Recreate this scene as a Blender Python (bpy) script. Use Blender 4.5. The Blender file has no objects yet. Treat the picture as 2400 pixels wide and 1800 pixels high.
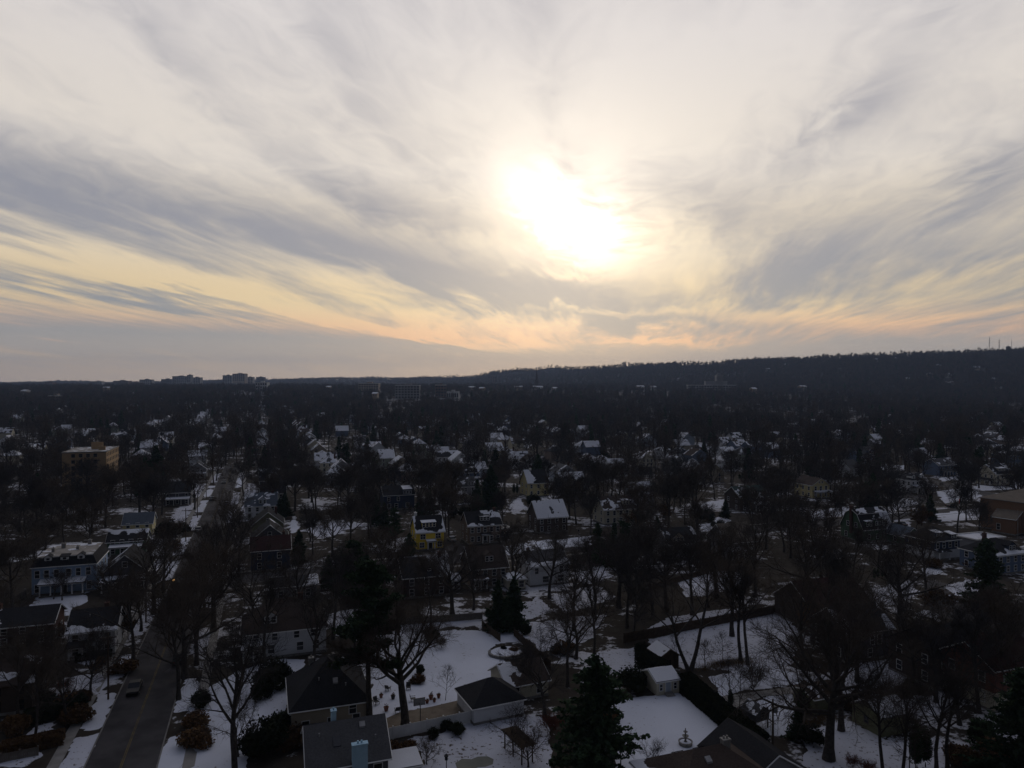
import bpy, bmesh, math, random
import numpy as np
from mathutils import Vector, Matrix, noise as mnoise

scene = bpy.context.scene
col = scene.collection
random.seed(7)
rng = np.random.default_rng(11)
R = math.radians

# ------------------------------------------------------------------ camera
CAM_H = 50.0            # a drone fifty metres above the gardens
FOCAL = 1664.0          # pixels at 2400 wide
HORIZON = 897.0
cam_data = bpy.data.cameras.new('camera')
cam_data.sensor_width = 36.0
cam_data.lens = 36.0 * FOCAL / 2400.0
cam_data.clip_start = 0.5
cam_data.clip_end = 40000.0
cam = bpy.data.objects.new('camera', cam_data)
cam.location = (0, 0, CAM_H)
cam.rotation_euler = (R(90.0) - math.atan(3.0 / FOCAL), 0, 0)
col.objects.link(cam)
scene.camera = cam

# ------------------------------------------------------------------ sun and exposure
SUN_AZ, SUN_EL = 4.0, 12.2           # degrees right of the view axis, above the horizon
sv = Vector((math.sin(R(SUN_AZ)) * math.cos(R(SUN_EL)), math.cos(R(SUN_AZ)) * math.cos(R(SUN_EL)), math.sin(R(SUN_EL))))
sun_data = bpy.data.lights.new('sun', 'SUN')
sun_data.energy = 0.20               # low winter sun behind thin cloud
sun_data.angle = R(14)
sun_data.color = (1.0, 0.86, 0.68)
sun = bpy.data.objects.new('sun', sun_data)
sun.rotation_euler = sv.to_track_quat('Z', 'Y').to_euler()
col.objects.link(sun)
vs = scene.view_settings
vs.view_transform = 'Standard'
vs.look = 'None'
vs.exposure = 0.0
vs.gamma = 1.0
vs.use_curve_mapping = False
scene.cycles.use_denoising = True
scene.cycles.max_bounces = 5
scene.cycles.diffuse_bounces = 2
scene.cycles.glossy_bounces = 2
scene.cycles.transmission_bounces = 2
scene.cycles.volume_bounces = 0
scene.cycles.transparent_max_bounces = 4
scene.cycles.sample_clamp_indirect = 4.0

# ------------------------------------------------------------------ node expression helper
class X:
    """a socket with operators, so a shader formula can be written as one line"""
    tree = None
    def __init__(self, s): self.s = s
    @staticmethod
    def math(op, *a, clamp=False):
        n = X.tree.nodes.new('ShaderNodeMath'); n.operation = op; n.use_clamp = clamp
        for i, v in enumerate(a):
            if isinstance(v, X): X.tree.links.new(v.s, n.inputs[i])
            else: n.inputs[i].default_value = v
        return X(n.outputs[0])
    def __add__(self, o): return X.math('ADD', self, o)
    __radd__ = __add__
    def __sub__(self, o): return X.math('SUBTRACT', self, o)
    def __rsub__(self, o): return X.math('SUBTRACT', o, self)
    def __mul__(self, o): return X.math('MULTIPLY', self, o)
    __rmul__ = __mul__
    def __truediv__(self, o): return X.math('DIVIDE', self, o)
    def __rtruediv__(self, o): return X.math('DIVIDE', o, self)
    def __pow__(self, o): return X.math('POWER', self, o)
def fmax(a, b): return X.math('MAXIMUM', a, b)
def fmin(a, b): return X.math('MINIMUM', a, b)
def fexp(a): return X.math('EXPONENT', a)
def clamp01(a): return X.math('ADD', a, 0.0, clamp=True)
def smooth(v, a, b, lo=0.0, hi=1.0):
    n = X.tree.nodes.new('ShaderNodeMapRange'); n.interpolation_type = 'SMOOTHSTEP'
    X.tree.links.new(v.s, n.inputs[0])
    for i, q in enumerate((a, b, lo, hi)): n.inputs[1 + i].default_value = q
    return X(n.outputs[0])
def vec(a, b, c):
    n = X.tree.nodes.new('ShaderNodeCombineXYZ')
    for i, v in enumerate((a, b, c)):
        if isinstance(v, X): X.tree.links.new(v.s, n.inputs[i])
        else: n.inputs[i].default_value = v
    return X(n.outputs[0])
def fnoise(v, scale, detail=4.0, rough=0.55, distort=0.0, dim='3D'):
    n = X.tree.nodes.new('ShaderNodeTexNoise'); n.noise_dimensions = dim
    if v is not None: X.tree.links.new(v.s, n.inputs['Vector'])
    n.inputs['Scale'].default_value = scale; n.inputs['Detail'].default_value = detail
    n.inputs['Roughness'].default_value = rough; n.inputs['Distortion'].default_value = distort
    return X(n.outputs[0])
def rgb(c):
    n = X.tree.nodes.new('ShaderNodeRGB'); n.outputs[0].default_value = (*c, 1); return X(n.outputs[0])
def cmix(f, a, b, op='MIX'):
    n = X.tree.nodes.new('ShaderNodeMix'); n.data_type = 'RGBA'; n.blend_type = op
    n.clamp_result = False; n.clamp_factor = True
    for i, v in ((0, f), (6, a), (7, b)):
        if isinstance(v, X): X.tree.links.new(v.s, n.inputs[i])
        elif isinstance(v, tuple): n.inputs[i].default_value = (*v, 1)
        else: n.inputs[i].default_value = v
    return X(n.outputs[2])
def cscale(c, f):
    n = X.tree.nodes.new('ShaderNodeVectorMath'); n.operation = 'SCALE'
    X.tree.links.new(c.s, n.inputs[0])
    if isinstance(f, X): X.tree.links.new(f.s, n.inputs['Scale'])
    else: n.inputs['Scale'].default_value = f
    return X(n.outputs[0])
def ramp(v, stops):
    n = X.tree.nodes.new('ShaderNodeValToRGB'); cr = n.color_ramp; cr.interpolation = 'EASE'
    while len(cr.elements) < len(stops): cr.elements.new(0.5)
    for e, (p, c) in zip(cr.elements, stops):
        e.position = p; e.color = (*c, 1)
    X.tree.links.new(v.s, n.inputs[0])
    return X(n.outputs[0])
def srgb(r, g, b):
    f = lambda u: (u / 255.0) / 12.92 if u <= 10 else ((u / 255.0 + 0.055) / 1.055) ** 2.4
    return (f(r), f(g), f(b))

# ------------------------------------------------------------------ sky: clear-air Nishita behind a sheet of streaked cloud
world = bpy.data.worlds.new('World'); scene.world = world; world.use_nodes = True
X.tree = wt = world.node_tree; wt.nodes.clear()
tc = wt.nodes.new('ShaderNodeTexCoord')
sep = wt.nodes.new('ShaderNodeSeparateXYZ'); wt.links.new(tc.outputs['Generated'], sep.inputs[0])
dx, dy, dz = X(sep.outputs[0]), X(sep.outputs[1]), X(sep.outputs[2])
az = X.math('ARCTAN2', dx, dy) * 57.29578
el = X.math('ARCSINE', dz) * 57.29578
cosg = dx * sv.x + dy * sv.y + dz * sv.z
theta = X.math('ARCCOSINE', fmin(cosg, 0.99999)) * 57.29578
# cloud sheet coordinates: a level sheet, its streaks running towards a point low on the right
kk = 1.0 / (fmax(dz, 0.0) + 0.06)
sx, sy = dx * kk, dy * kk
ca, sa = math.cos(R(9)), math.sin(R(9))
q, r_ = sx * ca - sy * sa, sx * sa + sy * ca
w1 = fnoise(vec(q * 0.55, r_ * 0.22, 0), 1.0, 2, dim='2D') - 0.5
w2 = fnoise(vec(q * 0.55 + 31.7, r_ * 0.22, 0), 1.0, 2, dim='2D') - 0.5
qq, rr = q + w1 * 0.75, r_ + w2 * 1.2
n1 = fnoise(vec(qq * 1.5, rr * 0.33, 0), 1.0, 4, 0.55, dim='2D')
n2 = fnoise(vec(qq * 4.2 + 17, rr * 0.80, 0), 1.0, 5, 0.58, dim='2D')
n3 = fnoise(vec(qq * 7.5, rr * 5.0 + 9, 0), 1.0, 4, 0.60, 0.5, dim='2D')
n4 = fnoise(vec(qq * 11.0, rr * 1.3 + 3, 0), 1.0, 3, 0.60, dim='2D')
elw = el + (n1 - 0.5) * 3.4 * smooth(el, 0, 14, 0.3, 1.0) + (n2 - 0.5) * 3.0 * smooth(el, 0, 14, 0.3, 1.0)
azw = az + (n1 - 0.5) * 10.0 + (n3 - 0.5) * 2.5

def sky_pt(px, py):       # photograph pixel (2212 wide view) to azimuth and elevation in degrees
    x = (px * 1.085 - 1200) / FOCAL; z = (HORIZON - py * 1.085) / FOCAL
    a = math.atan(x); return math.degrees(a), math.degrees(math.atan(z * math.cos(a)))
def bank(px, py, L, W, ang, wt_):
    a0, e0 = sky_pt(px, py)
    c, s = math.cos(R(ang)), math.sin(R(ang))
    a1, e1 = sky_pt(px + c * L * .5, py + s * L * .5); a2, e2 = sky_pt(px - c * L * .5, py - s * L * .5)
    ll = math.hypot(a1 - a2, e1 - e2); c, s = (a1 - a2) / ll, (e1 - e2) / ll
    Wd = W * 1.085 / FOCAL * 57.3
    da, de = azw - a0, elw - e0
    u = (da * c + de * s) / ll; v = (de * c - da * s) / Wd
    return fexp((u * u + v * v) * -1.0) * wt_
tau = None
for b in ((260, 455, 600, 70, 11, .46), (880, 575, 380, 46, 13, .52), (250, 634, 330, 14, 9, .55), (400, 740, 900, 32, 2, .85),
          (1250, 650, 280, 44, 8, .46), (1890, 225, 150, 34, -38, .42), (1780, 545, 170, 70, -12, .46), (2170, 365, 130, 46, -25, .36),
          (1500, 455, 190, 75, 25, .34), (860, 440, 230, 32, 20, .30), (760, 150, 230, 75, 55, .26), (380, 110, 280, 55, 48, .20),
          (1850, 635, 420, 34, 2, .24), (1500, 705, 320, 22, 4, .30), (60, 330, 300, 40, 12, .15), (2150, 540, 180, 36, -8, .28),
          (1600, 775, 800, 24, -1, .60), (1980, 735, 420, 24, -2, .34), (400, 612, 620, 24, 10, -.42), (780, 698, 380, 9, 8, -.85), (1000, 740, 150, 6, 6, -.95),
          (1440, 742, 110, 8, 6, -.70), (1750, 690, 260, 18, 4, -.25), (2100, 600, 200, 30, -14, -.20), (1200, 592, 90, 10, 3, -.35),
          (1300, 672, 170, 8, 4, -.50), (1215, 425, 150, 62, 52, -.55), (1280, 515, 95, 42, 10, -.50), (1300, 220, 600, 110, 0, -.20)):
    t = bank(*b); tau = t if tau is None else tau + t
# away from the picture the sheet goes on with the same streaks
tex = (n1 - 0.5) * 0.95 + (n2 - 0.5) * smooth(el, 5, 16, 0.85, 0.34) + (n4 - 0.5) * smooth(el, 4, 16, 0.42, 0.07) + (n3 - 0.5) * 0.50 * smooth(el, 7, 16)
tau = clamp01(tau + tex + smooth(el, 8, 22, 0.36, 0.20))
thick = smooth(tau, -0.05, 1.0)
lit = ramp(el / 40.0 + 0.0, [(0.0, srgb(192, 175, 160)), (0.045, srgb(196, 178, 159)), (0.085, srgb(240, 190, 150)), (0.16, srgb(234, 208, 164)),
                      (0.27, srgb(232, 216, 190)), (0.42, srgb(232, 223, 213)), (0.70, srgb(226, 220, 218)), (1.0, srgb(216, 212, 214))])
shade = ramp(el / 40.0 + 0.0, [(0.0, srgb(192, 176, 163)), (0.05, srgb(174, 167, 162)), (0.12, srgb(148, 151, 157)), (0.30, srgb(150, 151, 161)),
                        (0.55, srgb(166, 165, 174)), (1.0, srgb(182, 179, 186))])
cloud = cmix(thick, lit, shade)
# forward scatter round the veiled sun
halo = fexp(theta * theta * (-1.0 / (8.0 * 8.0))) * 0.30 + fexp(theta * theta * (-1.0 / (26.0 * 26.0))) * 0.08
da_, de_ = az - (SUN_AZ + 0.4) + (n3 - 0.5) * 4.5, el - (SUN_EL + 0.8) + (n3 - 0.5) * 3.2 + (n2 - 0.5) * 2.5
cu, cv = da_ * 0.88 - de_ * 0.47, de_ * 0.88 + da_ * 0.47       # the gap in the cloud runs down to the right
core = fexp((cu * cu / (4.2 * 4.2) + cv * cv / (1.9 * 1.9)) * -1.0) * 1.3
glow = halo * (1.1 - thick * 0.75) + core * smooth(tau, 0.80, 0.0)
cloud = cmix(1.0, cloud, cscale(rgb((1.0, 0.93, 0.80)), glow), 'ADD')
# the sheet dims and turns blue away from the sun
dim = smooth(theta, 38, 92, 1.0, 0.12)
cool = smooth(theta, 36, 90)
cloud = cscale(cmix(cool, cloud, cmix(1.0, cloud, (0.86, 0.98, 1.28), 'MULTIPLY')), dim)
sky_n = wt.nodes.new('ShaderNodeTexSky'); sky_n.sky_type = 'NISHITA'; sky_n.sun_disc = False
sky_n.sun_elevation = R(SUN_EL); sky_n.sun_rotation = R(SUN_AZ); sky_n.altitude = 60; sky_n.dust_density = 2.0
clear = cscale(X(sky_n.outputs[0]), 0.05)
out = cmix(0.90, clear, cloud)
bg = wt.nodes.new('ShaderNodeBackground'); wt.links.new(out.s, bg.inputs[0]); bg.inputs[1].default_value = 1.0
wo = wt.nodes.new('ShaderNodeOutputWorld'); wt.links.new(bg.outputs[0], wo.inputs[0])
world.cycles.sampling_method = 'MANUAL'; world.cycles.sample_map_resolution = 512

# ------------------------------------------------------------------ helpers: objects, tags, meshes
U = Vector((-0.330, 0.944, 0)); V = Vector((0.944, 0.330, 0))     # the street grid: along the avenue, across it
GRID = math.degrees(math.atan2(V.y, V.x))
def G(px, py, z=0.0):
    """ground point seen at photograph pixel (px, py), on the level z"""
    d = FOCAL * (CAM_H - z) / (py - HORIZON)
    return Vector(((px - 1200.0) / FOCAL * d, d, z))
def gz(y):
    """the plain rises gently towards the far town"""
    t = min(max((y - 750.0) / 1350.0, 0.0), 1.0); return 27.0 * t * t * (3 - 2 * t)
def tag(o, label=None, cat=None, group=None, kind=None):
    if label: o['label'] = label
    if cat: o['category'] = cat
    if group: o['group'] = group
    if kind: o['kind'] = kind
    return o
def empty(name, loc, rz=0.0):
    o = bpy.data.objects.new(name, None); col.objects.link(o)
    o.location = loc; o.rotation_euler = (0, 0, rz); o.empty_display_size = 0.3
    return o
def put(name, mesh, parent=None, loc=(0, 0, 0), rz=0.0, scale=None):
    o = bpy.data.objects.new(name, mesh); col.objects.link(o)
    o.location = loc; o.rotation_euler = (0, 0, rz)
    if scale is not None: o.scale = scale
    if parent: o.parent = parent
    return o
class MB:
    """collects shapes into one mesh"""
    def __init__(self): self.v, self.f, self.m, self.cur = [], [], [], 0
    def add(self, vs, fs):
        b = len(self.v); self.v += [tuple(p) for p in vs]
        for f in fs: self.f.append([b + i for i in f]); self.m.append(self.cur)
    def box(self, x0, x1, y0, y1, z0, z1):
        self.add([(x0, y0, z0), (x1, y0, z0), (x1, y1, z0), (x0, y1, z0), (x0, y0, z1), (x1, y0, z1), (x1, y1, z1), (x0, y1, z1)],
                 [(3, 2, 1, 0), (4, 5, 6, 7), (0, 1, 5, 4), (1, 2, 6, 5), (2, 3, 7, 6), (3, 0, 4, 7)])
    def slab(self, pts, dz):
        n = len(pts); b = [Vector(p) for p in pts]; t = [p + Vector((0, 0, dz)) for p in b]
        self.add(b + t, [list(range(n))[::-1], list(range(n, 2 * n))] + [(i, (i + 1) % n, n + (i + 1) % n, n + i) for i in range(n)])
    def prism(self, pts, ext):
        n = len(pts); b = [Vector(p) for p in pts]; t = [p + Vector(ext) for p in b]
        self.add(b + t, [list(range(n)), list(range(n, 2 * n))[::-1]] + [(i, n + i, n + (i + 1) % n, (i + 1) % n) for i in range(n)])
    def tube(self, p0, p1, r0, r1=None, n=8, cap=True):
        p0, p1 = Vector(p0), Vector(p1); r1 = r0 if r1 is None else r1
        a = (p1 - p0).normalized(); u = a.orthogonal().normalized(); w = a.cross(u)
        vs = []
        for p, r in ((p0, r0), (p1, r1)):
            for i in range(n):
                t = 2 * math.pi * (i + .5) / n; vs.append(p + (u * math.cos(t) + w * math.sin(t)) * r)
        fs = [(i, (i + 1) % n, n + (i + 1) % n, n + i) for i in range(n)]
        if cap: fs += [list(range(n))[::-1], list(range(n, 2 * n))]
        self.add(vs, fs)
    def lathe(self, prof, n=20, cx=0, cy=0):
        vs = [(cx + r * math.cos(2 * math.pi * i / n), cy + r * math.sin(2 * math.pi * i / n), z) for r, z in prof for i in range(n)]
        fs = [(k * n + i, k * n + (i + 1) % n, (k + 1) * n + (i + 1) % n, (k + 1) * n + i) for k in range(len(prof) - 1) for i in range(n)]
        self.add(vs, fs)
    def mesh(self, name, *mats):
        me = bpy.data.meshes.new(name); me.from_pydata(self.v, [], self.f)
        for m in mats: me.materials.append(M[m])
        if len(mats) > 1: me.polygons.foreach_set('material_index', self.m)
        me.update(); return me
    def build(self, name, mat, parent=None, loc=(0, 0, 0), rz=0.0):
        mats = mat if isinstance(mat, tuple) else (mat,)
        return put(name, self.mesh(name, *mats), parent, loc, rz)
def np_mesh(name, v, f, mat, smooth_shade=False):
    v = np.ascontiguousarray(v, np.float32); f = np.ascontiguousarray(f, np.int32)
    me = bpy.data.meshes.new(name); n, k = f.shape
    me.vertices.add(len(v)); me.vertices.foreach_set('co', v.ravel())
    me.loops.add(n * k); me.loops.foreach_set('vertex_index', f.ravel())
    me.polygons.add(n); me.polygons.foreach_set('loop_start', np.arange(0, n * k, k, dtype=np.int32))
    me.polygons.foreach_set('loop_total', np.full(n, k, np.int32))
    if smooth_shade: me.polygons.foreach_set('use_smooth', np.ones(n, bool))
    me.update(calc_edges=True); me.materials.append(M[mat]); return me

# ------------------------------------------------------------------ materials
M = {}
def new_mat(name):
    m = bpy.data.materials.new(name); m.use_nodes = True; M[name] = m
    X.tree = m.node_tree
    p = m.node_tree.nodes['Principled BSDF']
    p.inputs['Specular IOR Level'].default_value = 0.15
    return m, p
def coords(kind='Object'):
    n = X.tree.nodes.new('ShaderNodeTexCoord'); return X(n.outputs[kind])
def world_pos():
    n = X.tree.nodes.new('ShaderNodeNewGeometry'); return X(n.outputs['Position'])
def obj_rand():
    n = X.tree.nodes.new('ShaderNodeObjectInfo'); return X(n.outputs['Random'])
def set_bump(p, h, strength, dist):
    n = X.tree.nodes.new('ShaderNodeBump'); n.inputs['Strength'].default_value = strength; n.inputs['Distance'].default_value = dist
    X.tree.links.new(h.s, n.inputs['Height']); X.tree.links.new(n.outputs[0], p.inputs['Normal'])
def mix2(name, a, b, scale, rough=0.9, rand=0.0, bump=0.0, spec=None, detail=4, metal=0.0):
    m, p = new_mat(name)
    n = fnoise(coords(), scale, detail)
    c = cmix(smooth(n, 0.3, 0.7), a, b)
    if rand: c = cscale(c, obj_rand() * rand + (1.0 - rand * 0.5))
    X.tree.links.new(c.s, p.inputs['Base Color']); p.inputs['Roughness'].default_value = rough; p.inputs['Metallic'].default_value = metal
    if spec is not None: p.inputs['Specular IOR Level'].default_value = spec
    if bump: set_bump(p, n, bump, 0.05)
    return m
def siding(name, c, rough=0.75, board=0.16, var=0.12):
    """painted lap boards: a shallow step every board, slight weathering"""
    m, p = new_mat(name); v = coords()
    s = X.tree.nodes.new('ShaderNodeSeparateXYZ'); X.tree.links.new(v.s, s.inputs[0]); z = X(s.outputs[2])
    saw = X.math('FRACT', z / board)
    n = fnoise(v, 0.7, 4)
    cc = cscale(rgb(c), (n - 0.5) * var * 2 + 1.0)
    X.tree.links.new(cc.s, p.inputs['Base Color']); p.inputs['Roughness'].default_value = rough
    set_bump(p, saw, 0.6, 0.03)
def shingles(name, c, var=0.55):
    m, p = new_mat(name); v = coords()
    s = X.tree.nodes.new('ShaderNodeSeparateXYZ'); X.tree.links.new(v.s, s.inputs[0])
    n = fnoise(v, 5.0, 3); n2_ = fnoise(v, 0.5, 3)
    cc = cscale(rgb(c), (n - 0.5) * var * 2 + (n2_ - 0.5) * var + 1.0)
    X.tree.links.new(cc.s, p.inputs['Base Color']); p.inputs['Roughness'].default_value = 0.92
    p.inputs['Specular IOR Level'].default_value = 0.08
    set_bump(p, X.math('FRACT', X(s.outputs[2]) / 0.14), 0.5, 0.02)
def brick(name, c, mortar):
    m, p = new_mat(name); v = coords()
    s = X.tree.nodes.new('ShaderNodeSeparateXYZ'); X.tree.links.new(v.s, s.inputs[0])
    b = X.tree.nodes.new('ShaderNodeTexBrick')
    X.tree.links.new(vec(X(s.outputs[0]) + X(s.outputs[1]), X(s.outputs[2]), 0.0).s, b.inputs['Vector'])
    b.inputs['Scale'].default_value = 4.0; b.inputs['Color1'].default_value = (*c, 1)
    b.inputs['Color2'].default_value = (c[0] * .75, c[1] * .72, c[2] * .7, 1); b.inputs['Mortar'].default_value = (*mortar, 1)
    X.tree.links.new(b.outputs[0], p.inputs['Base Color']); p.inputs['Roughness'].default_value = 0.9

def snow_mat(name, base, speck, thr):
    m, p = new_mat(name); v = world_pos()
    n = fnoise(v, 1.6, 5, 0.65); n2_ = fnoise(v, 0.14, 3); n3_ = fnoise(v, 6.0, 2, 0.6)
    c = cmix(smooth(n2_, 0.25, 0.75), base, tuple(x * 0.88 for x in base))
    c = cmix(smooth(n + (n2_ - 0.5) * 0.25, thr, thr + 0.06), c, speck)
    X.tree.links.new(c.s, p.inputs['Base Color']); p.inputs['Roughness'].default_value = 0.85; p.inputs['Specular IOR Level'].default_value = 0.05
    set_bump(p, n3_ + n * 1.5, 0.35, 0.06)
snow_mat('snow', (0.64, 0.67, 0.76), (0.16, 0.13, 0.11), 0.645)
snow_mat('snow_leafy', (0.56, 0.58, 0.66), (0.09, 0.07, 0.055), 0.585)
snow_mat('snow_roof', (0.68, 0.70, 0.76), (0.30, 0.30, 0.32), 0.80)
# ground: leaf litter and dull winter grass with the snow left in patches
m, p = new_mat('ground'); v = world_pos()
ga = fnoise(v, 0.045, 5, 0.6); gb = fnoise(v, 0.35, 5, 0.65); gc = fnoise(v, 1.5, 3)
dirt = cmix(smooth(gb, 0.3, 0.7), (0.038, 0.031, 0.026), (0.056, 0.048, 0.038))
sn = smooth(ga * 0.62 + gb * 0.38 + (gc - 0.5) * 0.10, 0.53, 0.575)
X.tree.links.new(cmix(sn, dirt, (0.56, 0.57, 0.62)).s, p.inputs['Base Color'])
p.inputs['Roughness'].default_value = 0.95; p.inputs['Specular IOR Level'].default_value = 0.05
set_bump(p, gb + gc * 0.5, 0.5, 0.1)
# far terrain: woods too far off to tell apart, with snow on the floor
m, p = new_mat('far_ground'); v = world_pos()
ga = fnoise(v, 0.012, 4, 0.6); gb = fnoise(v, 0.10, 3)
X.tree.links.new(cmix(smooth(ga * .6 + gb * .4, 0.60, 0.66), (0.040, 0.034, 0.030), (0.45, 0.46, 0.50)).s, p.inputs['Base Color'])
p.inputs['Roughness'].default_value = 0.95; p.inputs['Specular IOR Level'].default_value = 0.0
mix2('asphalt', (0.032, 0.030, 0.033), (0.066, 0.062, 0.066), 0.22, 0.85, bump=0.15, detail=6)
mix2('gravel', (0.13, 0.105, 0.08), (0.18, 0.15, 0.115), 0.8, 0.95, bump=0.3, detail=6)
mix2('concrete', (0.20, 0.19, 0.18), (0.27, 0.26, 0.25), 0.6, 0.9, bump=0.1)
mix2('kerb', (0.16, 0.155, 0.15), (0.22, 0.21, 0.2), 0.8, 0.9)
mix2('road_paint_yellow', (0.07, 0.055, 0.035), (0.16, 0.12, 0.045), 0.7, 0.8)
mix2('road_paint_white', (0.45, 0.45, 0.44), (0.6, 0.6, 0.58), 2.0, 0.8)
mix2('bark', (0.040, 0.034, 0.030), (0.075, 0.065, 0.057), 3.0, 0.95, rand=0.5, bump=0.5)
m, p = new_mat('twig'); rr_ = obj_rand()
X.tree.links.new(cscale(cmix(rr_, (0.038, 0.034, 0.034), (0.074, 0.056, 0.043)), fnoise(coords(), 0.6, 2) * 0.8 + 0.6).s, p.inputs['Base Color']); p.inputs['Roughness'].default_value = 0.95
mix2('needles', (0.024, 0.044, 0.023), (0.040, 0.062, 0.030), 0.8, 0.9, rand=0.5, spec=0.05)
mix2('yew', (0.014, 0.020, 0.012), (0.028, 0.032, 0.016), 1.2, 0.9, rand=0.5, spec=0.05)
mix2('dry_leaf', (0.075, 0.040, 0.020), (0.12, 0.072, 0.035), 1.5, 0.95, rand=0.5)
mix2('dry_grass', (0.13, 0.085, 0.035), (0.19, 0.13, 0.06), 1.5, 0.95)
mix2('red_twig', (0.10, 0.03, 0.022), (0.14, 0.05, 0.03), 1.5, 0.95)
mix2('white_paint', (0.62, 0.62, 0.62), (0.74, 0.74, 0.73), 0.8, 0.6)
mix2('cream_paint', (0.52, 0.48, 0.38), (0.60, 0.55, 0.44), 0.8, 0.6)
mix2('dark_paint', (0.03, 0.03, 0.032), (0.045, 0.043, 0.043), 0.8, 0.6)
mix2('green_paint', (0.035, 0.06, 0.04), (0.05, 0.075, 0.05), 0.8, 0.6)
mix2('wood_dark', (0.055, 0.038, 0.026), (0.085, 0.060, 0.042), 1.4, 0.9)
mix2('wood_grey', (0.12, 0.105, 0.09), (0.17, 0.15, 0.13), 1.4, 0.9)
mix2('stone', (0.16, 0.15, 0.14), (0.26, 0.25, 0.235), 1.6, 0.9, bump=0.3)
mix2('blue_chimney', (0.36, 0.54, 0.66), (0.42, 0.60, 0.72), 1.2, 0.8)
mix2('terracotta', (0.15, 0.06, 0.04), (0.21, 0.09, 0.055), 3, 0.8)
mix2('metal_grey', (0.20, 0.20, 0.21), (0.28, 0.28, 0.29), 2, 0.5, spec=0.4)
mix2('metal_dark', (0.02, 0.02, 0.022), (0.035, 0.035, 0.037), 2, 0.5, spec=0.4)
mix2('wire', (0.012, 0.012, 0.012), (0.02, 0.02, 0.02), 2, 0.7)
mix2('rubber', (0.012, 0.012, 0.012), (0.02, 0.02, 0.02), 4, 0.8)
mix2('flat_roof', (0.20, 0.185, 0.17), (0.30, 0.28, 0.26), 0.5, 0.9, detail=6)
mix2('pool_cover', (0.085, 0.095, 0.085), (0.12, 0.13, 0.115), 0.5, 0.5)
mix2('flag_red', (0.45, 0.03, 0.03), (0.5, 0.04, 0.04), 2, 0.8)
mix2('flag_blue', (0.03, 0.05, 0.2), (0.04, 0.06, 0.24), 2, 0.8)
for nm, c in (('car_black', (0.012, 0.012, 0.014)), ('car_grey', (0.10, 0.105, 0.11)), ('car_white', (0.6, 0.6, 0.6)), ('car_silver', (0.3, 0.31, 0.32)), ('car_blue', (0.03, 0.05, 0.11)), ('car_red', (0.2, 0.02, 0.02))):
    m, p = new_mat(nm); p.inputs['Base Color'].default_value = (*c, 1); p.inputs['Roughness'].default_value = 0.45
    p.inputs['Specular IOR Level'].default_value = 0.3
    X.tree.links.new(cscale(rgb(c), fnoise(coords(), 3.0, 3) * 0.3 + 0.85).s, p.inputs['Base Color'])
m, p = new_mat('glass')      # window panes, seen from outside: dark, a little sky in them
X.tree.links.new(cmix(fnoise(coords(), 1.3, 2), (0.010, 0.011, 0.014), (0.030, 0.031, 0.036)).s, p.inputs['Base Color'])
p.inputs['Roughness'].default_value = 0.12; p.inputs['Specular IOR Level'].default_value = 0.5
m, p = new_mat('tail_lamp'); p.inputs['Base Color'].default_value = (0.35, 0.02, 0.015, 1); p.inputs['Roughness'].default_value = 0.25
m, p = new_mat('street_light_glow'); p.inputs['Base Color'].default_value = (0.9, 0.6, 0.3, 1)
p.inputs['Emission Color'].default_value = (1.0, 0.55, 0.2, 1); p.inputs['Emission Strength'].default_value = 0.9
for nm, c in (('yellow', (0.76, 0.54, 0.05)), ('blue', (0.27, 0.36, 0.50)), ('navy', (0.045, 0.06, 0.10)), ('white', (0.60, 0.61, 0.63)), ('cream', (0.52, 0.48, 0.37)),
              ('tan', (0.36, 0.31, 0.24)), ('grey', (0.24, 0.24, 0.25)), ('dark_grey', (0.10, 0.10, 0.11)), ('brown', (0.20, 0.155, 0.125)), ('dark_brown', (0.085, 0.065, 0.055)),
              ('green', (0.085, 0.15, 0.09)), ('olive', (0.17, 0.17, 0.10)), ('sage', (0.25, 0.28, 0.23)), ('pale_yellow', (0.58, 0.50, 0.26)), ('slate_blue', (0.12, 0.16, 0.24)), ('pale_blue', (0.40, 0.45, 0.52))):
    siding('siding_' + nm, c)
for nm, c in (('black', (0.026, 0.026, 0.029)), ('grey', (0.075, 0.075, 0.08)), ('brown', (0.060, 0.046, 0.040)), ('maroon', (0.040, 0.018, 0.018)), ('blue', (0.085, 0.10, 0.125)), ('tan', (0.17, 0.145, 0.12)), ('green', (0.04, 0.065, 0.06))):
    shingles('roof_' + nm, c)
brick('brick_red', (0.22, 0.075, 0.05), (0.2, 0.17, 0.15)); brick('brick_tan', (0.42, 0.28, 0.15), (0.40, 0.32, 0.22)); brick('brick_brown', (0.28, 0.155, 0.09), (0.19, 0.16, 0.13))
brick('brick_dark', (0.10, 0.045, 0.035), (0.10, 0.09, 0.08))
mix2('far_concrete', (0.24, 0.23, 0.23), (0.30, 0.29, 0.28), 0.05, 0.9); mix2('far_brick', (0.13, 0.085, 0.065), (0.17, 0.11, 0.085), 0.05, 0.9)
mix2('far_tan', (0.34, 0.27, 0.20), (0.40, 0.32, 0.24), 0.05, 0.9); mix2('far_white', (0.5, 0.5, 0.5), (0.58, 0.57, 0.56), 0.05, 0.9); mix2('far_dark', (0.05, 0.045, 0.045), (0.07, 0.06, 0.06), 0.05, 0.9)

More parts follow.
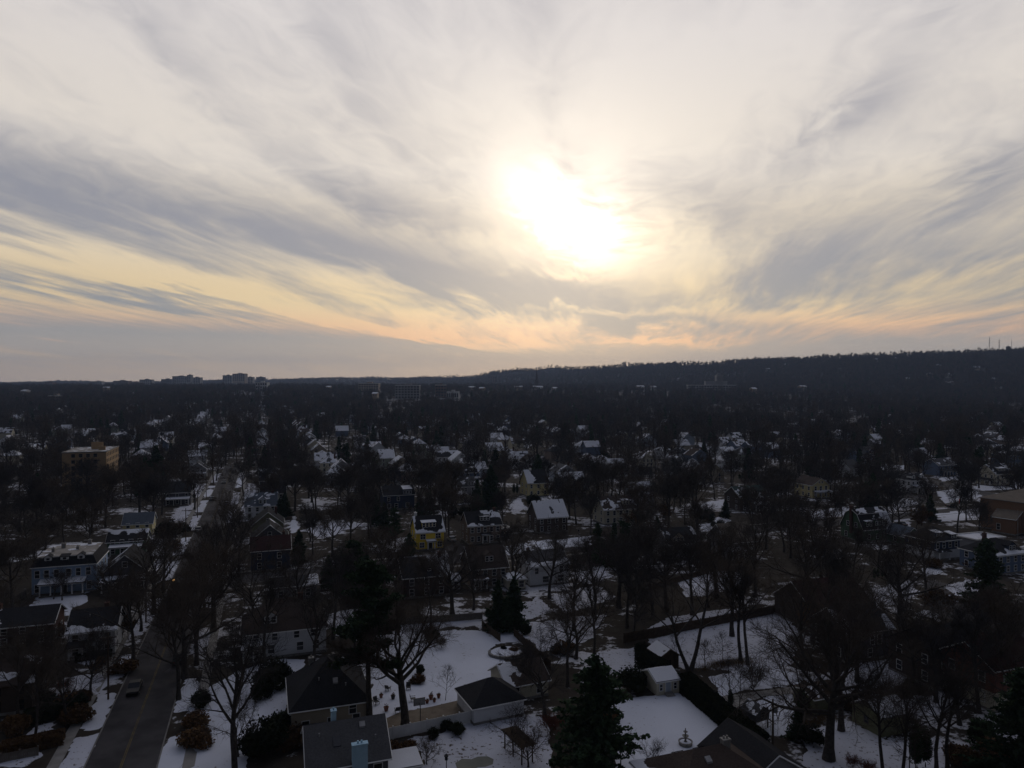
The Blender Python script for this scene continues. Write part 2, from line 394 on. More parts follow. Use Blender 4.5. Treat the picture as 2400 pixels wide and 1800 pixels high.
# ------------------------------------------------------------------ trees: prototypes (meshes shared by every copy)
def tubes_np(branches, n):
    """branches: list of (K x 3 points, K radii), all of one K -> ring mesh arrays"""
    P = np.array([b[0] for b in branches]); Rr = np.array([b[1] for b in branches])
    B, K, _ = P.shape
    T = np.empty_like(P); T[:, :-1] = P[:, 1:] - P[:, :-1]; T[:, -1] = T[:, -2]
    T /= np.linalg.norm(T, axis=2, keepdims=True) + 1e-9
    ref = np.where(np.abs(T[:, :1, 2:3]) > 0.8, np.array([[[1., 0, 0]]]), np.array([[[0, 0, 1.]]]))
    A = np.cross(T, ref); A /= np.linalg.norm(A, axis=2, keepdims=True) + 1e-9
    C = np.cross(T, A)
    ang = np.arange(n) * 2 * np.pi / n
    ring = P[:, :, None] + Rr[:, :, None, None] * (A[:, :, None] * np.cos(ang)[None, None, :, None] + C[:, :, None] * np.sin(ang)[None, None, :, None])
    v = ring.reshape(-1, 3)
    b, k, i = np.meshgrid(np.arange(B), np.arange(K - 1), np.arange(n), indexing='ij')
    base = b * K * n; i2 = (i + 1) % n
    f = np.stack([base + k * n + i, base + k * n + i2, base + (k + 1) * n + i2, base + (k + 1) * n + i], -1).reshape(-1, 4)
    return v, f
def join_np(parts):
    vs, fs, o = [], [], 0
    for v, f in parts:
        vs.append(v); fs.append(f + o); o += len(v)
    return np.concatenate(vs), np.concatenate(fs)
UP = np.array([0, 0, 1.0])
def unit(v): return v / (np.linalg.norm(v) + 1e-9)
def grow(rs, p, d, L, r0, r1, K, wob, trop):
    pts = [p]; d = unit(d)
    for k in range(K - 1):
        d = unit(d + rs.normal(0, wob, 3) + UP * trop)
        pts.append(pts[-1] + d * (L / (K - 1)))
    return np.array(pts), np.linspace(r0, r1, K)
def side_dir(rs, d, ang):
    a = rs.normal(0, 1, 3); a = unit(a - d * a.dot(d))
    return unit(d * math.cos(ang) + a * math.sin(ang))
def bare_tree(seed, H, trunk_top=0.55, fork=0.30, limbs=9, spread=50, r=0.34, sub=(8, 7, 5), twig=1.0, lean=0.0, droop=0.0, double=False):
    """a leafless broadleaf tree: tapering trunk, ascending limbs, three orders of branches"""
    rs = np.random.default_rng(seed)
    lv = {0: [], 1: [], 2: [], 3: [], 4: []}
    stems = [(np.zeros(3), unit(np.array([rs.normal(0, .04) + lean, rs.normal(0, .04), 1.0])), 1.0)]
    if double:
        stems = [(np.array([-.25, 0, 0]), unit(np.array([-.30, .05, 1.0])), .9), (np.array([.25, 0, 0]), unit(np.array([.26, -.05, 1.0])), 1.0)]
    for sp, sd, sc in stems:
        tp, tr = grow(rs, sp, sd, H * trunk_top * sc, r * sc, r * 0.52 * sc, 8, .05, .02)
        tr[0] *= 1.35
        lv[0].append((tp, tr))
        nl = limbs if not double else limbs // 2 + 1
        for i in range(nl):
            t = fork / trunk_top + (1 - fork / trunk_top) * (i + .6) / nl; t = min(t, 1.0)
            x = t * 7; k = min(int(x), 6); f = x - k
            p0 = tp[k] * (1 - f) + tp[k + 1] * f; td = unit(tp[k + 1] - tp[k])
            a = i * 2.4 + rs.uniform(-.5, .5)
            ang = R(spread * (1.15 - .75 * (i / nl)) + rs.uniform(-8, 8))
            d = unit(td * math.cos(ang) + np.array([math.cos(a), math.sin(a), 0]) * math.sin(ang))
            L = H * (1 - t * trunk_top) * rs.uniform(.62, .82) * (1.0 if i < nl - 2 else .95)
            lr = r * (.50 - .22 * i / nl) * sc
            lp, lrad = grow(rs, p0, d, L, lr, lr * .22, 7, .13, .09 - droop)
            lv[1].append((lp, lrad))
            for j in range(sub[0]):
                t2 = .22 + .78 * (j + rs.uniform(.2, .9)) / sub[0]; x = min(t2, .999) * 6; k2 = int(x); f2 = x - k2
                q0 = lp[k2] * (1 - f2) + lp[k2 + 1] * f2
                d2 = side_dir(rs, unit(lp[k2 + 1] - lp[k2]), R(rs.uniform(28, 62)))
                L2 = L * rs.uniform(.28, .48) * (1.15 - .5 * t2); r2 = max(lrad[k2] * .55, .03)
                bp, br = grow(rs, q0, d2, L2, r2, r2 * .3, 5, .16, .07 - droop)
                lv[2].append((bp, br))
                for m_ in range(sub[1]):
                    t3 = .2 + .8 * (m_ + rs.uniform(.1, .9)) / sub[1]; x = min(t3, .999) * 4; k3 = int(x); f3 = x - k3
                    s0 = bp[k3] * (1 - f3) + bp[k3 + 1] * f3
                    d3 = side_dir(rs, unit(bp[k3 + 1] - bp[k3]), R(rs.uniform(25, 60)))
                    L3 = max(L2 * rs.uniform(.32, .55), .6); r3 = .020 * twig
                    cp, cr = grow(rs, s0, d3, L3, r3, r3 * .45, 4, .18, .05 - droop * 1.5)
                    lv[3].append((cp, cr))
                    for w in range(sub[2]):
                        t4 = .15 + .85 * (w + rs.uniform(.1, .9)) / sub[2]; x = min(t4, .999) * 3; k4 = int(x); f4 = x - k4
                        e0 = cp[k4] * (1 - f4) + cp[k4 + 1] * f4
                        d4 = side_dir(rs, unit(cp[k4 + 1] - cp[k4]), R(rs.uniform(22, 55)))
                        L4 = rs.uniform(.6, 1.35) * (H / 18) ** .5; r4 = .0125 * twig
                        lv[4].append(grow(rs, e0, d4, L4, r4, r4 * .4, 3 if twig < 1.3 else 2, .12, .04 - droop * 2))
    trunk = join_np([tubes_np(lv[0], 9), tubes_np(lv[1], 6)])
    crown = join_np([tubes_np(lv[2], 4), tubes_np(lv[3], 3), tubes_np(lv[4], 3)])
    return trunk, crown
def leaf_quads(rs, P, size, flat=0.0, jitter=.35):
    n = len(P); a = rs.normal(0, 1, (n, 3)); a[:, 2] *= (1 - flat); a /= np.linalg.norm(a, axis=1, keepdims=True) + 1e-9
    b = rs.normal(0, 1, (n, 3)); b[:, 2] *= (1 - flat); b = b - a * (a * b).sum(1, keepdims=True); b /= np.linalg.norm(b, axis=1, keepdims=True) + 1e-9
    s = (size * rs.uniform(1 - jitter, 1 + jitter, n))[:, None]
    v = np.stack([P - a * s - b * s * .45, P + a * s * .2 - b * s * .6, P + a * s + b * s * .1, P - a * s * .1 + b * s * .6], 1).reshape(-1, 3)
    f = np.arange(4 * n).reshape(n, 4)
    return v, f
def spruce(seed, H, rad, per=1.0, size=.34, base=.06, power=.75, rough=.22):
    rs = np.random.default_rng(seed); P, br = [], []; ph = rs.uniform(0, 6.28, 4)
    nb = int(H * 17 * per)
    for i in range(nb):
        t = base + (1 - base) * (i + rs.uniform()) / nb; z = t * H
        a = rs.uniform(0, 2 * np.pi)
        L = rad * (1 - t) ** power * rs.uniform(.66, 1.1) * (1 + rough * (math.sin(2 * a + ph[0] + 3 * t) + math.sin(t * 17 + ph[1] + a) * .9)) + .15
        droop = rs.uniform(.10, .35)
        k = np.linspace(.12, 1, max(4, int(L * 7)))
        pts = np.stack([np.cos(a) * L * k, np.sin(a) * L * k, z - droop * L * k + .12 * L * k ** 2.2], 1)
        P.append(pts + rs.normal(0, .10, pts.shape))
        br.append((pts[[0, len(k) // 2, -1]], np.array([.035, .02, .008])))
    P = np.concatenate(P)
    v, f = leaf_quads(rs, np.repeat(P, 2, 0) + rs.normal(0, .12, (2 * len(P), 3)), size, .45)
    trunk = tubes_np([(np.array([[0, 0, 0], [0, 0, H * .5], [0, 0, H * .97]]), np.array([H * .018 + .05, H * .011, .02]))], 8)
    crown = join_np([(v, f), tubes_np(br, 3)])
    return trunk, crown
def pine(seed, H, rad, clear=.38):
    """tall old pine: bare lower stem, uneven tiers of limbs with tufts"""
    rs = np.random.default_rng(seed); P, br = [], []
    tp, tr = grow(rs, np.zeros(3), np.array([.02, .02, 1.]), H * .97, H * .017 + .06, .05, 9, .03, .03)
    for i in range(34):
        t = clear + (1 - clear) * (i + rs.uniform()) / 34; x = min(t, .99) * 8; k = int(x); p0 = tp[k] * (1 - x + k) + tp[k + 1] * (x - k)
        a = i * 2.4 + rs.uniform(-.8, .8); L = rad * (1.05 - .75 * ((t - clear) / (1 - clear)) ** 1.5) * rs.uniform(.5, 1.1)
        lp, lr = grow(rs, p0, np.array([math.cos(a), math.sin(a), .12]), L, .09, .02, 5, .10, .05)
        br.append((lp, lr))
        for s in np.linspace(.35, 1, int(4 + L * 1.6)):
            x = min(s, .999) * 4; k = int(x); c = lp[k] * (1 - x + k) + lp[k + 1] * (x - k)
            for q_ in range(2):
                P.append(c + rs.normal(0, .30, 3) * np.array([1, 1, .5]) + rs.normal(0, .26, (22, 3)) * np.array([1.3, 1.3, .75]))
    P = np.concatenate(P); v, f = leaf_quads(rs, P, .24, .2)
    return join_np([tubes_np([(tp, tr)], 8), tubes_np(br, 5)]), (v, f)
def bush(seed, rx, ry, rz, n, size, lift=0.0, lump=.25):
    """dense shrub: several overlapping leafy lobes of uneven size, loose at the rim"""
    rs = np.random.default_rng(seed); k = 9; parts = []
    for i in range(k):
        a = rs.uniform(0, 6.28); t = 0 if i == 0 else rs.uniform(.35, .8) * (.6 + lump)
        c = np.array([math.cos(a) * t * rx, math.sin(a) * t * ry, rz * rs.uniform(.75, 1.25) * (1.15 - .55 * t)])
        s_ = rs.uniform(.38, .66) if i else .8
        m = int(n * s_ / 5.2); d = rs.normal(0, 1, (m, 3)); d /= np.linalg.norm(d, axis=1, keepdims=True)
        rr = np.clip(rs.normal(.86, .16, m), .3, 1.22)
        parts.append(c + d * rr[:, None] * np.array([rx, ry, rz]) * s_)
    P = np.concatenate(parts); P[:, 2] = np.maximum(P[:, 2], .03) + lift
    return leaf_quads(rs, P, size, .1)

PROTO = {}     # kind -> list of (trunk mesh, crown mesh, height)
def proto(kind, tc_, H, bark_='bark', leaf='twig'):
    t, c = tc_
    PROTO.setdefault(kind, []).append((np_mesh('trunk', *t, bark_, True), np_mesh('crown', *c, leaf), H))
# near, fine twigs
for i, kw in enumerate((dict(H=22, trunk_top=.50, fork=.26, limbs=11, spread=64, r=.62, sub=(10, 9, 7)),
                        dict(H=20, trunk_top=.60, fork=.28, limbs=10, spread=50, r=.38, sub=(8, 8, 6)),
                        dict(H=20, trunk_top=.72, fork=.34, limbs=12, spread=40, r=.32, sub=(8, 6, 6)),
                        dict(H=17, trunk_top=.46, fork=.22, limbs=9, spread=56, r=.34, sub=(8, 8, 6)))):
    proto('near', bare_tree(100 + i, twig=1.05, **kw), kw['H'])
proto('double', bare_tree(140, H=20, trunk_top=.55, fork=.32, limbs=10, spread=44, r=.36, sub=(7, 6, 5), double=True), 20)
# mid distance, rather fewer and thicker twigs
for i, kw in enumerate((dict(H=20, trunk_top=.52, fork=.26, limbs=9, spread=60, r=.42, sub=(8, 7, 6)),
                        dict(H=19, trunk_top=.62, fork=.28, limbs=9, spread=48, r=.34, sub=(8, 7, 6)),
                        dict(H=21, trunk_top=.70, fork=.32, limbs=11, spread=40, r=.34, sub=(7, 6, 6)),
                        dict(H=16, trunk_top=.50, fork=.24, limbs=8, spread=56, r=.30, sub=(8, 7, 6)),
                        dict(H=18, trunk_top=.58, fork=.22, limbs=10, spread=52, r=.36, sub=(8, 7, 6)))):
    proto('mid', bare_tree(200 + i, twig=2.2, **kw), kw['H'])
# small garden trees and bare shrubs
proto('small', bare_tree(300, H=6.5, trunk_top=.45, fork=.16, limbs=8, spread=50, r=.11, sub=(6, 5, 4), twig=.7), 6.5)
proto('small', bare_tree(301, H=8, trunk_top=.62, fork=.15, limbs=10, spread=36, r=.10, sub=(5, 4, 4), twig=.7), 8)
proto('small', bare_tree(302, H=5.5, trunk_top=.35, fork=.10, limbs=9, spread=62, r=.12, sub=(6, 6, 4), twig=.75), 5.5)
proto('sapling', bare_tree(310, H=7, trunk_top=.88, fork=.18, limbs=13, spread=48, r=.055, sub=(4, 3, 3), twig=.6), 7)
proto('thicket', bare_tree(320, H=3.2, trunk_top=.12, fork=.02, limbs=14, spread=46, r=.05, sub=(5, 5, 4), twig=.8), 3.2)
proto('red_thicket', bare_tree(321, H=2.6, trunk_top=.12, fork=.02, limbs=14, spread=50, r=.04, sub=(5, 5, 4), twig=.8), 2.6, leaf='red_twig')
# oak that kept its brown leaves
rs_ = np.random.default_rng(5); ot, oc = bare_tree(330, H=9, trunk_top=.5, fork=.2, limbs=9, spread=52, r=.16, sub=(6, 5, 2), twig=1.0)
sel = oc[0][rs_.integers(0, len(oc[0]), 5200)]; lq = leaf_quads(rs_, sel + rs_.normal(0, .12, sel.shape), .17)
proto('brown_oak', (ot, lq), 9, leaf='dry_leaf')
proto('spruce', spruce(400, 16, 4.2), 16, leaf='needles'); proto('spruce', spruce(401, 13, 3.8), 13, leaf='needles')
proto('spruce', spruce(402, 20, 5.6, .85, .42), 20, leaf='needles')
proto('broad_pine', spruce(405, 17, 6.4, .85, .30, .05, .58, .26), 17, leaf='needles')
proto('pine', pine(410, 23, 5.2), 23, leaf='needles'); proto('pine', pine(411, 20, 4.6, .3), 20, leaf='needles')
stub = tubes_np([(np.array([[0, 0, 0], [0, 0, .3], [0, 0, .7]]), np.array([.09, .08, .05]))], 6)
proto('yew', (stub, bush(420, 1.6, 1.5, 1.1, 4200, .13)), 2.2, leaf='yew'); proto('yew', (stub, bush(421, 1.2, 1.3, 1.3, 3600, .12, lump=.4)), 2.6, leaf='yew')
proto('arborvitae', (stub, bush(430, .75, .75, 2.6, 4000, .13, lump=.12)), 5.2, leaf='needles')
proto('conical_yew', (stub, spruce(440, 4.6, 1.9, 1.6, .20)[1]), 4.6, leaf='needles')
proto('brown_shrub', (stub, bush(450, 1.3, 1.2, .85, 3000, .12, lump=.4)), 1.7, leaf='dry_leaf')
# the far woods' trees: light meshes, thick twigs, one mesh each
FAR = []
for i, kw in enumerate((dict(H=17, trunk_top=.55, fork=.30, limbs=8, spread=58, r=.40, sub=(6, 4, 3)), dict(H=19, trunk_top=.62, fork=.30, limbs=9, spread=46, r=.38, sub=(5, 4, 3)),
                        dict(H=15, trunk_top=.50, fork=.26, limbs=8, spread=60, r=.36, sub=(6, 4, 3)), dict(H=20, trunk_top=.68, fork=.3, limbs=10, spread=42, r=.36, sub=(5, 4, 3)))):
    t, c = bare_tree(500 + i, twig=4.2, **kw); FAR.append(np_mesh('far_tree_%d' % i, *join_np([t, c]), 'twig'))
t, c = spruce(510, 15, 3.6, .35, .75); FAR.append(np_mesh('far_tree_4', *join_np([c]), 'needles'))
def plant(name, kind, var, loc, H, rz, label, cat='tree', group=None, wide=1.0, trunk_name='trunk', crown_name='crown'):
    t, c, h0 = PROTO[kind][var % len(PROTO[kind])]
    s = H / h0; o = empty(name, loc, rz)
    for nm, me in ((trunk_name, t), (crown_name, c)):
        q_ = put(nm, me, o); q_.scale = (s * wide, s * wide, s)
    tag(o, label, cat, group); return o

# ------------------------------------------------------------------ snow lying on a slope or a lawn
def vnoise(x, y, seed):
    """smooth value noise on arrays"""
    xi, yi = np.floor(x).astype(np.int64), np.floor(y).astype(np.int64); xf, yf = x - xi, y - yi
    h = lambda a, b: ((np.sin(a * 127.1 + b * 311.7 + seed * 74.7) * 43758.5453) % 1.0)
    u, w = xf * xf * (3 - 2 * xf), yf * yf * (3 - 2 * yf)
    return (h(xi, yi) * (1 - u) + h(xi + 1, yi) * u) * (1 - w) + (h(xi, yi + 1) * (1 - u) + h(xi + 1, yi + 1) * u) * w
def fbm(x, y, seed): return vnoise(x, y, seed) * .55 + vnoise(x * 2.1, y * 2.1, seed + 1) * .28 + vnoise(x * 4.3, y * 4.3, seed + 2) * .17
def snow_mask(mode, u, v, x, y, seed):
    n = (fbm(x * .5, y * .5, seed) - .5) * .9 + (fbm(x * 1.9, y * 1.9, seed + 9) - .5) * .30
    return {'full': .42 + n * .9, 'most': .22 + n * 1.3, 'half': .02 + n * 1.5, 'patch': -.16 + n * 1.6,
            'eave': .20 - v * .9 + n * .55, 'ridge': -.55 + v * .75 + n * 1.2, 'left': .30 - u * 1.1 + n, 'right': -.75 + u * 1.1 + n, 'edge': -.55 + np.abs(u - .5) * 1.3 + n * .8,
            'rim': .12 - np.minimum(v, 1 - np.abs(u * 2 - 1)) * 1.1 + n * .7}[mode]
def snow_quad(parent, quad, mode, seed, lift=.0, cell=.4, name='snow'):
    p0, p1, p2, p3 = [np.array(p, float) for p in quad]
    lu = max(np.linalg.norm(p1 - p0), np.linalg.norm(p2 - p3)); lw = max(np.linalg.norm(p3 - p0), np.linalg.norm(p2 - p1))
    nx, ny = max(3, int(lu / cell)), max(3, int(lw / cell))
    u, v = np.meshgrid(np.linspace(0, 1, nx + 1), np.linspace(0, 1, ny + 1))
    m_ = np.clip(snow_mask(mode, u, v, u * lu, v * lw, seed), -.2, .25)
    P = (p0 * ((1 - u) * (1 - v))[..., None] + p1 * (u * (1 - v))[..., None] + p2 * (u * v)[..., None] + p3 * ((1 - u) * v)[..., None])
    P[..., 2] += np.clip(m_ * .5, -.06, .07) + lift + .004
    idx = np.arange((nx + 1) * (ny + 1)).reshape(ny + 1, nx + 1)
    f = np.stack([idx[:-1, :-1], idx[:-1, 1:], idx[1:, 1:], idx[1:, :-1]], -1).reshape(-1, 4)
    keep = (m_.ravel()[f] > 0).any(1)
    if keep.sum() < 2: return None
    f = f[keep]; used, inv = np.unique(f, return_inverse=True)
    o = put(name, np_mesh(name, P.reshape(-1, 3)[used], inv.reshape(f.shape), 'snow_roof', True), parent)
    if mode not in ('full', 'eave'): o['kind'] = 'stuff'      # melted into scraps too small to pick apart
    return o

# ------------------------------------------------------------------ windows (mesh shared by size and trim)
_win = {}
def window_mesh(w, h, trim, mull):
    k = (round(w, 2), round(h, 2), trim, mull)
    if k not in _win:
        a = MB(); a.box(-w / 2, w / 2, -.02, .05, -h / 2, h / 2)
        b = MB(); t = .10
        b.box(-w / 2 - t, -w / 2, -.06, .05, -h / 2 - t, h / 2 + t); b.box(w / 2, w / 2 + t, -.06, .05, -h / 2 - t, h / 2 + t)
        b.box(-w / 2, w / 2, -.06, .05, h / 2, h / 2 + t); b.box(-w / 2, w / 2, -.09, .05, -h / 2 - t, -h / 2)
        b.box(-w / 2, w / 2, -.045, .04, -.035, .035)
        for i in range(mull): x = -w / 2 + w * (i + 1) / (mull + 1); b.box(x - .03, x + .03, -.040, .04, -h / 2, h / 2)
        _win[k] = (a.mesh('window', 'glass'), b.mesh('frame', trim))
    return _win[k]
FACE = {'F': (0, lambda w, d, s: (s, -d / 2)), 'R': (90, lambda w, d, s: (w / 2, s)), 'B': (180, lambda w, d, s: (-s, d / 2)), 'L': (-90, lambda w, d, s: (-w / 2, -s))}
def add_window(root, face, s, z, w, h, W, D, trim='white_paint', mull=0):
    a, pos = FACE[face]; x, y = pos(W, D, s)
    g, fr = window_mesh(w, h, trim, mull)
    o = put('window', g, root, (x, y, z), R(a)); put('frame', fr, o)
    return o

# ------------------------------------------------------------------ houses
def roof_planes(kind, w, d, he, pitch, o):
    """sloping faces as (name, quad: eave left, eave right, ridge right, ridge left)"""
    ze = he - o * pitch; a, b = w / 2 + o, d / 2 + o
    if kind == 'gx':
        zr = he + d / 2 * pitch
        return [('front', ((-a, -b, ze), (a, -b, ze), (a, 0, zr), (-a, 0, zr))), ('back', ((a, b, ze), (-a, b, ze), (-a, 0, zr), (a, 0, zr)))], zr
    if kind == 'gy':
        zr = he + w / 2 * pitch
        return [('left', ((-a, b, ze), (-a, -b, ze), (0, -b, zr), (0, b, zr))), ('right', ((a, -b, ze), (a, b, ze), (0, b, zr), (0, -b, zr)))], zr
    if kind == 'hip':
        if w >= d:
            zr = he + d / 2 * pitch; rx = (w - d) / 2 + .01
            A, B = (-rx, 0, zr), (rx, 0, zr)
        else:
            zr = he + w / 2 * pitch; ry = (d - w) / 2 + .01
            A, B = (0, -ry, zr), (0, ry, zr)
        c = [(-a, -b, ze), (a, -b, ze), (a, b, ze), (-a, b, ze)]
        if w >= d: return [('front', (c[0], c[1], B, A)), ('right', (c[1], c[2], B, B)), ('back', (c[2], c[3], A, B)), ('left', (c[3], c[0], A, A))], zr
        return [('front', (c[0], c[1], A, A)), ('right', (c[1], c[2], B, A)), ('back', (c[2], c[3], B, B)), ('left', (c[3], c[0], A, B))], zr
    if kind == 'gambrel':
        z1 = he + d * .24 * 1.9; y1 = d / 2 - d * .24; zr = z1 + y1 * .55; ze = he - .25 * 1.9
        b = d / 2 + .25
        return [('front', ((-a, -b, ze), (a, -b, ze), (a, -y1, z1), (-a, -y1, z1))), ('front_top', ((-a, -y1, z1), (a, -y1, z1), (a, 0, zr), (-a, 0, zr))),
                ('back', ((a, b, ze), (-a, b, ze), (-a, y1, z1), (a, y1, z1))), ('back_top', ((a, y1, z1), (-a, y1, z1), (-a, 0, zr), (a, 0, zr)))], zr
    if kind == 'mansard':
        z1 = he + pitch; i_ = .75; x, y = w / 2 - i_, d / 2 - i_; a, b = w / 2 + .3, d / 2 + .3
        lo = [(-a, -b, he), (a, -b, he), (a, b, he), (-a, b, he)]; hi = [(-x, -y, z1), (x, -y, z1), (x, y, z1 + .25), (-x, y, z1 + .25)]
        return [(n_, (lo[i], lo[(i + 1) % 4], hi[(i + 1) % 4], hi[i])) for i, n_ in enumerate(('front', 'right', 'back', 'left'))] + [('top', tuple(hi))], z1
    if kind == 'flat':
        return [('top', ((-a, -b, he), (a, -b, he), (a, b, he), (-a, b, he)))], he
    if kind == 'shed':
        zr = he + d * pitch
        return [('front', ((-a, -b, ze), (a, -b, ze), (a, b, zr), (-a, b, zr)))], zr
def house(name, label, px, py, w, d, he, roof='gx', pitch=.7, wall='siding_white', rmat='roof_black', rot=GRID, trim='white_paint', snow=None, wins=None,
          chim=(), dormers=(), porch=None, door=None, cat='house', group=None, anchor='F', seed=None, win=(.95, 1.45), lower=None, over=.4, loc=None, mull=0, fascia=True, base=True):
    """one house: the anchor pixel is the foot of the front wall's middle ('F'), or of its front left ('FL') or front right ('FR') corner"""
    seed = seed if seed is not None else int(px * 7 + py * 13) % 9973
    rz = R(rot); ex = Vector((math.cos(rz), math.sin(rz), 0)); ey = Vector((-math.sin(rz), math.cos(rz), 0))
    c = (Vector(loc) if loc is not None else G(px, py) + ey * (d / 2))
    if anchor == 'FL': c = c + ex * (w / 2)
    if anchor == 'FR': c = c - ex * (w / 2)
    root = empty(name, c, rz); tag(root, label, cat, group)
    root['foot'] = (w, d)
    planes, zr = roof_planes(roof, w, d, he, pitch, over)
    # walls, up to the gables
    b = MB()
    if roof in ('gx', 'gambrel', 'shed'):
        prof = {'gx': [(-d / 2, 0), (d / 2, 0), (d / 2, he), (0, he + d / 2 * pitch), (-d / 2, he)],
                'gambrel': [(-d / 2, 0), (d / 2, 0), (d / 2, he), (d * .26, he + d * .24 * 1.9), (0, zr), (-d * .26, he + d * .24 * 1.9), (-d / 2, he)],
                'shed': [(-d / 2, 0), (d / 2, 0), (d / 2, he + d * pitch), (-d / 2, he)]}[roof]
        b.prism([(-w / 2, y, z) for y, z in prof], (w, 0, 0))
    elif roof == 'gy':
        b.prism([(x, d / 2, z) for x, z in [(-w / 2, 0), (w / 2, 0), (w / 2, he), (0, he + w / 2 * pitch), (-w / 2, he)]], (0, -d, 0))
    else: b.box(-w / 2, w / 2, -d / 2, d / 2, 0, he - .01)
    b.build('wall', wall, root)
    if lower:     # a storey of another cladding, set just proud
        b = MB(); b.box(-w / 2 - .03, w / 2 + .03, -d / 2 - .03, d / 2 + .03, 0, lower[1]); b.build('lower_wall', lower[0], root)
    if base:
        b = MB(); b.box(-w / 2 - .05, w / 2 + .05, -d / 2 - .05, d / 2 + .05, -.3, .42); b.build('foundation', 'stone', root)
    b = MB(); th = .16
    for n_, q_ in planes:
        pts = [q_[0], q_[1], q_[2]] + ([q_[3]] if (Vector(q_[3]) - Vector(q_[2])).length > .05 else [])
        b.slab(pts, th)
    rf = b.build('roof', rmat, root)
    if roof == 'mansard': rf.data.materials.append(M['flat_roof']); [setattr(pl, 'material_index', 1) for pl in rf.data.polygons if abs(pl.normal.z) > .9]
    if roof == 'flat':
        b = MB(); a_, b_ = w / 2 + over, d / 2 + over
        for x0, x1, y0, y1 in ((-a_, a_, -b_, -b_ + .25), (-a_, a_, b_ - .25, b_), (-a_, -a_ + .25, -b_ + .25, b_ - .25), (a_ - .25, a_, -b_ + .25, b_ - .25)):
            b.box(x0, x1, y0, y1, he + th, he + th + .35)
        b.build('parapet', trim, root)
    if fascia and roof != 'flat':
        b = MB(); seen = set()
        for n_, q_ in planes:
            for i in ((0, 1), (1, 2), (3, 0)):
                if roof in ('hip', 'mansard') and i != (0, 1): continue
                p0, p1 = Vector(q_[i[0]]), Vector(q_[i[1]])
                if (p1 - p0).length > .3: b.tube(p0 + Vector((0, 0, .02)), p1 + Vector((0, 0, .02)), .10, n=4)
        b.build('trim', trim, root)
    if snow:
        sm = snow if isinstance(snow, dict) else {n_: snow for n_, _ in planes}
        for k, (n_, q_) in enumerate(planes):
            if n_ in sm: snow_quad(rf, q_, sm[n_], seed + k, th, .4 if c.y < 260 else .6)
    for (x, y, cw, ch, cm) in chim:
        zt = zr + ch
        b = MB(); b.box(x - cw / 2, x + cw / 2, y - .35, y + .35, he * .5, zt)
        b.box(x - cw / 2 - .06, x + cw / 2 + .06, y - .41, y + .41, zt, zt + .14)
        for t in ((-.22, .22) if cw > .8 else (0,)): b.tube((x + t, y, zt + .1), (x + t, y, zt + .45), .12, n=8)
        b.build('chimney', cm, rf)
    # rows of windows: {'F': [(z, [s, ...]), ...]}
    for face, rows in (wins or {}).items():
        for row in rows:
            z, ss = row[0], row[1]; ww, hh = row[2] if len(row) > 2 else win
            for s in ss: add_window(root, face, s, z, ww, hh, w, d, trim, mull)
    if door:
        s, dw, dh, dm = door
        b = MB(); b.box(-dw / 2, dw / 2, -.05, .05, .1, dh); dr = b.build('door', dm, root, (s, -d / 2, 0))
        b = MB(); b.box(-dw / 2 - .14, -dw / 2, -.08, .05, .1, dh + .14); b.box(dw / 2, dw / 2 + .14, -.08, .05, .1, dh + .14); b.box(-dw / 2, dw / 2, -.08, .05, dh, dh + .14); b.build('door_frame', trim, dr)
        b = MB()
        for i in range(3): b.box(-.7, .7, -.35 * (3 - i) - .05, -.05, .0 + .14 * i, .14 * (i + 1))
        b.build('steps', 'concrete', dr)
    for dm in dormers:     # (x, width, height, kind, offset of its face from the front wall, snow mode)
        x, dw, dh, kind, off, sm = dm[:6]
        slope = pitch if roof != 'gambrel' else 1.9
        if roof == 'mansard': slope = pitch / 1.05
        if roof == 'hip': slope = pitch
        yf = -d / 2 + off; zb = he + off * slope; zt = zb + dh; y1 = min(-d / 2 + (zt - he) / slope + .3, 0.0) if roof != 'mansard' else yf + 1.2
        if roof == 'gambrel': y1 = -d * .10
        b = MB(); b.box(x - dw / 2, x + dw / 2, yf, y1, zb - .3, zt)
        if kind == 'gable': b.prism([(x - dw / 2, y1, zt), (x + dw / 2, y1, zt), (x, y1, zt + dw * .38)], (0, yf - y1, 0))
        do = b.build('dormer', dm[6] if len(dm) > 6 else wall, root)
        b = MB(); o2 = .2
        if kind == 'gable':
            zz = zt + dw * .38; yb = y1 + dw * .45
            ql = ((x - dw / 2 - o2, yb, zt - o2 * .76), (x - dw / 2 - o2, yf - o2, zt - o2 * .76), (x, yf - o2, zz), (x, yb, zz))
            qr = ((x + dw / 2 + o2, yf - o2, zt - o2 * .76), (x + dw / 2 + o2, yb, zt - o2 * .76), (x, yb, zz), (x, yf - o2, zz))
            qs = (ql, qr)
        else:
            yb = y1 + .6
            qs = (((x - dw / 2 - o2, yf - o2, zt), (x + dw / 2 + o2, yf - o2, zt), (x + dw / 2 + o2, yb, zt + (yb - yf) * .18), (x - dw / 2 - o2, yb, zt + (yb - yf) * .18)),)
        for q_ in qs: b.slab(q_, .12)
        b.build('dormer_roof', rmat, do)
        if sm:
            for k, q_ in enumerate(qs): snow_quad(do, q_, sm, seed + 40 + k + int(x * 3), .12, .25)
        nw = max(1, int(dw / 1.0)); wh = min(dh - .25, 1.1)
        for i in range(nw):
            s = x + (i - (nw - 1) / 2) * (dw / nw); g, fr = window_mesh(min(.72, dw * .5), wh, trim, 0)
            put('window', g, do, (s, yf, zb + dh / 2 + .05)); put('window_frame', fr, do, (s, yf, zb + dh / 2 + .05))
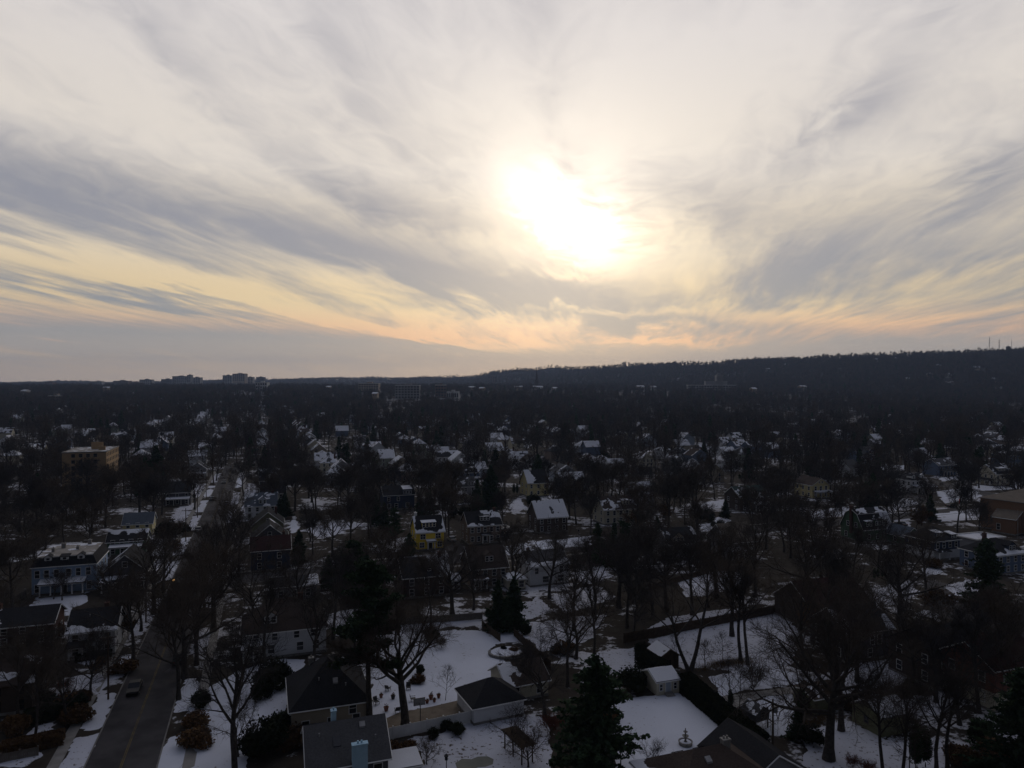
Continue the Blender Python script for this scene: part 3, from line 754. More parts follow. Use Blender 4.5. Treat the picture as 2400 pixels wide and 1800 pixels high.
    if porch:              # (x0, x1, depth, height, posts, snow mode, face)
        x0, x1, pd, ph, npst, sm = porch[:6]; face = porch[6] if len(porch) > 6 else 'F'
        a_, pos = FACE[face]; yy = {'F': d / 2, 'L': w / 2, 'R': w / 2, 'B': d / 2}[face]
        def loc_(o): o.rotation_euler = (0, 0, R(a_)); return o
        b = MB(); q_ = ((x0 - .3, -yy - pd - .3, ph), (x1 + .3, -yy - pd - .3, ph), (x1 + .3, -yy, ph + pd * .28), (x0 - .3, -yy, ph + pd * .28)); b.slab(q_, .14)
        pr = loc_(b.build('porch_roof', rmat, root))
        if sm: snow_quad(pr, q_, sm, seed + 70, .14, .3)
        b = MB(); b.box(x0, x1, -yy - pd, -yy - .06, 0, .45); loc_(b.build('porch_floor', 'wood_grey', root))
        b = MB(); b.tube((x0 - .2, -yy - pd - .2, ph - .06), (x1 + .2, -yy - pd - .2, ph - .06), .12, n=4); loc_(b.build('porch_beam', trim, root))
        pm = MB(); pm.box(-.11, .11, -.11, .11, .45, ph - .1); pm.box(-.16, .16, -.16, .16, .45, .62); pm = pm.mesh('porch_post', trim)
        for i in range(npst):
            x = x0 + .15 + (x1 - x0 - .3) * i / max(1, npst - 1)
            lx, ly = x, -yy - pd + .2; cs, sn_ = math.cos(R(a_)), math.sin(R(a_))
            put('porch_post', pm, root, (lx * cs - ly * sn_, lx * sn_ + ly * cs, 0), R(a_))
    return root
def rows(n, span, zs, size=None):
    ss = [(-span / 2 + span * i / (n - 1)) if n > 1 else 0 for i in range(n)]
    return [((z, ss, size) if size else (z, ss)) for z in zs]

# ------------------------------------------------------------------ the setting: ground, streets, snow lawns
FOOT = []       # footprints kept clear of scattered trees: (centre, half size)
def struct(o): o['kind'] = 'structure'; return o
b = MB(); b.add([(-8500, -300, 0), (8500, -300, 0), (8500, 8500, 0), (-8500, 8500, 0)], [(0, 1, 2, 3)])
struct(b.build('ground', 'ground'))
ys_ = np.concatenate([np.linspace(745, 2150, 30), np.linspace(2400, 8450, 8)]); rv = [(x, float(y), gz(float(y)) - (.25 if y < 760 else 0)) for y in ys_ for x in (-8450.0, 0.0, 8450.0)]
b = MB(); b.add(rv, [(3 * i + k, 3 * i + k + 1, 3 * i + k + 4, 3 * i + k + 3) for i in range(len(ys_) - 1) for k in range(2)]); struct(b.build('rising_ground', 'ground'))
def ribbon(name, pts, w, z, mat, off=0.0):
    """a level strip along a centre line"""
    b = MB(); L = []
    for i, p_ in enumerate(pts):
        a_ = pts[max(0, i - 1)]; c_ = pts[min(len(pts) - 1, i + 1)]; t = (c_ - a_).normalized(); n = Vector((t.y, -t.x, 0))
        L.append((p_ + n * (off - w / 2), p_ + n * (off + w / 2)))
    vs = []; 
    for l, r in L: vs += [(l.x, l.y, z), (r.x, r.y, z)]
    b.add(vs, [(2 * i, 2 * i + 1, 2 * i + 3, 2 * i + 2) for i in range(len(L) - 1)])
    return struct(b.build(name, mat))
def kerb_line(pts, off):
    b = MB()
    for p0, p1 in zip(pts[:-1], pts[1:]):
        t = (p1 - p0).normalized(); n = Vector((t.y, -t.x, 0)); a_, c_ = p0 + n * off, p1 + n * off
        b.slab([a_ - n * .09, a_ + n * .09, c_ + n * .09, c_ - n * .09], .13)
    return struct(b.build('kerb', 'kerb'))
AV0 = Vector((-57.1, 110.0, 0))
avenue = [AV0 + U * t for t in np.linspace(-60, 345, 8)]
ribbon('road', avenue, 8.8, .03, 'asphalt')
for o_ in (-4.45, 4.45): kerb_line(avenue, o_)
ribbon('pavement', avenue, 1.5, .07, 'concrete', -8.3); ribbon('pavement', avenue, 1.5, .07, 'concrete', 8.3)
for o_ in (-.10, .10): ribbon('centre_line', avenue, .11, .036, 'road_paint_yellow', o_)
CS = Vector((.928, .371, 0)); C0 = Vector((-29.0, 196.0, 0))
cross = [C0 + CS * t for t in np.linspace(-47, 330, 8)]
ribbon('road', cross, 8.4, .026, 'asphalt')
for o_ in (-4.25, 4.25): kerb_line(cross, o_)
ribbon('pavement', cross, 1.4, .066, 'concrete', -7.6); ribbon('pavement', cross, 1.4, .066, 'concrete', 7.6)
side = [Vector((216, 296, 0)), Vector((212, 340, 0)), Vector((211, 411, 0)), Vector((202, 560, 0))]
ribbon('road', side, 8.0, .022, 'asphalt')
for o_ in (-4.05, 4.05): kerb_line(side, o_)
# further cross streets between the rows of far houses
for k in range(2, 9):
    c0 = C0 + U * (95 * (k - .2)); ribbon('road', [c0 + CS * t for t in (-260, 0, 260)], 7.5, .018, 'asphalt')

def inside(poly, x, y):
    c = np.zeros(x.shape, bool); n = len(poly)
    for i in range(n):
        (x0, y0), (x1, y1) = poly[i], poly[(i + 1) % n]
        c ^= ((y0 > y) != (y1 > y)) & (x < (x1 - x0) * (y - y0) / (y1 - y0 + 1e-12) + x0)
    return c
def signed_dist(poly, x, y):
    d = np.full(x.shape, 1e9); n = len(poly)
    for i in range(n):
        a_, b_ = np.array(poly[i]), np.array(poly[(i + 1) % n]); e = b_ - a_
        t = np.clip(((x - a_[0]) * e[0] + (y - a_[1]) * e[1]) / (e @ e + 1e-9), 0, 1)
        d = np.minimum(d, np.hypot(x - a_[0] - t * e[0], y - a_[1] - t * e[1]))
    return np.where(inside(poly, x, y), d, -d)
LAWNS = []
def lawn(px_poly, seed, mat='snow', holes=0.0, world=False, keep=True, name='snow_lawn'):
    """snow still lying on a lawn: a thin uneven sheet that melts out at its rim"""
    poly = [(p_[0], p_[1]) for p_ in px_poly] if world else [tuple(G(*p_)[:2]) for p_ in px_poly]
    if keep: LAWNS.append(poly)
    xs, ys = [p_[0] for p_ in poly], [p_[1] for p_ in poly]
    cell = max(.5, (min(ys)) / 300.0)
    x, y = np.meshgrid(np.arange(min(xs) - 1, max(xs) + 1, cell), np.arange(min(ys) - 1, max(ys) + 1, cell))
    m_ = signed_dist(poly, x, y) * .45 + (fbm(x * .45, y * .45, seed) - .5) * 1.1
    m_ = np.minimum(m_, 1.0) - holes * np.clip((fbm(x * .22, y * .22, seed + 5) - .52) * 9, 0, 1.6)
    z = np.clip(m_ * .12, -.04, .075) + .012 + np.clip(m_, 0, 1) * (fbm(x * .9, y * .9, seed + 3) - .5) * .09
    idx = np.arange(x.size).reshape(x.shape)
    f = np.stack([idx[:-1, :-1], idx[:-1, 1:], idx[1:, 1:], idx[1:, :-1]], -1).reshape(-1, 4)
    f = f[(m_.ravel()[f] > 0).any(1)]; used, inv = np.unique(f, return_inverse=True)
    P = np.stack([x.ravel(), y.ravel(), z.ravel()], 1)[used]
    return struct(put(name, np_mesh(name, P, inv.reshape(f.shape), mat, True)))
for k, (poly, mat, holes) in enumerate((
    ([(1432, 1645), (1530, 1632), (1592, 1624), (1772, 1766), (1860, 1850), (1470, 1850), (1436, 1720)], 'snow', 0),
    ([(872, 1565), (885, 1490), (1020, 1480), (1135, 1476), (1160, 1500), (1150, 1540), (1215, 1560), (1165, 1590), (1085, 1640), (1010, 1655), (940, 1668), (868, 1690)], 'snow', .15),
    ([(455, 1625), (560, 1575), (640, 1545), (712, 1548), (695, 1600), (690, 1655), (640, 1690), (590, 1735), (575, 1850), (425, 1850), (440, 1700)], 'snow', .12),
    ([(905, 1765), (960, 1735), (1100, 1700), (1225, 1675), (1280, 1690), (1290, 1850), (1000, 1850), (985, 1760)], 'snow_leafy', .1),
    ([(1525, 1500), (1600, 1478), (1740, 1450), (1830, 1432), (1870, 1470), (1860, 1555), (1745, 1580), (1680, 1568), (1600, 1572), (1525, 1545)], 'snow_leafy', .2),
    ([(1500, 1480), (1560, 1448), (1640, 1432), (1735, 1425), (1740, 1440), (1620, 1462), (1520, 1492)], 'snow_leafy', .2),
    ([(1662, 1590), (1745, 1560), (1830, 1570), (1885, 1590), (1850, 1605), (1690, 1630)], 'snow', .05),
    ([(1760, 1660), (1800, 1632), (1850, 1628), (1868, 1660), (1865, 1700), (1832, 1722), (1800, 1722), (1775, 1700)], 'snow', 0),
    ([(1885, 1590), (1960, 1575), (2060, 1545), (2130, 1535), (2140, 1580), (2050, 1640), (1960, 1670), (1900, 1650)], 'snow_leafy', .15),
    ([(1880, 1710), (1990, 1690), (2080, 1740), (2200, 1720), (2230, 1760), (2200, 1850), (1900, 1850)], 'snow_leafy', .25),
    ([(2050, 1660), (2260, 1610), (2330, 1620), (2200, 1680), (2090, 1700)], 'snow_leafy', .2),
    ([(60, 1425), (95, 1398), (205, 1394), (200, 1410), (160, 1432), (90, 1438)], 'snow', 0),
    ([(110, 1440), (165, 1433), (165, 1441), (112, 1448)], 'snow', 0),
    ([(172, 1545), (200, 1530), (262, 1520), (262, 1545), (205, 1556)], 'snow_leafy', .1),
    ([(135, 1620), (150, 1590), (215, 1580), (262, 1570), (255, 1600), (238, 1632), (200, 1630), (140, 1637)], 'snow_leafy', .1),
    ([(40, 1735), (75, 1705), (118, 1695), (120, 1712), (95, 1740), (50, 1752)], 'snow_leafy', .1),
    ([(0, 1795), (10, 1775), (70, 1765), (95, 1775), (50, 1800)], 'snow_leafy', .2),
    ([(75, 1395), (85, 1383), (205, 1378), (230, 1368), (240, 1376), (200, 1392)], 'snow', .1),
    ([(920, 1310), (940, 1303), (1040, 1298), (1060, 1280), (1070, 1300), (1010, 1318), (945, 1322)], 'snow', 0),
    ([(1160, 1287), (1230, 1272), (1262, 1292), (1190, 1302)], 'snow', .1), ([(1300, 1266), (1395, 1255), (1400, 1276), (1320, 1286)], 'snow', 0), ([(1240, 1272), (1290, 1264), (1310, 1285), (1275, 1292)], 'snow', .1),
    ([(900, 1322), (935, 1312), (945, 1338), (905, 1340)], 'snow', .1), ([(740, 1360), (930, 1340), (935, 1348), (735, 1372)], 'snow_leafy', .3),
    ([(1290, 1400), (1400, 1370), (1440, 1400), (1330, 1440)], 'snow_leafy', .3), ([(1340, 1345), (1400, 1330), (1440, 1350), (1370, 1372)], 'snow_leafy', .3),
    ([(1575, 1360), (1690, 1338), (1760, 1345), (1740, 1378), (1610, 1400)], 'snow_leafy', .3), ([(1640, 1230), (1700, 1222), (1705, 1245), (1645, 1248)], 'snow', 0),
    ([(1645, 1180), (1705, 1168), (1700, 1190), (1650, 1195)], 'snow', .1), ([(1670, 1215), (1705, 1210), (1710, 1222), (1672, 1226)], 'snow', 0),
    ([(1900, 1200), (1990, 1186), (2000, 1205), (1905, 1220)], 'snow', .1), ([(2090, 1172), (2140, 1165), (2155, 1180), (2100, 1195)], 'snow', .1),
    ([(2195, 1152), (2290, 1140), (2300, 1165), (2215, 1180)], 'snow', 0), ([(2190, 1115), (2240, 1110), (2275, 1118), (2210, 1128)], 'snow', 0),
    ([(2190, 1205), (2298, 1190), (2298, 1218), (2205, 1222)], 'snow', 0), ([(2060, 1093), (2120, 1090), (2120, 1103), (2070, 1103)], 'snow', .1),
    ([(2095, 1220), (2130, 1215), (2135, 1240), (2100, 1245)], 'snow_leafy', .1), ([(2290, 1135), (2400, 1130), (2400, 1145), (2300, 1150)], 'snow', .1),
    ([(1190, 1185), (1215, 1165), (1235, 1190), (1205, 1205)], 'snow_leafy', .1), ([(2050, 1385), (2130, 1360), (2160, 1390), (2080, 1420)], 'snow_leafy', .3),
    ([(2160, 1335), (2200, 1325), (2210, 1340), (2170, 1350)], 'snow', .1), ([(700, 1245), (790, 1220), (850, 1230), (760, 1262)], 'snow_leafy', .45), ([(680, 1225), (690, 1210), (700, 1240), (685, 1250)], 'snow', 0),
    ([(890, 1500), (940, 1465), (1000, 1450), (1100, 1455), (1020, 1478)], 'snow_leafy', .4), ([(760, 1440), (880, 1420), (880, 1470), (790, 1490)], 'snow_leafy', .4),
    ([(1240, 1460), (1420, 1440), (1380, 1500), (1260, 1530)], 'snow_leafy', .2), ([(1400, 1530), (1500, 1515), (1510, 1560), (1420, 1590)], 'snow_leafy', .25),
    ([(1150, 1490), (1215, 1475), (1240, 1500), (1165, 1508)], 'snow', .1), ([(2200, 1375), (2290, 1350), (2330, 1390), (2240, 1410)], 'snow_leafy', .4),
    ([(1180, 1430), (1260, 1400), (1290, 1430), (1200, 1465)], 'snow_leafy', .2), ([(2160, 1425), (2210, 1440), (2200, 1455), (2150, 1440)], 'snow', .1),
    )): lawn(poly, 30 + k, mat, holes)
# verges of the avenue: snow between kerb and pavement, cut by driveways
def along(t0, t1, o0, o1):
    n = Vector((U.y, -U.x, 0)); return [tuple((AV0 + U * t + n * o)[:2]) for t, o in ((t0, o0), (t1, o0), (t1, o1), (t0, o1))]
for k, (t0, t1, s) in enumerate(((-22, -8, -1), (-6.5, 6, -1), (12, 24, -1), (34, 60, -1), (75, 96, -1), (104, 128, -1), (140, 168, -1), (176, 205, -1), (215, 250, -1), (262, 300, -1),
                                 (-26, -12, 1), (-4, 9, 1), (20, 32, 1), (70, 90, 1), (150, 178, 1), (190, 225, 1), (240, 280, 1))):
    lawn(along(t0, t1, s * 4.7, s * 7.4), 120 + k, 'snow' if k % 3 else 'snow_leafy', .12, True, False, 'snow_verge')
for k, (t0, t1, s) in enumerate(((84, 100, -1), (104, 150, -1), (160, 200, -1), (215, 260, -1), (150, 190, 1), (205, 250, 1))):
    lawn(along(t0, t1, s * 9.4, s * 14.5), 150 + k, 'snow_leafy', .4, True, True, 'snow_lawn')
# driveways and yards
def yard(name, px_poly, z, mat):
    b = MB(); b.add([tuple(G(*p_)[:2]) + (z,) for p_ in px_poly], [list(range(len(px_poly)))]); return struct(b.build(name, mat))
yard('driveway', [(862, 1705), (935, 1672), (1012, 1658), (1088, 1640), (1130, 1655), (1112, 1672), (1000, 1702), (905, 1728), (855, 1755)], .10, 'gravel')
yard('driveway', [(1690, 1634), (1880, 1608), (1970, 1640), (1900, 1668), (1860, 1628), (1790, 1634), (1720, 1665)], .10, 'concrete')
yard('driveway', [(1040, 1285), (1075, 1268), (1090, 1290), (1060, 1312)], .09, 'asphalt'); yard('driveway', [(1288, 1270), (1300, 1266), (1330, 1290), (1305, 1294)], .09, 'asphalt')
yard('driveway', [(2130, 1160), (2180, 1170), (2190, 1186), (2120, 1170)], .09, 'asphalt'); yard('driveway', [(190, 1440), (235, 1425), (245, 1445), (160, 1470)], .05, 'asphalt')
yard('driveway', [(2168, 1356), (2280, 1382), (2420, 1420), (2420, 1560), (2300, 1482), (2180, 1432)], .02, 'asphalt'); LAWNS.append([tuple(G(*q_)[:2]) for q_ in ((2168, 1356), (2280, 1382), (2420, 1420), (2420, 1560), (2300, 1482), (2180, 1432))])
yard('pool', [(1067, 1792), (1082, 1781), (1105, 1782), (1120, 1776), (1142, 1775), (1157, 1782), (1155, 1794), (1138, 1800), (1120, 1801), (1100, 1812), (1072, 1806)], .11, 'pool_cover')

# ------------------------------------------------------------------ houses one can pick out
LAND = []       # landmarks for describing trees: (phrase, position)
def H_(lm, *a, **k):
    o = house(*a, **k); FOOT.append((Vector(o.location), max(k.get('w', 0), o['foot'][0], o['foot'][1]) / 2)); del o['foot']
    if lm:
        LAND.append((lm, Vector(o.location)))
        if o.location.y > 150: SHOW.append((Vector(o.location), FOOT[-1][1] + 1.5))
    return o
SHOW = []     # houses that stand in plain view: few trees in front of them
W2 = lambda n, span, he: rows(n, span, (he * .28, he * .74))
# left of the avenue
H_('blue mansard house', 'mansard_house', 'blue clapboard house with dark mansard, three white dormers and flat pale roof', 150, 1392, 13.2, 13.5, 6.6, 'mansard', 2.1, 'siding_blue', 'roof_black',
   snow={'top': 'patch'}, wins={'F': [(5.0, [-5.5, -3.6, -1.6, .9, 2.9, 5.0], (.95, 1.7)), (1.7, [-5.5, 5.2], (.95, 1.8))], 'R': W2(3, 8, 6.6)}, dormers=[(-3.4, 1.5, 1.5, 'gable', .35, None, 'white_paint'), (0, 1.7, 1.4, 'shed', .35, None, 'white_paint'), (3.4, 1.5, 1.5, 'gable', .35, None, 'white_paint')],
   porch=(-4.6, 4.4, 2.4, 3.0, 5, 'full'), chim=[(-2.2, 2.5, .9, 1.3, 'concrete'), (3.0, 4.8, .8, 1.4, 'concrete'), (-3.6, -1, .6, 1.0, 'concrete'), (1.4, 0, .6, .9, 'concrete')], door=(0, 1.1, 2.3, 'dark_paint'))
H_('grey bungalow beside the blue mansard house', 'bungalow', 'dark grey house with front gable and snowy porch roof, right of the blue mansard house', 292, 1385, 9.5, 12, 4.6, 'gy', .85, 'siding_dark_grey', 'roof_black',
   snow={'left': 'patch'}, wins={'F': [(6.3, [0], (1.0, 1.3)), (1.7, [-3, 3])], 'R': W2(3, 8, 4.6)}, porch=(-4.6, 4.6, 2.6, 2.9, 4, 'half'), door=(0.2, 1, 2.1, 'dark_paint'))
H_('house with the pale blue roof', 'house', 'pale house with smooth blue-grey roof behind the grey bungalow', 322, 1258, 8.5, 9, 4.2, 'gx', .62, 'siding_pale_yellow', 'roof_blue', wins={'F': W2(3, 5.5, 5), 'R': W2(2, 5, 5)})
H_(None, 'house', 'dark green house with snow-edged white porch behind the pale blue roof', 296, 1302, 10, 8, 4.2, 'gx', .6, 'siding_green', 'roof_black', snow={'front': 'ridge'}, wins={'F': W2(4, 7, 5.2), 'R': W2(2, 5, 5.2)}, porch=(-4, 4, 2, 2.7, 4, 'full'))
H_('dark avenue house with snowy porch', 'house', 'black-roofed house with white snow on its porch beside the avenue', 415, 1185, 10, 10, 5.4, 'gx', .75, 'siding_dark_grey', 'roof_black', wins={'F': W2(3, 7, 5.4), 'R': W2(3, 6, 5.4)}, porch=(-4, 4.5, 2.2, 2.8, 4, 'full'))
H_('snowy gable by the avenue', 'house', 'small grey house with snow-edged gable on left side of avenue', 462, 1122, 8.5, 10, 5.2, 'gy', .75, 'siding_grey', 'roof_grey', snow='edge', wins={'F': W2(2, 4, 5.2), 'R': W2(3, 6, 5.2)}, porch=(-4, 4, 2, 2.7, 3, 'full'))
H_('white house by the avenue', 'house', 'white house with melting snow along its dark eave, left of the avenue', 214, 1541, 7.6, 8.6, 4.8, 'gx', .66, 'siding_white', 'roof_black', snow={'front': 'eave'}, wins={'F': W2(3, 5.2, 4.8), 'R': W2(2, 5, 4.8)}, porch=(-3.4, -1.0, 1.8, 2.6, 2, None), chim=[(1.5, 1.2, .7, .5, 'brick_dark')])
H_('brick house at the left edge', 'brick_house', 'dark red brick house with white gable trim at left edge', 30, 1516, 13, 8.5, 3.9, 'gx', .52, 'brick_dark', 'roof_black', snow={'front': 'left'}, wins={'F': W2(4, 9, 3.9), 'R': [(1.6, [-2, 2])]}, win=(.9, 1.1), chim=[(-3.5, 0, .9, .9, 'brick_dark')])
H_(None, 'brick_house', 'dark brown house with thin snowy roof edge in lower left corner', -8, 1680, 9, 9, 4.6, 'gx', .55, 'siding_dark_brown', 'roof_brown', trim='wood_dark', snow={'front': 'patch'}, wins={'F': W2(3, 6, 5), 'R': W2(2, 5, 5)})
# right of the avenue
H_(None, 'house', 'grey house with snow along its ridge and white front gable, right of avenue', 632, 1152, 9, 11, 5.2, 'gx', .85, 'siding_grey', 'roof_black', snow={'front': 'ridge'}, wins={'F': W2(3, 6, 5.2), 'L': W2(2, 5, 5.2)}, dormers=[(0, 2.4, 1.4, 'gable', .8, None, 'white_paint')])
H_(None, 'house', 'black-roofed house with pale sage side wall, right of avenue', 640, 1188, 9.5, 9, 5.6, 'gx', .9, 'siding_sage', 'roof_black', wins={'F': W2(3, 6, 5.6), 'R': W2(2, 5, 5.6)})
H_('house with the blue-grey roof', 'house', 'blue-grey roofed house with snow in its white gable dormer', 612, 1216, 11, 10, 4.8, 'gx', .8, 'siding_white', 'roof_blue', snow={'front': 'patch'}, wins={'F': W2(4, 8, 4.8), 'R': W2(2, 5, 4.8)}, dormers=[(.5, 2.8, 1.5, 'gable', .7, 'half', 'siding_pale_blue')], chim=[(4, 0, .9, .6, 'brick_dark')])
H_(None, 'house', 'olive house with wide front gable and brown chimney, right of avenue', 628, 1262, 9.5, 11, 4.6, 'gy', .8, 'siding_olive', 'roof_black', wins={'F': [(5.6, [0]), (1.6, [-2.5, 2.5])], 'R': W2(3, 7, 4.6)}, chim=[(2.5, 2, .8, .2, 'brick_dark')])
H_(None, 'house', 'dark house with small white-lit front gable behind the navy house', 632, 1300, 10, 10, 4.6, 'gy', .8, 'siding_dark_grey', 'roof_black', snow={'right': 'edge'}, wins={'F': [(5.8, [0])], 'R': W2(3, 7, 4.6)})
H_('navy house with maroon roof', 'house', 'navy clapboard house with dark maroon roof and white corner trim', 634, 1338, 9.8, 9, 5.6, 'gx', .6, 'siding_navy', 'roof_maroon', wins={'F': [(4.0, [-2.8, 2.2]), (1.5, [-2.8, 2.2])], 'R': W2(2, 5, 5.6)}, chim=[(3.4, .8, .7, .8, 'brick_dark')])
H_('low roof with half-melted snow', 'garage', 'low flat-roofed building with half-melted snow on dark roof', 690, 1408, 10, 8.5, 3.4, 'gx', .25, 'siding_grey', 'roof_black', snow={'front': 'right', 'back': 'right'}, wins={'F': [(1.7, [-3, 0, 3])]}, cat='garage')
H_('big white house behind trees', 'house', 'large white-walled house with broad dark roof behind bare trees', 668, 1540, 14.5, 11, 5.0, 'hip', .75, 'siding_white', 'roof_brown', wins={'F': [(1.7, [-5.4, -2.4, 2.6, 5.4], (1.1, 1.5)), (3.9, [-5, -1.8, 2, 5], (.9, 1.2))], 'L': W2(3, 7, 5.0)}, dormers=[(-2.5, 2.2, 1.4, 'gable', 1.2, None)], porch=(-7.2, -3.6, 2.2, 2.7, 3, 'half'), chim=[(3, 1, .9, .4, 'brick_dark')])
H_('tan house with the steep dark roof', 'house', 'tan house with steep dark hipped roof below the tall pine', 776, 1722, 10.8, 12, 4.3, 'hip', .84, 'siding_tan', 'roof_black', wins={'F': [(1.7, [-3.5, 0, 3.5]), (3.3, [3.0])], 'L': W2(3, 7, 4.3), 'R': W2(3, 7, 4.3)}, chim=[(1.2, 1.5, .8, -.2, 'stone'), (-2.2, 3, .7, -1.0, 'stone')])
H_('roof with the pale blue chimney', 'house', 'dark grey roof with big pale blue chimney at bottom edge', 818, 1888, 9.2, 9.4, 5.0, 'gx', .62, 'siding_dark_grey', 'roof_grey', snow={'back': 'right'}, wins={'F': [(3.6, [-2.8, 3.4])]}, chim=[(1.2, -5.0, 1.8, -.75, 'blue_chimney'), (-1.3, .9, .62, 1.0, 'blue_chimney')])
H_('snow-covered annex', 'garage', 'flat annex with unbroken snow on its roof beside the blue chimney', 948, 1860, 4.2, 3.9, 3.0, 'shed', .05, 'siding_white', 'flat_roof', snow={'front': 'full'}, wins={'F': [(1.6, [0])]}, cat='annex', over=.15)
# along the cross street
H_('yellow house', 'house', 'bright yellow house with white eyebrow portico and snowy shed dormer', 1009, 1289, 8.2, 9.2, 5.5, 'gx', .85, 'siding_yellow', 'roof_black', snow={'front': 'rim'}, wins={'F': [(4.1, [-2.3, 2.3], (1.5, 1.4)), (1.6, [-2.6, 2.8], (1.3, 1.5))], 'L': W2(2, 4, 5.5)}, trim='white_paint', mull=1,
   dormers=[(-.2, 4.2, 1.35, 'shed', 1.2, 'full', 'siding_yellow')], porch=(-1.2, 1.2, 1.3, 2.75, 2, 'full'), door=(0, 1.1, 2.2, 'dark_paint'), chim=[(-3.4, 1.2, .8, .9, 'white_paint')])
H_('brown colonial house', 'house', 'brown house with two rows of five white-framed windows and pedimented door', 1137, 1274, 10.6, 8.8, 5.8, 'gx', .8, 'siding_brown', 'roof_black', snow={'front': 'patch'}, wins={'F': rows(5, 8.2, (1.6, 4.35)), 'L': W2(2, 4.5, 5.8)},
   dormers=[(.3, 3.2, 1.2, 'shed', 1.3, 'eave', 'siding_grey')], door=(0, 1.2, 2.3, 'dark_paint'), porch=(-1.3, 1.3, 1.4, 2.9, 2, 'eave'), chim=[(4.3, 0, .8, .7, 'brick_dark')])
H_(None, 'annex', 'low side wing with paired windows right of the brown house', 1184, 1262, 3.6, 5, 2.9, 'flat', 0, 'siding_brown', 'flat_roof', snow={'top': 'patch'}, wins={'F': [(1.5, [-.9, .9])]}, cat='annex', over=.2)
H_('house with the twin-window dormer', 'house', 'dark shingled house with steep gable dormer in front of brown colonial', 1148, 1378, 9.2, 9.5, 5.0, 'gx', .85, 'siding_brown', 'roof_brown', wins={'F': W2(4, 6.8, 5.0), 'R': W2(2, 5, 5)}, dormers=[(.2, 2.2, 1.7, 'gable', 1.1, None)], porch=(-4.4, -1.2, 2.2, 2.7, 3, 'eave'), chim=[(-3.2, .4, .7, .7, 'brick_dark')])
H_(None, 'annex', 'snow-dusted hipped garden room on posts beside dormered house', 1212, 1384, 4.2, 4.4, 2.8, 'hip', .5, 'siding_cream', 'roof_grey', snow='half', wins={'F': [(1.5, [-1.1, 1.1], (1.2, 1.5))], 'R': [(1.5, [0])]}, cat='annex')
H_('dark house with snow at one roof edge', 'house', 'dark brown house with snow along right edge of roof and red chimney', 1000, 1400, 10.8, 9.5, 5.0, 'gx', .7, 'siding_dark_brown', 'roof_black', snow={'front': 'right'}, wins={'F': W2(3, 7, 5), 'R': W2(2, 5, 5)}, dormers=[(.8, 1.8, 1.2, 'shed', 1.0, None)], chim=[(4.0, -.4, .8, .9, 'brick_dark')])
H_(None, 'garage', 'small white garage with snowy shed roof beside dark brown house', 1062, 1385, 3.4, 4.0, 2.6, 'gx', .5, 'siding_white', 'roof_grey', snow='most', wins={'F': [(1.4, [-.8, .8])]}, cat='garage')
H_('white house with snow along its eave', 'house', 'white clapboard house with snow line along its dark eave, behind forked tree', 1288, 1372, 10.2, 9, 5.0, 'gx', .6, 'siding_white', 'roof_grey', snow={'front': 'eave'}, wins={'F': [(1.6, [-1.0, 3], (1.6, 1.5)), (3.8, [-3.4, 3.2])], 'L': W2(2, 5, 5)}, chim=[(-4, 0, .7, .7, 'brick_dark')])
H_('brown house under a full snow roof', 'house', 'brown house with most of its front roof slope under snow', 1296, 1248, 10.6, 10, 5.2, 'gx', .95, 'siding_dark_brown', 'roof_grey', snow={'front': 'most'}, wins={'F': W2(4, 8, 5.2), 'L': W2(2, 5, 5.2)})
H_('pale yellow house', 'house', 'pale yellow house with bright snow on its upper roof slope', 1262, 1164, 9.6, 10, 6.2, 'gx', 1.0, 'siding_pale_yellow', 'roof_black', snow={'front': 'left'}, wins={'F': W2(3, 6.5, 6.2), 'L': W2(2, 5, 6.2)}, chim=[(-2, 0, .9, .5, 'white_paint')])
H_(None, 'house', 'white two-storey house with snowy roof, right of the pale yellow house', 1346, 1158, 11.4, 9.5, 5.6, 'gx', .75, 'siding_white', 'roof_grey', snow={'front': 'most'}, wins={'F': W2(4, 8, 5.6), 'L': W2(2, 5, 5.6)}, dormers=[(-1, 2.8, 1.4, 'gable', .2, 'most', 'siding_white')], porch=(-4, 3, 2, 2.7, 4, 'full'))
H_('small dark blue house', 'house', 'small dark blue house with snow-lined roof and dormer', 1106, 1133, 7.4, 8, 5.6, 'gx', .9, 'siding_slate_blue', 'roof_black', snow={'front': 'edge'}, wins={'F': W2(2, 3.5, 5.6)}, dormers=[(.3, 3.2, 1.2, 'shed', .9, 'full', 'siding_slate_blue')], porch=(-3.4, 3.4, 2, 2.7, 3, 'full'))
H_('navy house with the arched window', 'house', 'navy house with white windows and snowy front gable left of spruces', 936, 1194, 12, 10, 5.8, 'gx', .6, 'siding_navy', 'roof_black', wins={'F': [(4.2, [-4.2, -.4]), (1.6, [-4, -1.2, 3.2], (1.2, 1.5))], 'R': W2(2, 5, 5.8)}, dormers=[(3.2, 3.4, 2.2, 'shed', -.4, 'full', 'siding_navy')])
H_(None, 'garage', 'white gabled garage with snow on one slope between evergreens', 1052, 1188, 5.6, 6, 2.8, 'gy', .65, 'siding_white', 'roof_grey', snow={'right': 'edge'}, wins={'F': [(1.5, [0])]}, cat='garage')
H_(None, 'garage', 'low twin-gabled garage with snow caps behind the brown colonial', 1090, 1180, 6.4, 6, 2.6, 'gy', .55, 'siding_cream', 'roof_grey', snow='most', cat='garage', wins={'F': [(1.4, [0])]})
H_(None, 'house', 'grey house with cross gable behind the brown colonial', 1092, 1168, 9, 9, 5.2, 'gx', .8, 'siding_grey', 'roof_grey', snow={'front': 'patch'}, wins={'F': W2(3, 6, 5.2)}, dormers=[(2.2, 2.8, 1.8, 'gable', .2, None)])
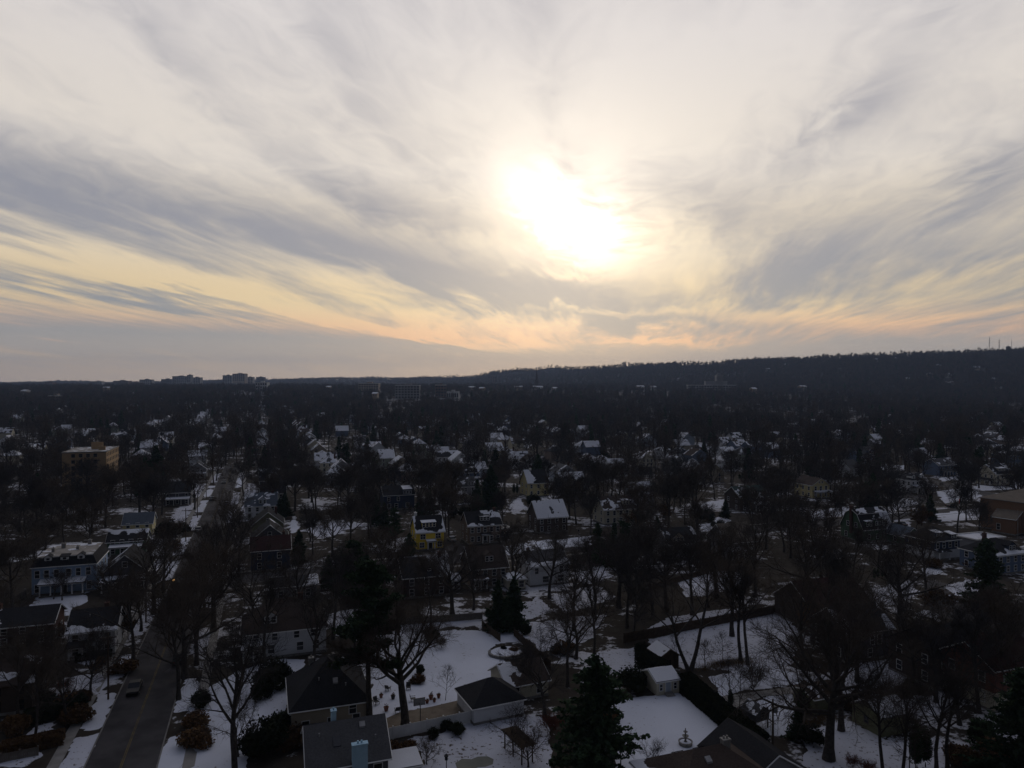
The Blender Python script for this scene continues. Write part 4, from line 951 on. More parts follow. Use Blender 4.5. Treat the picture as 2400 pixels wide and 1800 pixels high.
H_(None, 'house', 'white-walled house with snow along its long ridge, far behind yellow house', 1052, 1093, 14.5, 9, 5.8, 'gx', .7, 'siding_white', 'roof_black', snow={'front': 'ridge'}, wins={'F': W2(5, 11, 5.8)})
H_(None, 'house', 'tan-roofed house with pale front, far behind the brown colonial', 1218, 1082, 15, 10, 4.8, 'hip', .6, 'siding_tan', 'roof_tan', snow={'left': 'half'}, wins={'F': W2(5, 11, 4.8)})
H_(None, 'house', 'gabled grey house with smaller snowy gable, left of the navy house', 903, 1148, 8.4, 11, 6.2, 'gy', 1.0, 'siding_tan', 'roof_grey', wins={'F': W2(3, 5.5, 6.2) + [(8.2, [0])], 'R': W2(2, 5, 6.2)})
H_(None, 'garage', 'little garage with snow-outlined gable beside gabled grey house', 927, 1146, 4.4, 6, 2.9, 'gy', .7, 'siding_white', 'roof_grey', snow='edge', cat='garage', wins={'F': [(1.5, [0])]})
H_(None, 'house', 'grey house with snowy dormers beyond the bare trees left of centre', 802, 1120, 9.5, 10, 5.5, 'gy', .8, 'siding_grey', 'roof_grey', snow='half', wins={'F': W2(3, 6, 5.5), 'R': W2(2, 5, 5.5)}, porch=(-4.4, 4.4, 2, 2.7, 4, 'half'))
H_(None, 'garage', 'left of two adjoining garages with white snow roofs', 842, 1103, 8, 7, 2.8, 'gx', .4, 'siding_white', 'roof_grey', snow='full', cat='garage', wins={'F': [(1.4, [-2, 2])]})
H_(None, 'garage', 'right of two adjoining garages with white snow roofs', 864, 1106, 7, 7, 2.8, 'gx', .4, 'siding_grey', 'roof_grey', snow='full', cat='garage', wins={'F': [(1.4, [-2, 2])]})
H_('cream house with the snowy dormer', 'house', 'cream house with gabled side, chimney and snowy double dormer', 1455, 1228, 13, 9, 5.4, 'gx', .85, 'siding_cream', 'roof_brown', snow={'front': 'patch'}, wins={'F': W2(5, 10, 5.4), 'L': W2(2, 4.5, 5.4)}, dormers=[(3.2, 3.6, 1.4, 'shed', 1.2, 'half', 'siding_cream')], chim=[(-2, .2, .9, .9, 'concrete')])
H_(None, 'house', 'blue-grey house with snow-white roof behind the cream house', 1510, 1192, 9, 9, 5.8, 'gx', .9, 'siding_pale_blue', 'roof_grey', snow={'front': 'full'}, wins={'F': W2(3, 6, 5.8)}, dormers=[(.6, 2.6, 1.6, 'gable', .2, None, 'siding_pale_blue')])
H_('grey house with the triple-window gable', 'house', 'grey house with small white triple-window gable and dark roof', 1604, 1312, 9.6, 9, 4.8, 'gx', .75, 'siding_grey', 'roof_black', snow={'front': 'edge'}, wins={'F': [(1.6, [-3, 0, 3]), (3.7, [-3, 3])], 'L': W2(2, 5, 4.8)}, dormers=[(-1.6, 3.8, 1.1, 'gable', .5, None, 'siding_tan')])
H_('grey-brown gambrel house', 'house', 'grey-brown house with low spreading roof and white bay windows', 1740, 1310, 9.8, 10, 5.0, 'gx', .85, 'siding_grey', 'roof_tan', wins={'F': [(1.6, [1.0, 3.0], (1.4, 1.8)), (3.9, [1.0, 3.0], (1.4, 1.5))], 'L': W2(2, 6, 5)}, porch=(-4.8, -.6, 2.2, 2.7, 3, 'half'))
H_(None, 'house', 'dark house with grey roof, small white dormer and snowy porch', 1768, 1198, 13, 10, 5.6, 'gx', .7, 'siding_dark_brown', 'roof_green', snow={'front': 'patch'}, wins={'F': W2(4, 9, 5.6), 'L': W2(2, 5, 5.6)}, dormers=[(1.2, 2.8, 1.3, 'shed', 1.2, 'patch', 'white_paint')], porch=(-1, 6, 2.4, 2.8, 5, 'most'))
H_(None, 'house', 'white-roofed house far right of centre among dense trees', 1662, 1072, 11, 9, 5.6, 'gx', .7, 'siding_grey', 'roof_grey', snow={'front': 'full'}, wins={'F': W2(3, 7, 5.6)})
# right-hand blocks
H_('tan house with the front gable', 'house', 'tan house with pedimented front gable and tall windows', 1924, 1168, 9.2, 11, 5.8, 'gy', .6, 'siding_pale_yellow', 'roof_brown', wins={'F': rows(3, 5.6, (1.8, 4.3), (1.1, 1.9)) + [(6.9, [-.8, .8], (.6, .8))], 'L': W2(3, 7, 5.8)}, porch=(-4.4, 4.4, 2, 2.8, 4, 'half'))
H_('white colonial with the snowy porch', 'house', 'white house with dark hipped roof, two gable dormers and snow-covered porch', 2136, 1158, 9.6, 10.5, 6.2, 'hip', .55, 'siding_white', 'roof_black', anchor='FL', snow={'back': 'full'}, wins={'F': rows(4, 7.2, (4.6,)) , 'L': W2(4, 8, 6.2)}, dormers=[(-2.6, 1.9, 1.4, 'gable', .7, 'patch', 'white_paint'), (2.6, 1.9, 1.4, 'gable', .7, 'patch', 'white_paint')], porch=(-4.6, 7.0, 3.2, 3.1, 5, 'full'), door=(0, 1.1, 2.2, 'dark_paint'))
H_('green gambrel house', 'house', 'green gambrel house with brick end chimney and patchy snow on dormers', 2024, 1272, 11.5, 9.2, 4.2, 'gambrel', .7, 'siding_green', 'roof_black', anchor='FL', snow={'front': 'right', 'front_top': 'patch'}, wins={'F': [(1.6, [-3.5, 0, 3.5])], 'L': [(1.6, [-2.4, 2.4]), (5.0, [-1.6, 1.6])]}, dormers=[(-3.2, 2.6, 1.6, 'shed', .25, 'full', 'siding_green'), (1.8, 5.0, 1.9, 'shed', .25, 'half', 'siding_green')], chim=[(-6.1, 0, .8, 1.0, 'brick_dark')])
H_('green garage', 'garage', 'green gabled garage with snow sliding off its roof', 2140, 1278, 6.4, 7.4, 2.9, 'gy', .75, 'siding_green', 'roof_blue', snow={'right': 'most'}, cat='garage', wins={'L': [(1.5, [0])]}, door=(0, 2.6, 2.2, 'green_paint'))
H_('navy and white house', 'house', 'hipped house with navy upper storey, white lower storey and snow-capped dormers', 2220, 1312, 9.8, 9.6, 5.6, 'hip', .62, 'siding_navy', 'roof_black', lower=('siding_white', 2.8), wins={'F': rows(4, 7, (4.2,)) + rows(2, 4, (1.5,)), 'L': W2(3, 6, 5.6)}, dormers=[(-1.5, 2.2, 1.0, 'shed', 1.2, 'full', 'siding_navy'), (3.0, 2.0, 1.0, 'shed', .3, 'full', 'siding_navy')], porch=(-4.6, -.5, 1.6, 2.7, 2, 'half'))
H_('brick hall', 'brick_hall', 'long brown brick hall with tan hipped roof at right edge', 2298, 1246, 26, 22, 10.5, 'hip', .35, 'brick_brown', 'roof_tan', rot=33, loc=(178.6, 242.9, 0), trim='concrete', wins={'L': [(2.4, [-6.5, -4.6], (1.3, 2.0)), (2.4, [8], (1.3, 2.0)), (7.0, [3, 6, 9], (1.2, 1.8))], 'F': rows(4, 16, (2.6, 7.0), (1.2, 1.8))}, cat='hall', chim=[(4, 2, 1.2, .6, 'brick_dark')])
H_(None, 'porch_building', 'brick entrance block with sloping tan roof against the brick hall', 2362, 1262, 7, 4.5, 5.2, 'shed', .5, 'brick_brown', 'roof_tan', rot=-57, loc=(164.6, 236.2, 0), wins={'F': [(2.2, [-1.5], (1.0, 1.9))]}, cat='annex', over=.3)
H_('snowy flat roof by the brick hall', 'annex', 'flat snow-covered roof with grey vents in front of brick hall', 2322, 1298, 11, 7, 4.2, 'flat', 0, 'siding_grey', 'flat_roof', snow={'top': 'most'}, cat='annex', chim=[(1.5, 0, .9, .7, 'metal_grey')], wins={'F': [(2.4, [-3, 0, 3])]})
H_('dark house with the tall chimney', 'house', 'dark hipped house with tall brick chimney and white-framed navy dormer', 2372, 1345, 12, 10, 5.2, 'hip', .62, 'siding_slate_blue', 'roof_black', snow={'front': 'eave'}, wins={'F': W2(4, 8, 5.2), 'L': W2(3, 6, 5.2)}, dormers=[(1.5, 2.6, 1.3, 'gable', 1.0, None, 'siding_navy')], chim=[(-2, 1, .9, 1.2, 'brick_dark')])
H_('white gable house', 'house', 'white house with plain gable end facing right, behind tan house', 2006, 1118, 11, 9, 4.8, 'gx', .85, 'siding_white', 'roof_grey', rot=35, wins={'F': W2(3, 6, 4.8), 'R': W2(2, 4, 4.8)})
H_(None, 'house', 'blue gabled house with yellow porch gable beyond the white gable house', 2034, 1088, 12, 11, 5.6, 'gx', .85, 'siding_slate_blue', 'roof_grey', wins={'F': W2(3, 8, 5.6)}, dormers=[(3.2, 4.2, 2.4, 'gable', .1, 'edge', 'siding_slate_blue')], porch=(-5, 1, 2.2, 2.7, 4, 'patch'))
H_('blue house with the long porch', 'house', 'blue house with grey roof, upper window row and deep white porch', 2222, 1116, 13, 10, 6.0, 'gx', .6, 'siding_slate_blue', 'roof_grey', snow={'front': 'patch'}, wins={'F': rows(5, 9, (4.4,)), 'R': W2(2, 5, 6)}, porch=(-5.8, 3, 2.6, 2.9, 5, None))
H_(None, 'house', 'pale grey house with skylit roof behind the blue porch house', 2168, 1092, 11, 11, 5.8, 'gx', .8, 'siding_grey', 'roof_grey', snow={'front': 'right'}, wins={'F': W2(3, 7, 5.8), 'L': W2(2, 5, 5.8)})
H_('cream house at the right edge', 'house', 'cream house with snow-covered dormer and dark porch roof at right edge', 2334, 1140, 12, 10, 6.0, 'gx', .8, 'siding_cream', 'roof_black', anchor='FL', snow={'front': 'edge'}, wins={'F': W2(4, 9, 6), 'L': W2(3, 6, 6)}, dormers=[(0, 5, 1.3, 'shed', 1.2, 'most', 'siding_cream')], porch=(-3.8, 3.8, 2.4, 2.8, 4, None, 'L'))
H_(None, 'house', 'grey house with blue-white gable left of the cream corner house', 2302, 1116, 11, 9, 5.4, 'gx', .8, 'siding_grey', 'roof_grey', wins={'F': W2(4, 8, 5.4), 'R': W2(2, 5, 5.4)}, snow={'front': 'patch'})
H_(None, 'house', 'house with small bright snow roof in trees above blue porch house', 2220, 1070, 9, 9, 5.5, 'hip', .6, 'siding_tan', 'roof_grey', snow='full', wins={'F': W2(3, 6, 5.5)})
H_(None, 'house', 'tall slate-blue house with snow-topped hip roof near right edge', 2378, 1096, 11, 10, 7.5, 'hip', .5, 'siding_slate_blue', 'roof_black', snow={'left': 'full'}, wins={'F': W2(4, 8, 7.5)})
H_('maroon-roofed house', 'house', 'house with big dark maroon roof among bare trees, lower right', 1972, 1470, 15, 11, 4.6, 'gx', .72, 'siding_dark_brown', 'roof_maroon', snow={'back': 'patch'}, wins={'F': W2(4, 10, 4.6)}, chim=[(3, .6, .8, .6, 'brick_dark')])
H_('grey house with the tall white window', 'house', 'grey-green house with tall white-framed window behind bare branches', 2040, 1548, 10.5, 9, 5.4, 'gx', .75, 'siding_dark_grey', 'roof_black', wins={'F': [(3.6, [.5, 2.2], (.9, 1.6)), (1.4, [-3, 0])], 'L': W2(2, 5, 5.4)}, snow={'front': 'edge'})
H_('dark house with scattered white windows', 'house', 'nearly black house with scattered white-framed windows, lower right', 2266, 1608, 13, 9.5, 5.6, 'gx', .62, 'siding_dark_brown', 'roof_black', fascia=False, wins={'F': [(4.3, [-5, -1.6, 3.4]), (1.7, [-3.6, .2, 2.4])], 'L': W2(2, 5, 6)}, porch=(0, 5.4, 2.2, 2.8, 3, None))
H_('red house at the right edge', 'brick_house', 'dark red house with pale lower storey at right edge', 2392, 1660, 11, 9, 6.6, 'gx', .6, 'brick_red', 'roof_maroon', lower=('siding_cream', 3.0), wins={'F': [(1.7, [-3.6, 0], (1.0, 1.6)), (4.9, [-3, 1])], 'L': W2(2, 5, 6.6)}, chim=[(-2, 0, .9, .7, 'brick_dark')])
H_('hipped roof at the bottom edge', 'house', 'dark hipped roof with skylights and pale chimney at bottom edge', 1722, 1978, 13.6, 10, 5.0, 'hip', .6, 'siding_tan', 'roof_brown', snow={'left': 'eave'}, chim=[(2.6, .2, .95, .4, 'concrete')], wins={'F': W2(4, 9, 5)})
H_(None, 'house', 'steep slate-dark gable roof right of the hipped roof at bottom edge', 1822, 1900, 8.5, 9, 3.9, 'gy', .62, 'siding_grey', 'roof_black', wins={'F': W2(2, 5, 3.9)})
# garages and sheds in the gardens
H_('open garage', 'garage', 'white garage with black hipped roof beside the white fence', 1170, 1690, 8.0, 7.2, 2.7, 'hip', .62, 'siding_white', 'roof_black', rot=24, cat='garage', wins={'B': [(1.5, [0])]}, over=.35)
H_('brown-roofed garage', 'garage', 'brown-roofed garage behind the open garage, snow in its valley', 1238, 1640, 7.0, 7.0, 2.7, 'gx', .6, 'siding_cream', 'roof_brown', rot=24, cat='garage', snow={'front': 'left'}, wins={'F': [(1.5, [-2, 2])]})
shed = H_('cream garden shed', 'garden_shed', 'cream garden shed with snowy roof, two windows and blue door', 1540, 1632, 4.1, 5.0, 2.15, 'gx', .42, 'siding_cream', 'roof_grey', anchor='FL', cat='shed', snow={'front': 'full', 'back': 'half'}, wins={'F': [(1.25, [-1.3, 1.3], (.5, .95))]}, over=.18, fascia=True, door=(0, .85, 1.9, 'siding_pale_blue'), base=False)
H_('dark brown shed', 'garden_shed', 'dark brown shed with snow-flecked roof behind the cream shed', 1570, 1569, 3.6, 4.2, 2.3, 'gy', .6, 'wood_dark', 'roof_brown', cat='shed', snow={'left': 'most'}, wins={'F': [(1.3, [0], (.5, .7))]}, over=.2, base=False, trim='wood_dark')
H_('olive shed', 'garden_shed', 'olive shed with snow-covered roof among slim trunks, lower right', 2066, 1730, 5.4, 5.2, 2.7, 'gx', .5, 'siding_olive', 'roof_grey', anchor='FL', cat='shed', snow={'front': 'full', 'back': 'full'}, wins={'L': [(1.4, [0], (.7, .9))]}, over=.2, base=False, trim='wood_grey')
H_(None, 'garage', 'olive flat-roofed outbuilding left of the olive shed', 1950, 1668, 6.5, 4.5, 2.4, 'gx', .3, 'siding_olive', 'roof_brown', cat='garage', snow={'front': 'patch'}, base=False)
LAND.append(('tan apartment block', G(200, 1130)))
# apartment block, tan brick
H_(None, 'apartment_block', 'tan brick apartment block with rooftop plant room among trees, left', 145, 1152, 18, 30, 17.5, 'flat', 0, 'brick_tan', 'flat_roof', anchor='FL', trim='concrete', cat='building', snow={'top': 'patch'}, over=.2,
   wins={'F': rows(4, 9, [2.2 + 2.8 * i for i in range(6)], (1.4, 1.5)), 'R': rows(8, 26, [2.2 + 2.8 * i for i in range(6)], (1.1, 1.5))}, chim=[(2, 2, 5.0, 3.4, 'brick_tan'), (5.0, -3, 3.0, 1.8, 'brick_tan')], base=False)

# fittings on the near roofs: vents, skylights
def roof_fit(house_label, items):
    root = next(o for o in col.objects if o.get('label') == house_label); rf = next(c for c in root.children if c.name.startswith('roof'))
    for kind, x, y, z, sl in items:
        b = MB()
        if kind == 'vent': b.tube((x, y, z - .3), (x, y, z + .45), .07, n=8); b.tube((x, y, z + .45), (x, y, z + .55), .11, n=8); b.build('vent_pipe', 'metal_grey', rf)
        elif kind == 'box': b.prism([(x - .35, y - .3, z - .3 * sl + .16), (x + .35, y - .3, z - .3 * sl + .16), (x + .35, y + .3, z + .3 * sl + .16), (x - .35, y + .3, z + .3 * sl + .16)], (0, 0, .22)); b.build('roof_vent', 'metal_grey', rf)
        else: b.prism([(x - .45, y - .55, z - .55 * sl + .17), (x + .45, y - .55, z - .55 * sl + .17), (x + .45, y + .55, z + .55 * sl + .17), (x - .45, y + .55, z + .55 * sl + .17)], (0, 0, .10)); b.build('skylight', 'glass', rf)
roof_fit('dark grey roof with big pale blue chimney at bottom edge', [('box', 2.0, -1.0, 5.0 + 3.7 * .62, .62), ('skylight', -1.2, -2.4, 5.0 + 2.3 * .62, .62), ('vent', -3.2, -1.5, 5.0 + 3.2 * .62, .62), ('vent', 3.4, -2.6, 5.0 + 2.1 * .62, .62)])
roof_fit('tan house with steep dark hipped roof below the tall pine', [('vent', -1.5, -3.2, 4.3 + 2.8 * .84, .84), ('box', .8, -3.6, 4.3 + 2.4 * .84, .84), ('vent', 2.2, -4.2, 4.3 + 1.8 * .84, .84)])
roof_fit('dark hipped roof with skylights and pale chimney at bottom edge', [('skylight', -2.6, 2.2, 5.0 + 2.8 * .6, -.6), ('skylight', .4, 2.4, 5.0 + 2.6 * .6, -.6), ('box', -.8, -1.4, 5.0 + 3.6 * .6, .6)])
roof_fit('white house with melting snow along its dark eave, left of the avenue', [('vent', -.8, -1.6, 4.8 + 2.7 * .66, .66)])

# ------------------------------------------------------------------ things in the gardens and streets
def lm(phrase, px, py): LAND.append((phrase, G(px, py)))
# white board fence: posts and panels each a part
def fence(label, pts, panel, h, mat, board=.05, gap=.12):
    a_, b_ = G(*pts[0]), G(*pts[1]); n = max(1, round((b_ - a_).length / panel)); st = (b_ - a_).length / n
    o = empty('garden_fence', a_, math.atan2((b_ - a_).y, (b_ - a_).x)); tag(o, label, 'fence')
    pm = MB(); pm.box(-.07, .07, -.07, .07, 0, h + .12); pm.box(-.10, .10, -.10, .10, h + .12, h + .17); pm = pm.mesh('fence_post', mat)
    q_ = MB(); k = max(3, int((st - .14) / .22)); w = (st - .14) / k
    for i in range(k): q_.box(.07 + i * w + .006, .07 + (i + 1) * w - .006, -board / 2, board / 2, .06, h - (.02 if i % 2 else 0))
    q_.box(.07, st - .07, board / 2, board / 2 + .05, h * .25, h * .25 + .1); q_.box(.07, st - .07, board / 2, board / 2 + .05, h * .75, h * .75 + .1)
    q_ = q_.mesh('fence_panel', mat)
    for i in range(n + 1): put('fence_post', pm, o, (i * st, 0, 0))
    for i in range(n): put('fence_panel', q_, o, (i * st, 0, 0))
    return o
fence('long white board fence between gravel drive and lower snowy yard', ((880, 1742), (1220, 1668)), 2.4, 1.7, 'white_paint')
fence('tall dark plank fence across the snowy back gardens', ((1462, 1508), (1822, 1438)), 2.4, 1.9, 'wood_dark')
fence('dark fence continuing right behind the bare gardens', ((1845, 1432), (2000, 1408)), 2.4, 1.9, 'wood_dark')
fence('brown fence along the thicket right of the round bed', ((1205, 1492), (1290, 1570)), 2.2, 1.6, 'wood_dark')
fence('grey fence at top of the centre snow yard', ((885, 1470), (1130, 1452)), 2.4, 1.5, 'wood_grey')
fence('dark fence closing the yard left of the round bed', ((1130, 1472), (1172, 1505)), 2.2, 1.5, 'wood_dark')
fence('grey plank fence along the left lawn by the blue house', ((20, 1420), (60, 1400)), 2.2, 1.6, 'wood_grey')
fence('white garden fence near the dark house at lower right', ((2210, 1616), (2265, 1598)), 2.2, 1.4, 'white_paint')
fence('grey fence between olive outbuilding and concrete drive', ((1885, 1668), (2010, 1640)), 2.4, 1.5, 'wood_grey')
fence('dark fence in front of the grey house with triple-window gable', ((1500, 1392), (1660, 1345)), 2.4, 1.5, 'wood_dark')
fence('low dark fence behind the flat roof with melting snow', ((735, 1372), (935, 1348)), 2.4, 1.3, 'wood_dark')
fence('pale fence beside the green garage', ((2085, 1290), (2175, 1282)), 2.4, 1.6, 'wood_grey')
fence('brown fence along the pavement at lower left', ((0, 1790), (88, 1772)), 2.0, 1.2, 'wood_grey')
# tall clipped hedge running diagonally past the fountain lawn
def hedge(label, a_, b_, w, h, n, mat='yew', seed=1, size=.17):
    a_, b_ = G(*a_), G(*b_); L = (b_ - a_).length; rs = np.random.default_rng(seed)
    s = rs.uniform(0, L, n); face = rs.uniform(0, 1, n); y = rs.uniform(-w / 2, w / 2, n); z = rs.uniform(.02, h, n)
    side_ = face < .55; y = np.where(side_, np.sign(rs.uniform(-1, 1, n)) * w / 2 * rs.uniform(.8, 1.0, n), y); z = np.where(side_, z, h * rs.uniform(.88, 1.0, n))
    k = 1 + .28 * (fbm(s * .5, z * .4, seed) - .5); y = y * k; z = z * (1 + .22 * (fbm(s * .8, y * .5 + 9, seed) - .5))
    o = empty('hedge', a_, math.atan2((b_ - a_).y, (b_ - a_).x)); tag(o, label, 'hedge')
    put('foliage', np_mesh('foliage', *leaf_quads(rs, np.stack([s, y, z], 1), size), mat), o)
    st_ = [(np.array([[x, 0, 0], [x, .05, h * .4], [x, 0, h * .8]]), np.array([.07, .05, .03])) for x in np.arange(.6, L, 1.3)]
    put('stems', np_mesh('stems', *tubes_np(st_, 5), 'bark'), o)
    return o
hedge('tall dark hedge running diagonally along the fountain lawn', (1602, 1614), (1786, 1774), 2.5, 2.7, 26000, seed=1)
hedge('dark evergreen hedge behind the cream garden shed', (1500, 1560), (1560, 1590), 2.4, 2.6, 9000, seed=2)
hedge('low brown hedge left of the avenue pavement', (130, 1668), (205, 1640), 2.0, 1.4, 7000, 'dry_leaf', 3, .14)
hedge('dark clipped hedge in front of the white house by the avenue', (175, 1552), (262, 1538), 1.2, 1.2, 5000, 'yew', 4, .13)
hedge('dark hedge along the drive of the yellow house', (905, 1352), (940, 1310), 1.2, 1.3, 5000, 'yew', 5, .14)
hedge('long dark hedge at lower left beside the snow patch', (60, 1700), (200, 1660), 2.6, 2.0, 12000, 'yew', 6, .16)
hedge('ragged brown hedge below the long snow patch, bottom left', (0, 1770), (150, 1740), 2.2, 1.5, 8000, 'dry_leaf', 7, .15)
# dry ornamental grass under the twin trunks
rs_ = np.random.default_rng(77)
def tussock(label, px, py, n, rx, ry, h, mat):
    c = G(px, py); P = rs_.normal(0, .5, (n, 2)) * (rx, ry); a_ = rs_.uniform(0, 6.28, n); hh = rs_.uniform(.5, 1, n) * h
    v = np.zeros((n, 3, 3)); v[:, 0, :2] = P; v[:, 1, :2] = P + np.stack([np.cos(a_), np.sin(a_)], 1) * .05; v[:, 2, :2] = P + np.stack([np.cos(a_), np.sin(a_)], 1) * .35 * hh[:, None]; v[:, 2, 2] = hh
    o = put('dry_grass', np_mesh('dry_grass', v.reshape(-1, 3), np.arange(3 * n).reshape(n, 3), mat), None, c, R(GRID)); return tag(o, label, 'grass')
tussock('strip of tan dry grass under the twin trunks', 1705, 1558, 2600, 5.5, 1.6, .9, 'dry_grass')
tussock('tan dry grass along the concrete drive by the olive outbuilding', 1925, 1690, 1500, 4, 1.2, .6, 'dry_grass')
# three-tier stone fountain
f = G(1607, 1747); o = empty('garden_fountain', f); tag(o, 'three-tiered stone fountain standing alone on snowy lawn', 'fountain'); lm('fountain', 1607, 1747)
b = MB(); b.lathe([(0, 0), (.86, 0), (.92, .12), (.92, .42), (.98, .5), (.98, .58), (.82, .58), (.80, .40), (0, .38)], 28); b.build('basin', 'stone', o)
b = MB(); b.lathe([(.30, .38), (.24, .55), (.14, .62), (.12, .95), (.18, 1.05), (.12, 1.3), (.10, 1.5), (.09, 1.85), (.06, 2.1), (.09, 2.2), (.03, 2.36), (0, 2.4)], 16); b.build('pedestal', 'stone', o)
b = MB(); b.lathe([(.10, 1.12), (.40, 1.22), (.46, 1.32), (.40, 1.30), (.12, 1.24)], 24); b.build('middle_bowl', 'stone', o)
b = MB(); b.lathe([(.08, 1.72), (.26, 1.80), (.31, 1.88), (.26, 1.86), (.10, 1.80)], 20); b.build('upper_bowl', 'stone', o)
b = MB(); b.lathe([(0, .50), (.4, .52), (.80, .47)], 20); sn_ = b.build('snow', 'snow', o)
# stone-edged half-round bed
c = G(1188, 1532); o = empty('garden_bed', c, R(GRID)); tag(o, 'stone-edged round garden bed with low shrubs in snow', 'garden bed')
stn = MB(); stn.box(-.26, .26, -.2, .2, -.05, .55); stn = stn.mesh('edging_stone', 'stone')
for i in range(26):
    a_ = R(150 + i * 9.2); put('edging_stone', stn, o, (3.3 * math.cos(a_), 2.7 * math.sin(a_), random.uniform(-.06, .04)), a_ + R(90))
b = MB(); b.lathe([(0, .46), (1.6, .44), (3.05, .40)], 24); b.build('snow', 'snow', o).scale = (1, .82, 1)
# basketball hoop by the gravel drive
c = G(985, 1702); o = empty('basketball_hoop', c, R(200)); tag(o, 'basketball hoop on dark pole beside the gravel drive', 'hoop')
b = MB(); b.tube((0, 0, 0), (0, 0, 3.0), .06, n=8); b.tube((0, 0, 2.6), (0, -.6, 3.1), .04, n=6); b.build('pole', 'metal_dark', o)
b = MB(); b.box(-.8, .8, -.65, -.60, 2.8, 3.75); bb = b.build('backboard', 'metal_grey', o)
b = MB(); 
for x0, x1, z0, z1 in ((-.86, .86, 3.75, 3.81), (-.86, .86, 2.74, 2.8), (-.86, -.8, 2.8, 3.75), (.8, .86, 2.8, 3.75)): b.box(x0, x1, -.67, -.58, z0, z1)
b.build('board_frame', 'metal_dark', bb)
b = MB(); b.lathe([(.225, 3.02), (.245, 3.03), (.245, 3.06), (.225, 3.05), (.225, 3.02)], 16, 0, -.9); b.build('rim', 'terracotta', o)
# garden chairs and pots on the centre yard
def chair_proto():
    o = empty('garden_chair', (0, 0, 0)); b = MB(); b.box(-.36, .36, -.36, .36, .40, .46); b.build('seat', 'metal_dark', o)
    b = MB(); b.prism([(-.36, .34, .46), (.36, .34, .46), (.34, .5, 1.05), (-.34, .5, 1.05)], (0, .05, .01)); b.build('backrest', 'metal_dark', o)
    for sx_ in (-1, 1):
        for sy_ in (-1, 1): b = MB(); b.box(sx_ * .31 - .03, sx_ * .31 + .03, sy_ * .31 - .03, sy_ * .31 + .03, 0, .40); b.build('leg', 'metal_dark', o)
        b = MB(); b.box(sx_ * .38 - .04, sx_ * .38 + .04, -.36, .4, .62, .67); b.build('armrest', 'metal_dark', o)
    return o
def copy_tree(o, parent=None):
    c = o.copy(); col.objects.link(c); c.parent = parent
    for ch in list(o.children): copy_tree(ch, c)
    return c
ch0 = chair_proto()
for i, (px, py, rz, lb) in enumerate(((909, 1620, 160, 'dark garden chair standing apart on snow left of big oak'), (882, 1652, 40, 'dark garden chair nearest the pine trunk'),
                                      (931, 1672, 200, 'dark garden chair at edge of the gravel drive left of oak'), (968, 1645, 100, 'dark garden chair just right of the big oak trunk'), (957, 1618, 10, 'dark garden chair behind the big oak trunk'))):
    c = ch0 if i == 0 else copy_tree(ch0); c.location = G(px, py) + Vector((0, 0, .08)); c.rotation_euler.z = R(rz); tag(c, lb, 'chair', 'garden chairs on the snowy yard')
def pot(px, py, r, mat, lb):
    o = empty('flower_pot', G(px, py) + Vector((0, 0, .07))); tag(o, lb, 'pot', 'pots around the gravel drive')
    b = MB(); b.lathe([(0, 0), (r * .7, 0), (r, r * 1.5), (r * 1.1, r * 1.5), (r * 1.1, r * 1.75), (r * .85, r * 1.75), (r * .8, r * 1.6), (0, r * 1.6)], 14); b.build('pot', mat, o)
    put('dry_plant', np_mesh('dry_plant', *leaf_quads(rs_, rs_.normal(0, r * .4, (60, 3)) + np.array([0, 0, r * 2.1]), r * .25), 'dry_leaf'), o)
for a_ in ((1010, 1641, .36, 'terracotta', 'largest terracotta pot on snow between oak and open garage'), (1018, 1647, .26, 'terracotta', 'small terracotta pot right of the largest pot'), (1028, 1637, .3, 'terracotta', 'terracotta pot beside the thin sapling'),
           (1001, 1650, .28, 'terracotta', 'terracotta pot at the kerb of the gravel drive'), (893, 1637, .3, 'terracotta', 'terracotta pot between two dark chairs near the pine'), (921, 1640, .34, 'dark_paint', 'black pot with dry plant left of big oak'), (905, 1668, .36, 'terracotta', 'wide red pot at the gravel edge near pine trunk')): pot(*a_)
# playset: raised cabin on posts with ladder and slide beam
c = G(1772, 1704); o = empty('playset', c, R(GRID + 8)); tag(o, 'wooden playset with raised grey cabin and snowy roof by hedge', 'playset'); lm('wooden playset', 1762, 1716)
for sx_ in (-1.2, 1.2):
    for sy_ in (-1.1, 1.1): b = MB(); b.box(sx_ - .07, sx_ + .07, sy_ - .07, sy_ + .07, 0, 3.0); b.build('post', 'wood_dark', o)
b = MB(); b.box(-1.35, 1.35, -1.25, 1.25, 1.35, 1.47); b.build('deck', 'wood_dark', o)
b = MB(); b.prism([(-1.3, 1.3, 1.47), (1.3, 1.3, 1.47), (1.3, 1.3, 2.6), (0, 1.3, 3.5), (-1.3, 1.3, 2.6)], (0, -2.6, 0)); cb = b.build('cabin', 'siding_dark_grey', o)
g_, fr_ = window_mesh(.6, .6, 'wood_grey', 0); w_ = put('window', g_, cb, (0, -1.3, 2.3)); put('window_frame', fr_, cb, (0, -1.3, 2.3))
b = MB(); ql = ((-1.6, 1.5, 2.42), (-1.6, -1.5, 2.42), (0, -1.5, 3.52), (0, 1.5, 3.52)); qr = ((1.6, -1.5, 2.42), (1.6, 1.5, 2.42), (0, 1.5, 3.52), (0, -1.5, 3.52)); b.slab(ql, .08); b.slab(qr, .08); rf_ = b.build('roof', 'roof_grey', o)
snow_quad(rf_, ql, 'most', 3, .08, .3)
lad = MB(); 
for x in (2.3, 2.3): pass
lad.tube((1.3, -.9, 1.45), (3.2, -.9, 0), .05, n=6); lad.tube((1.3, -.3, 1.45), (3.2, -.3, 0), .05, n=6); lad.build('ladder_rail', 'wood_dark', o)
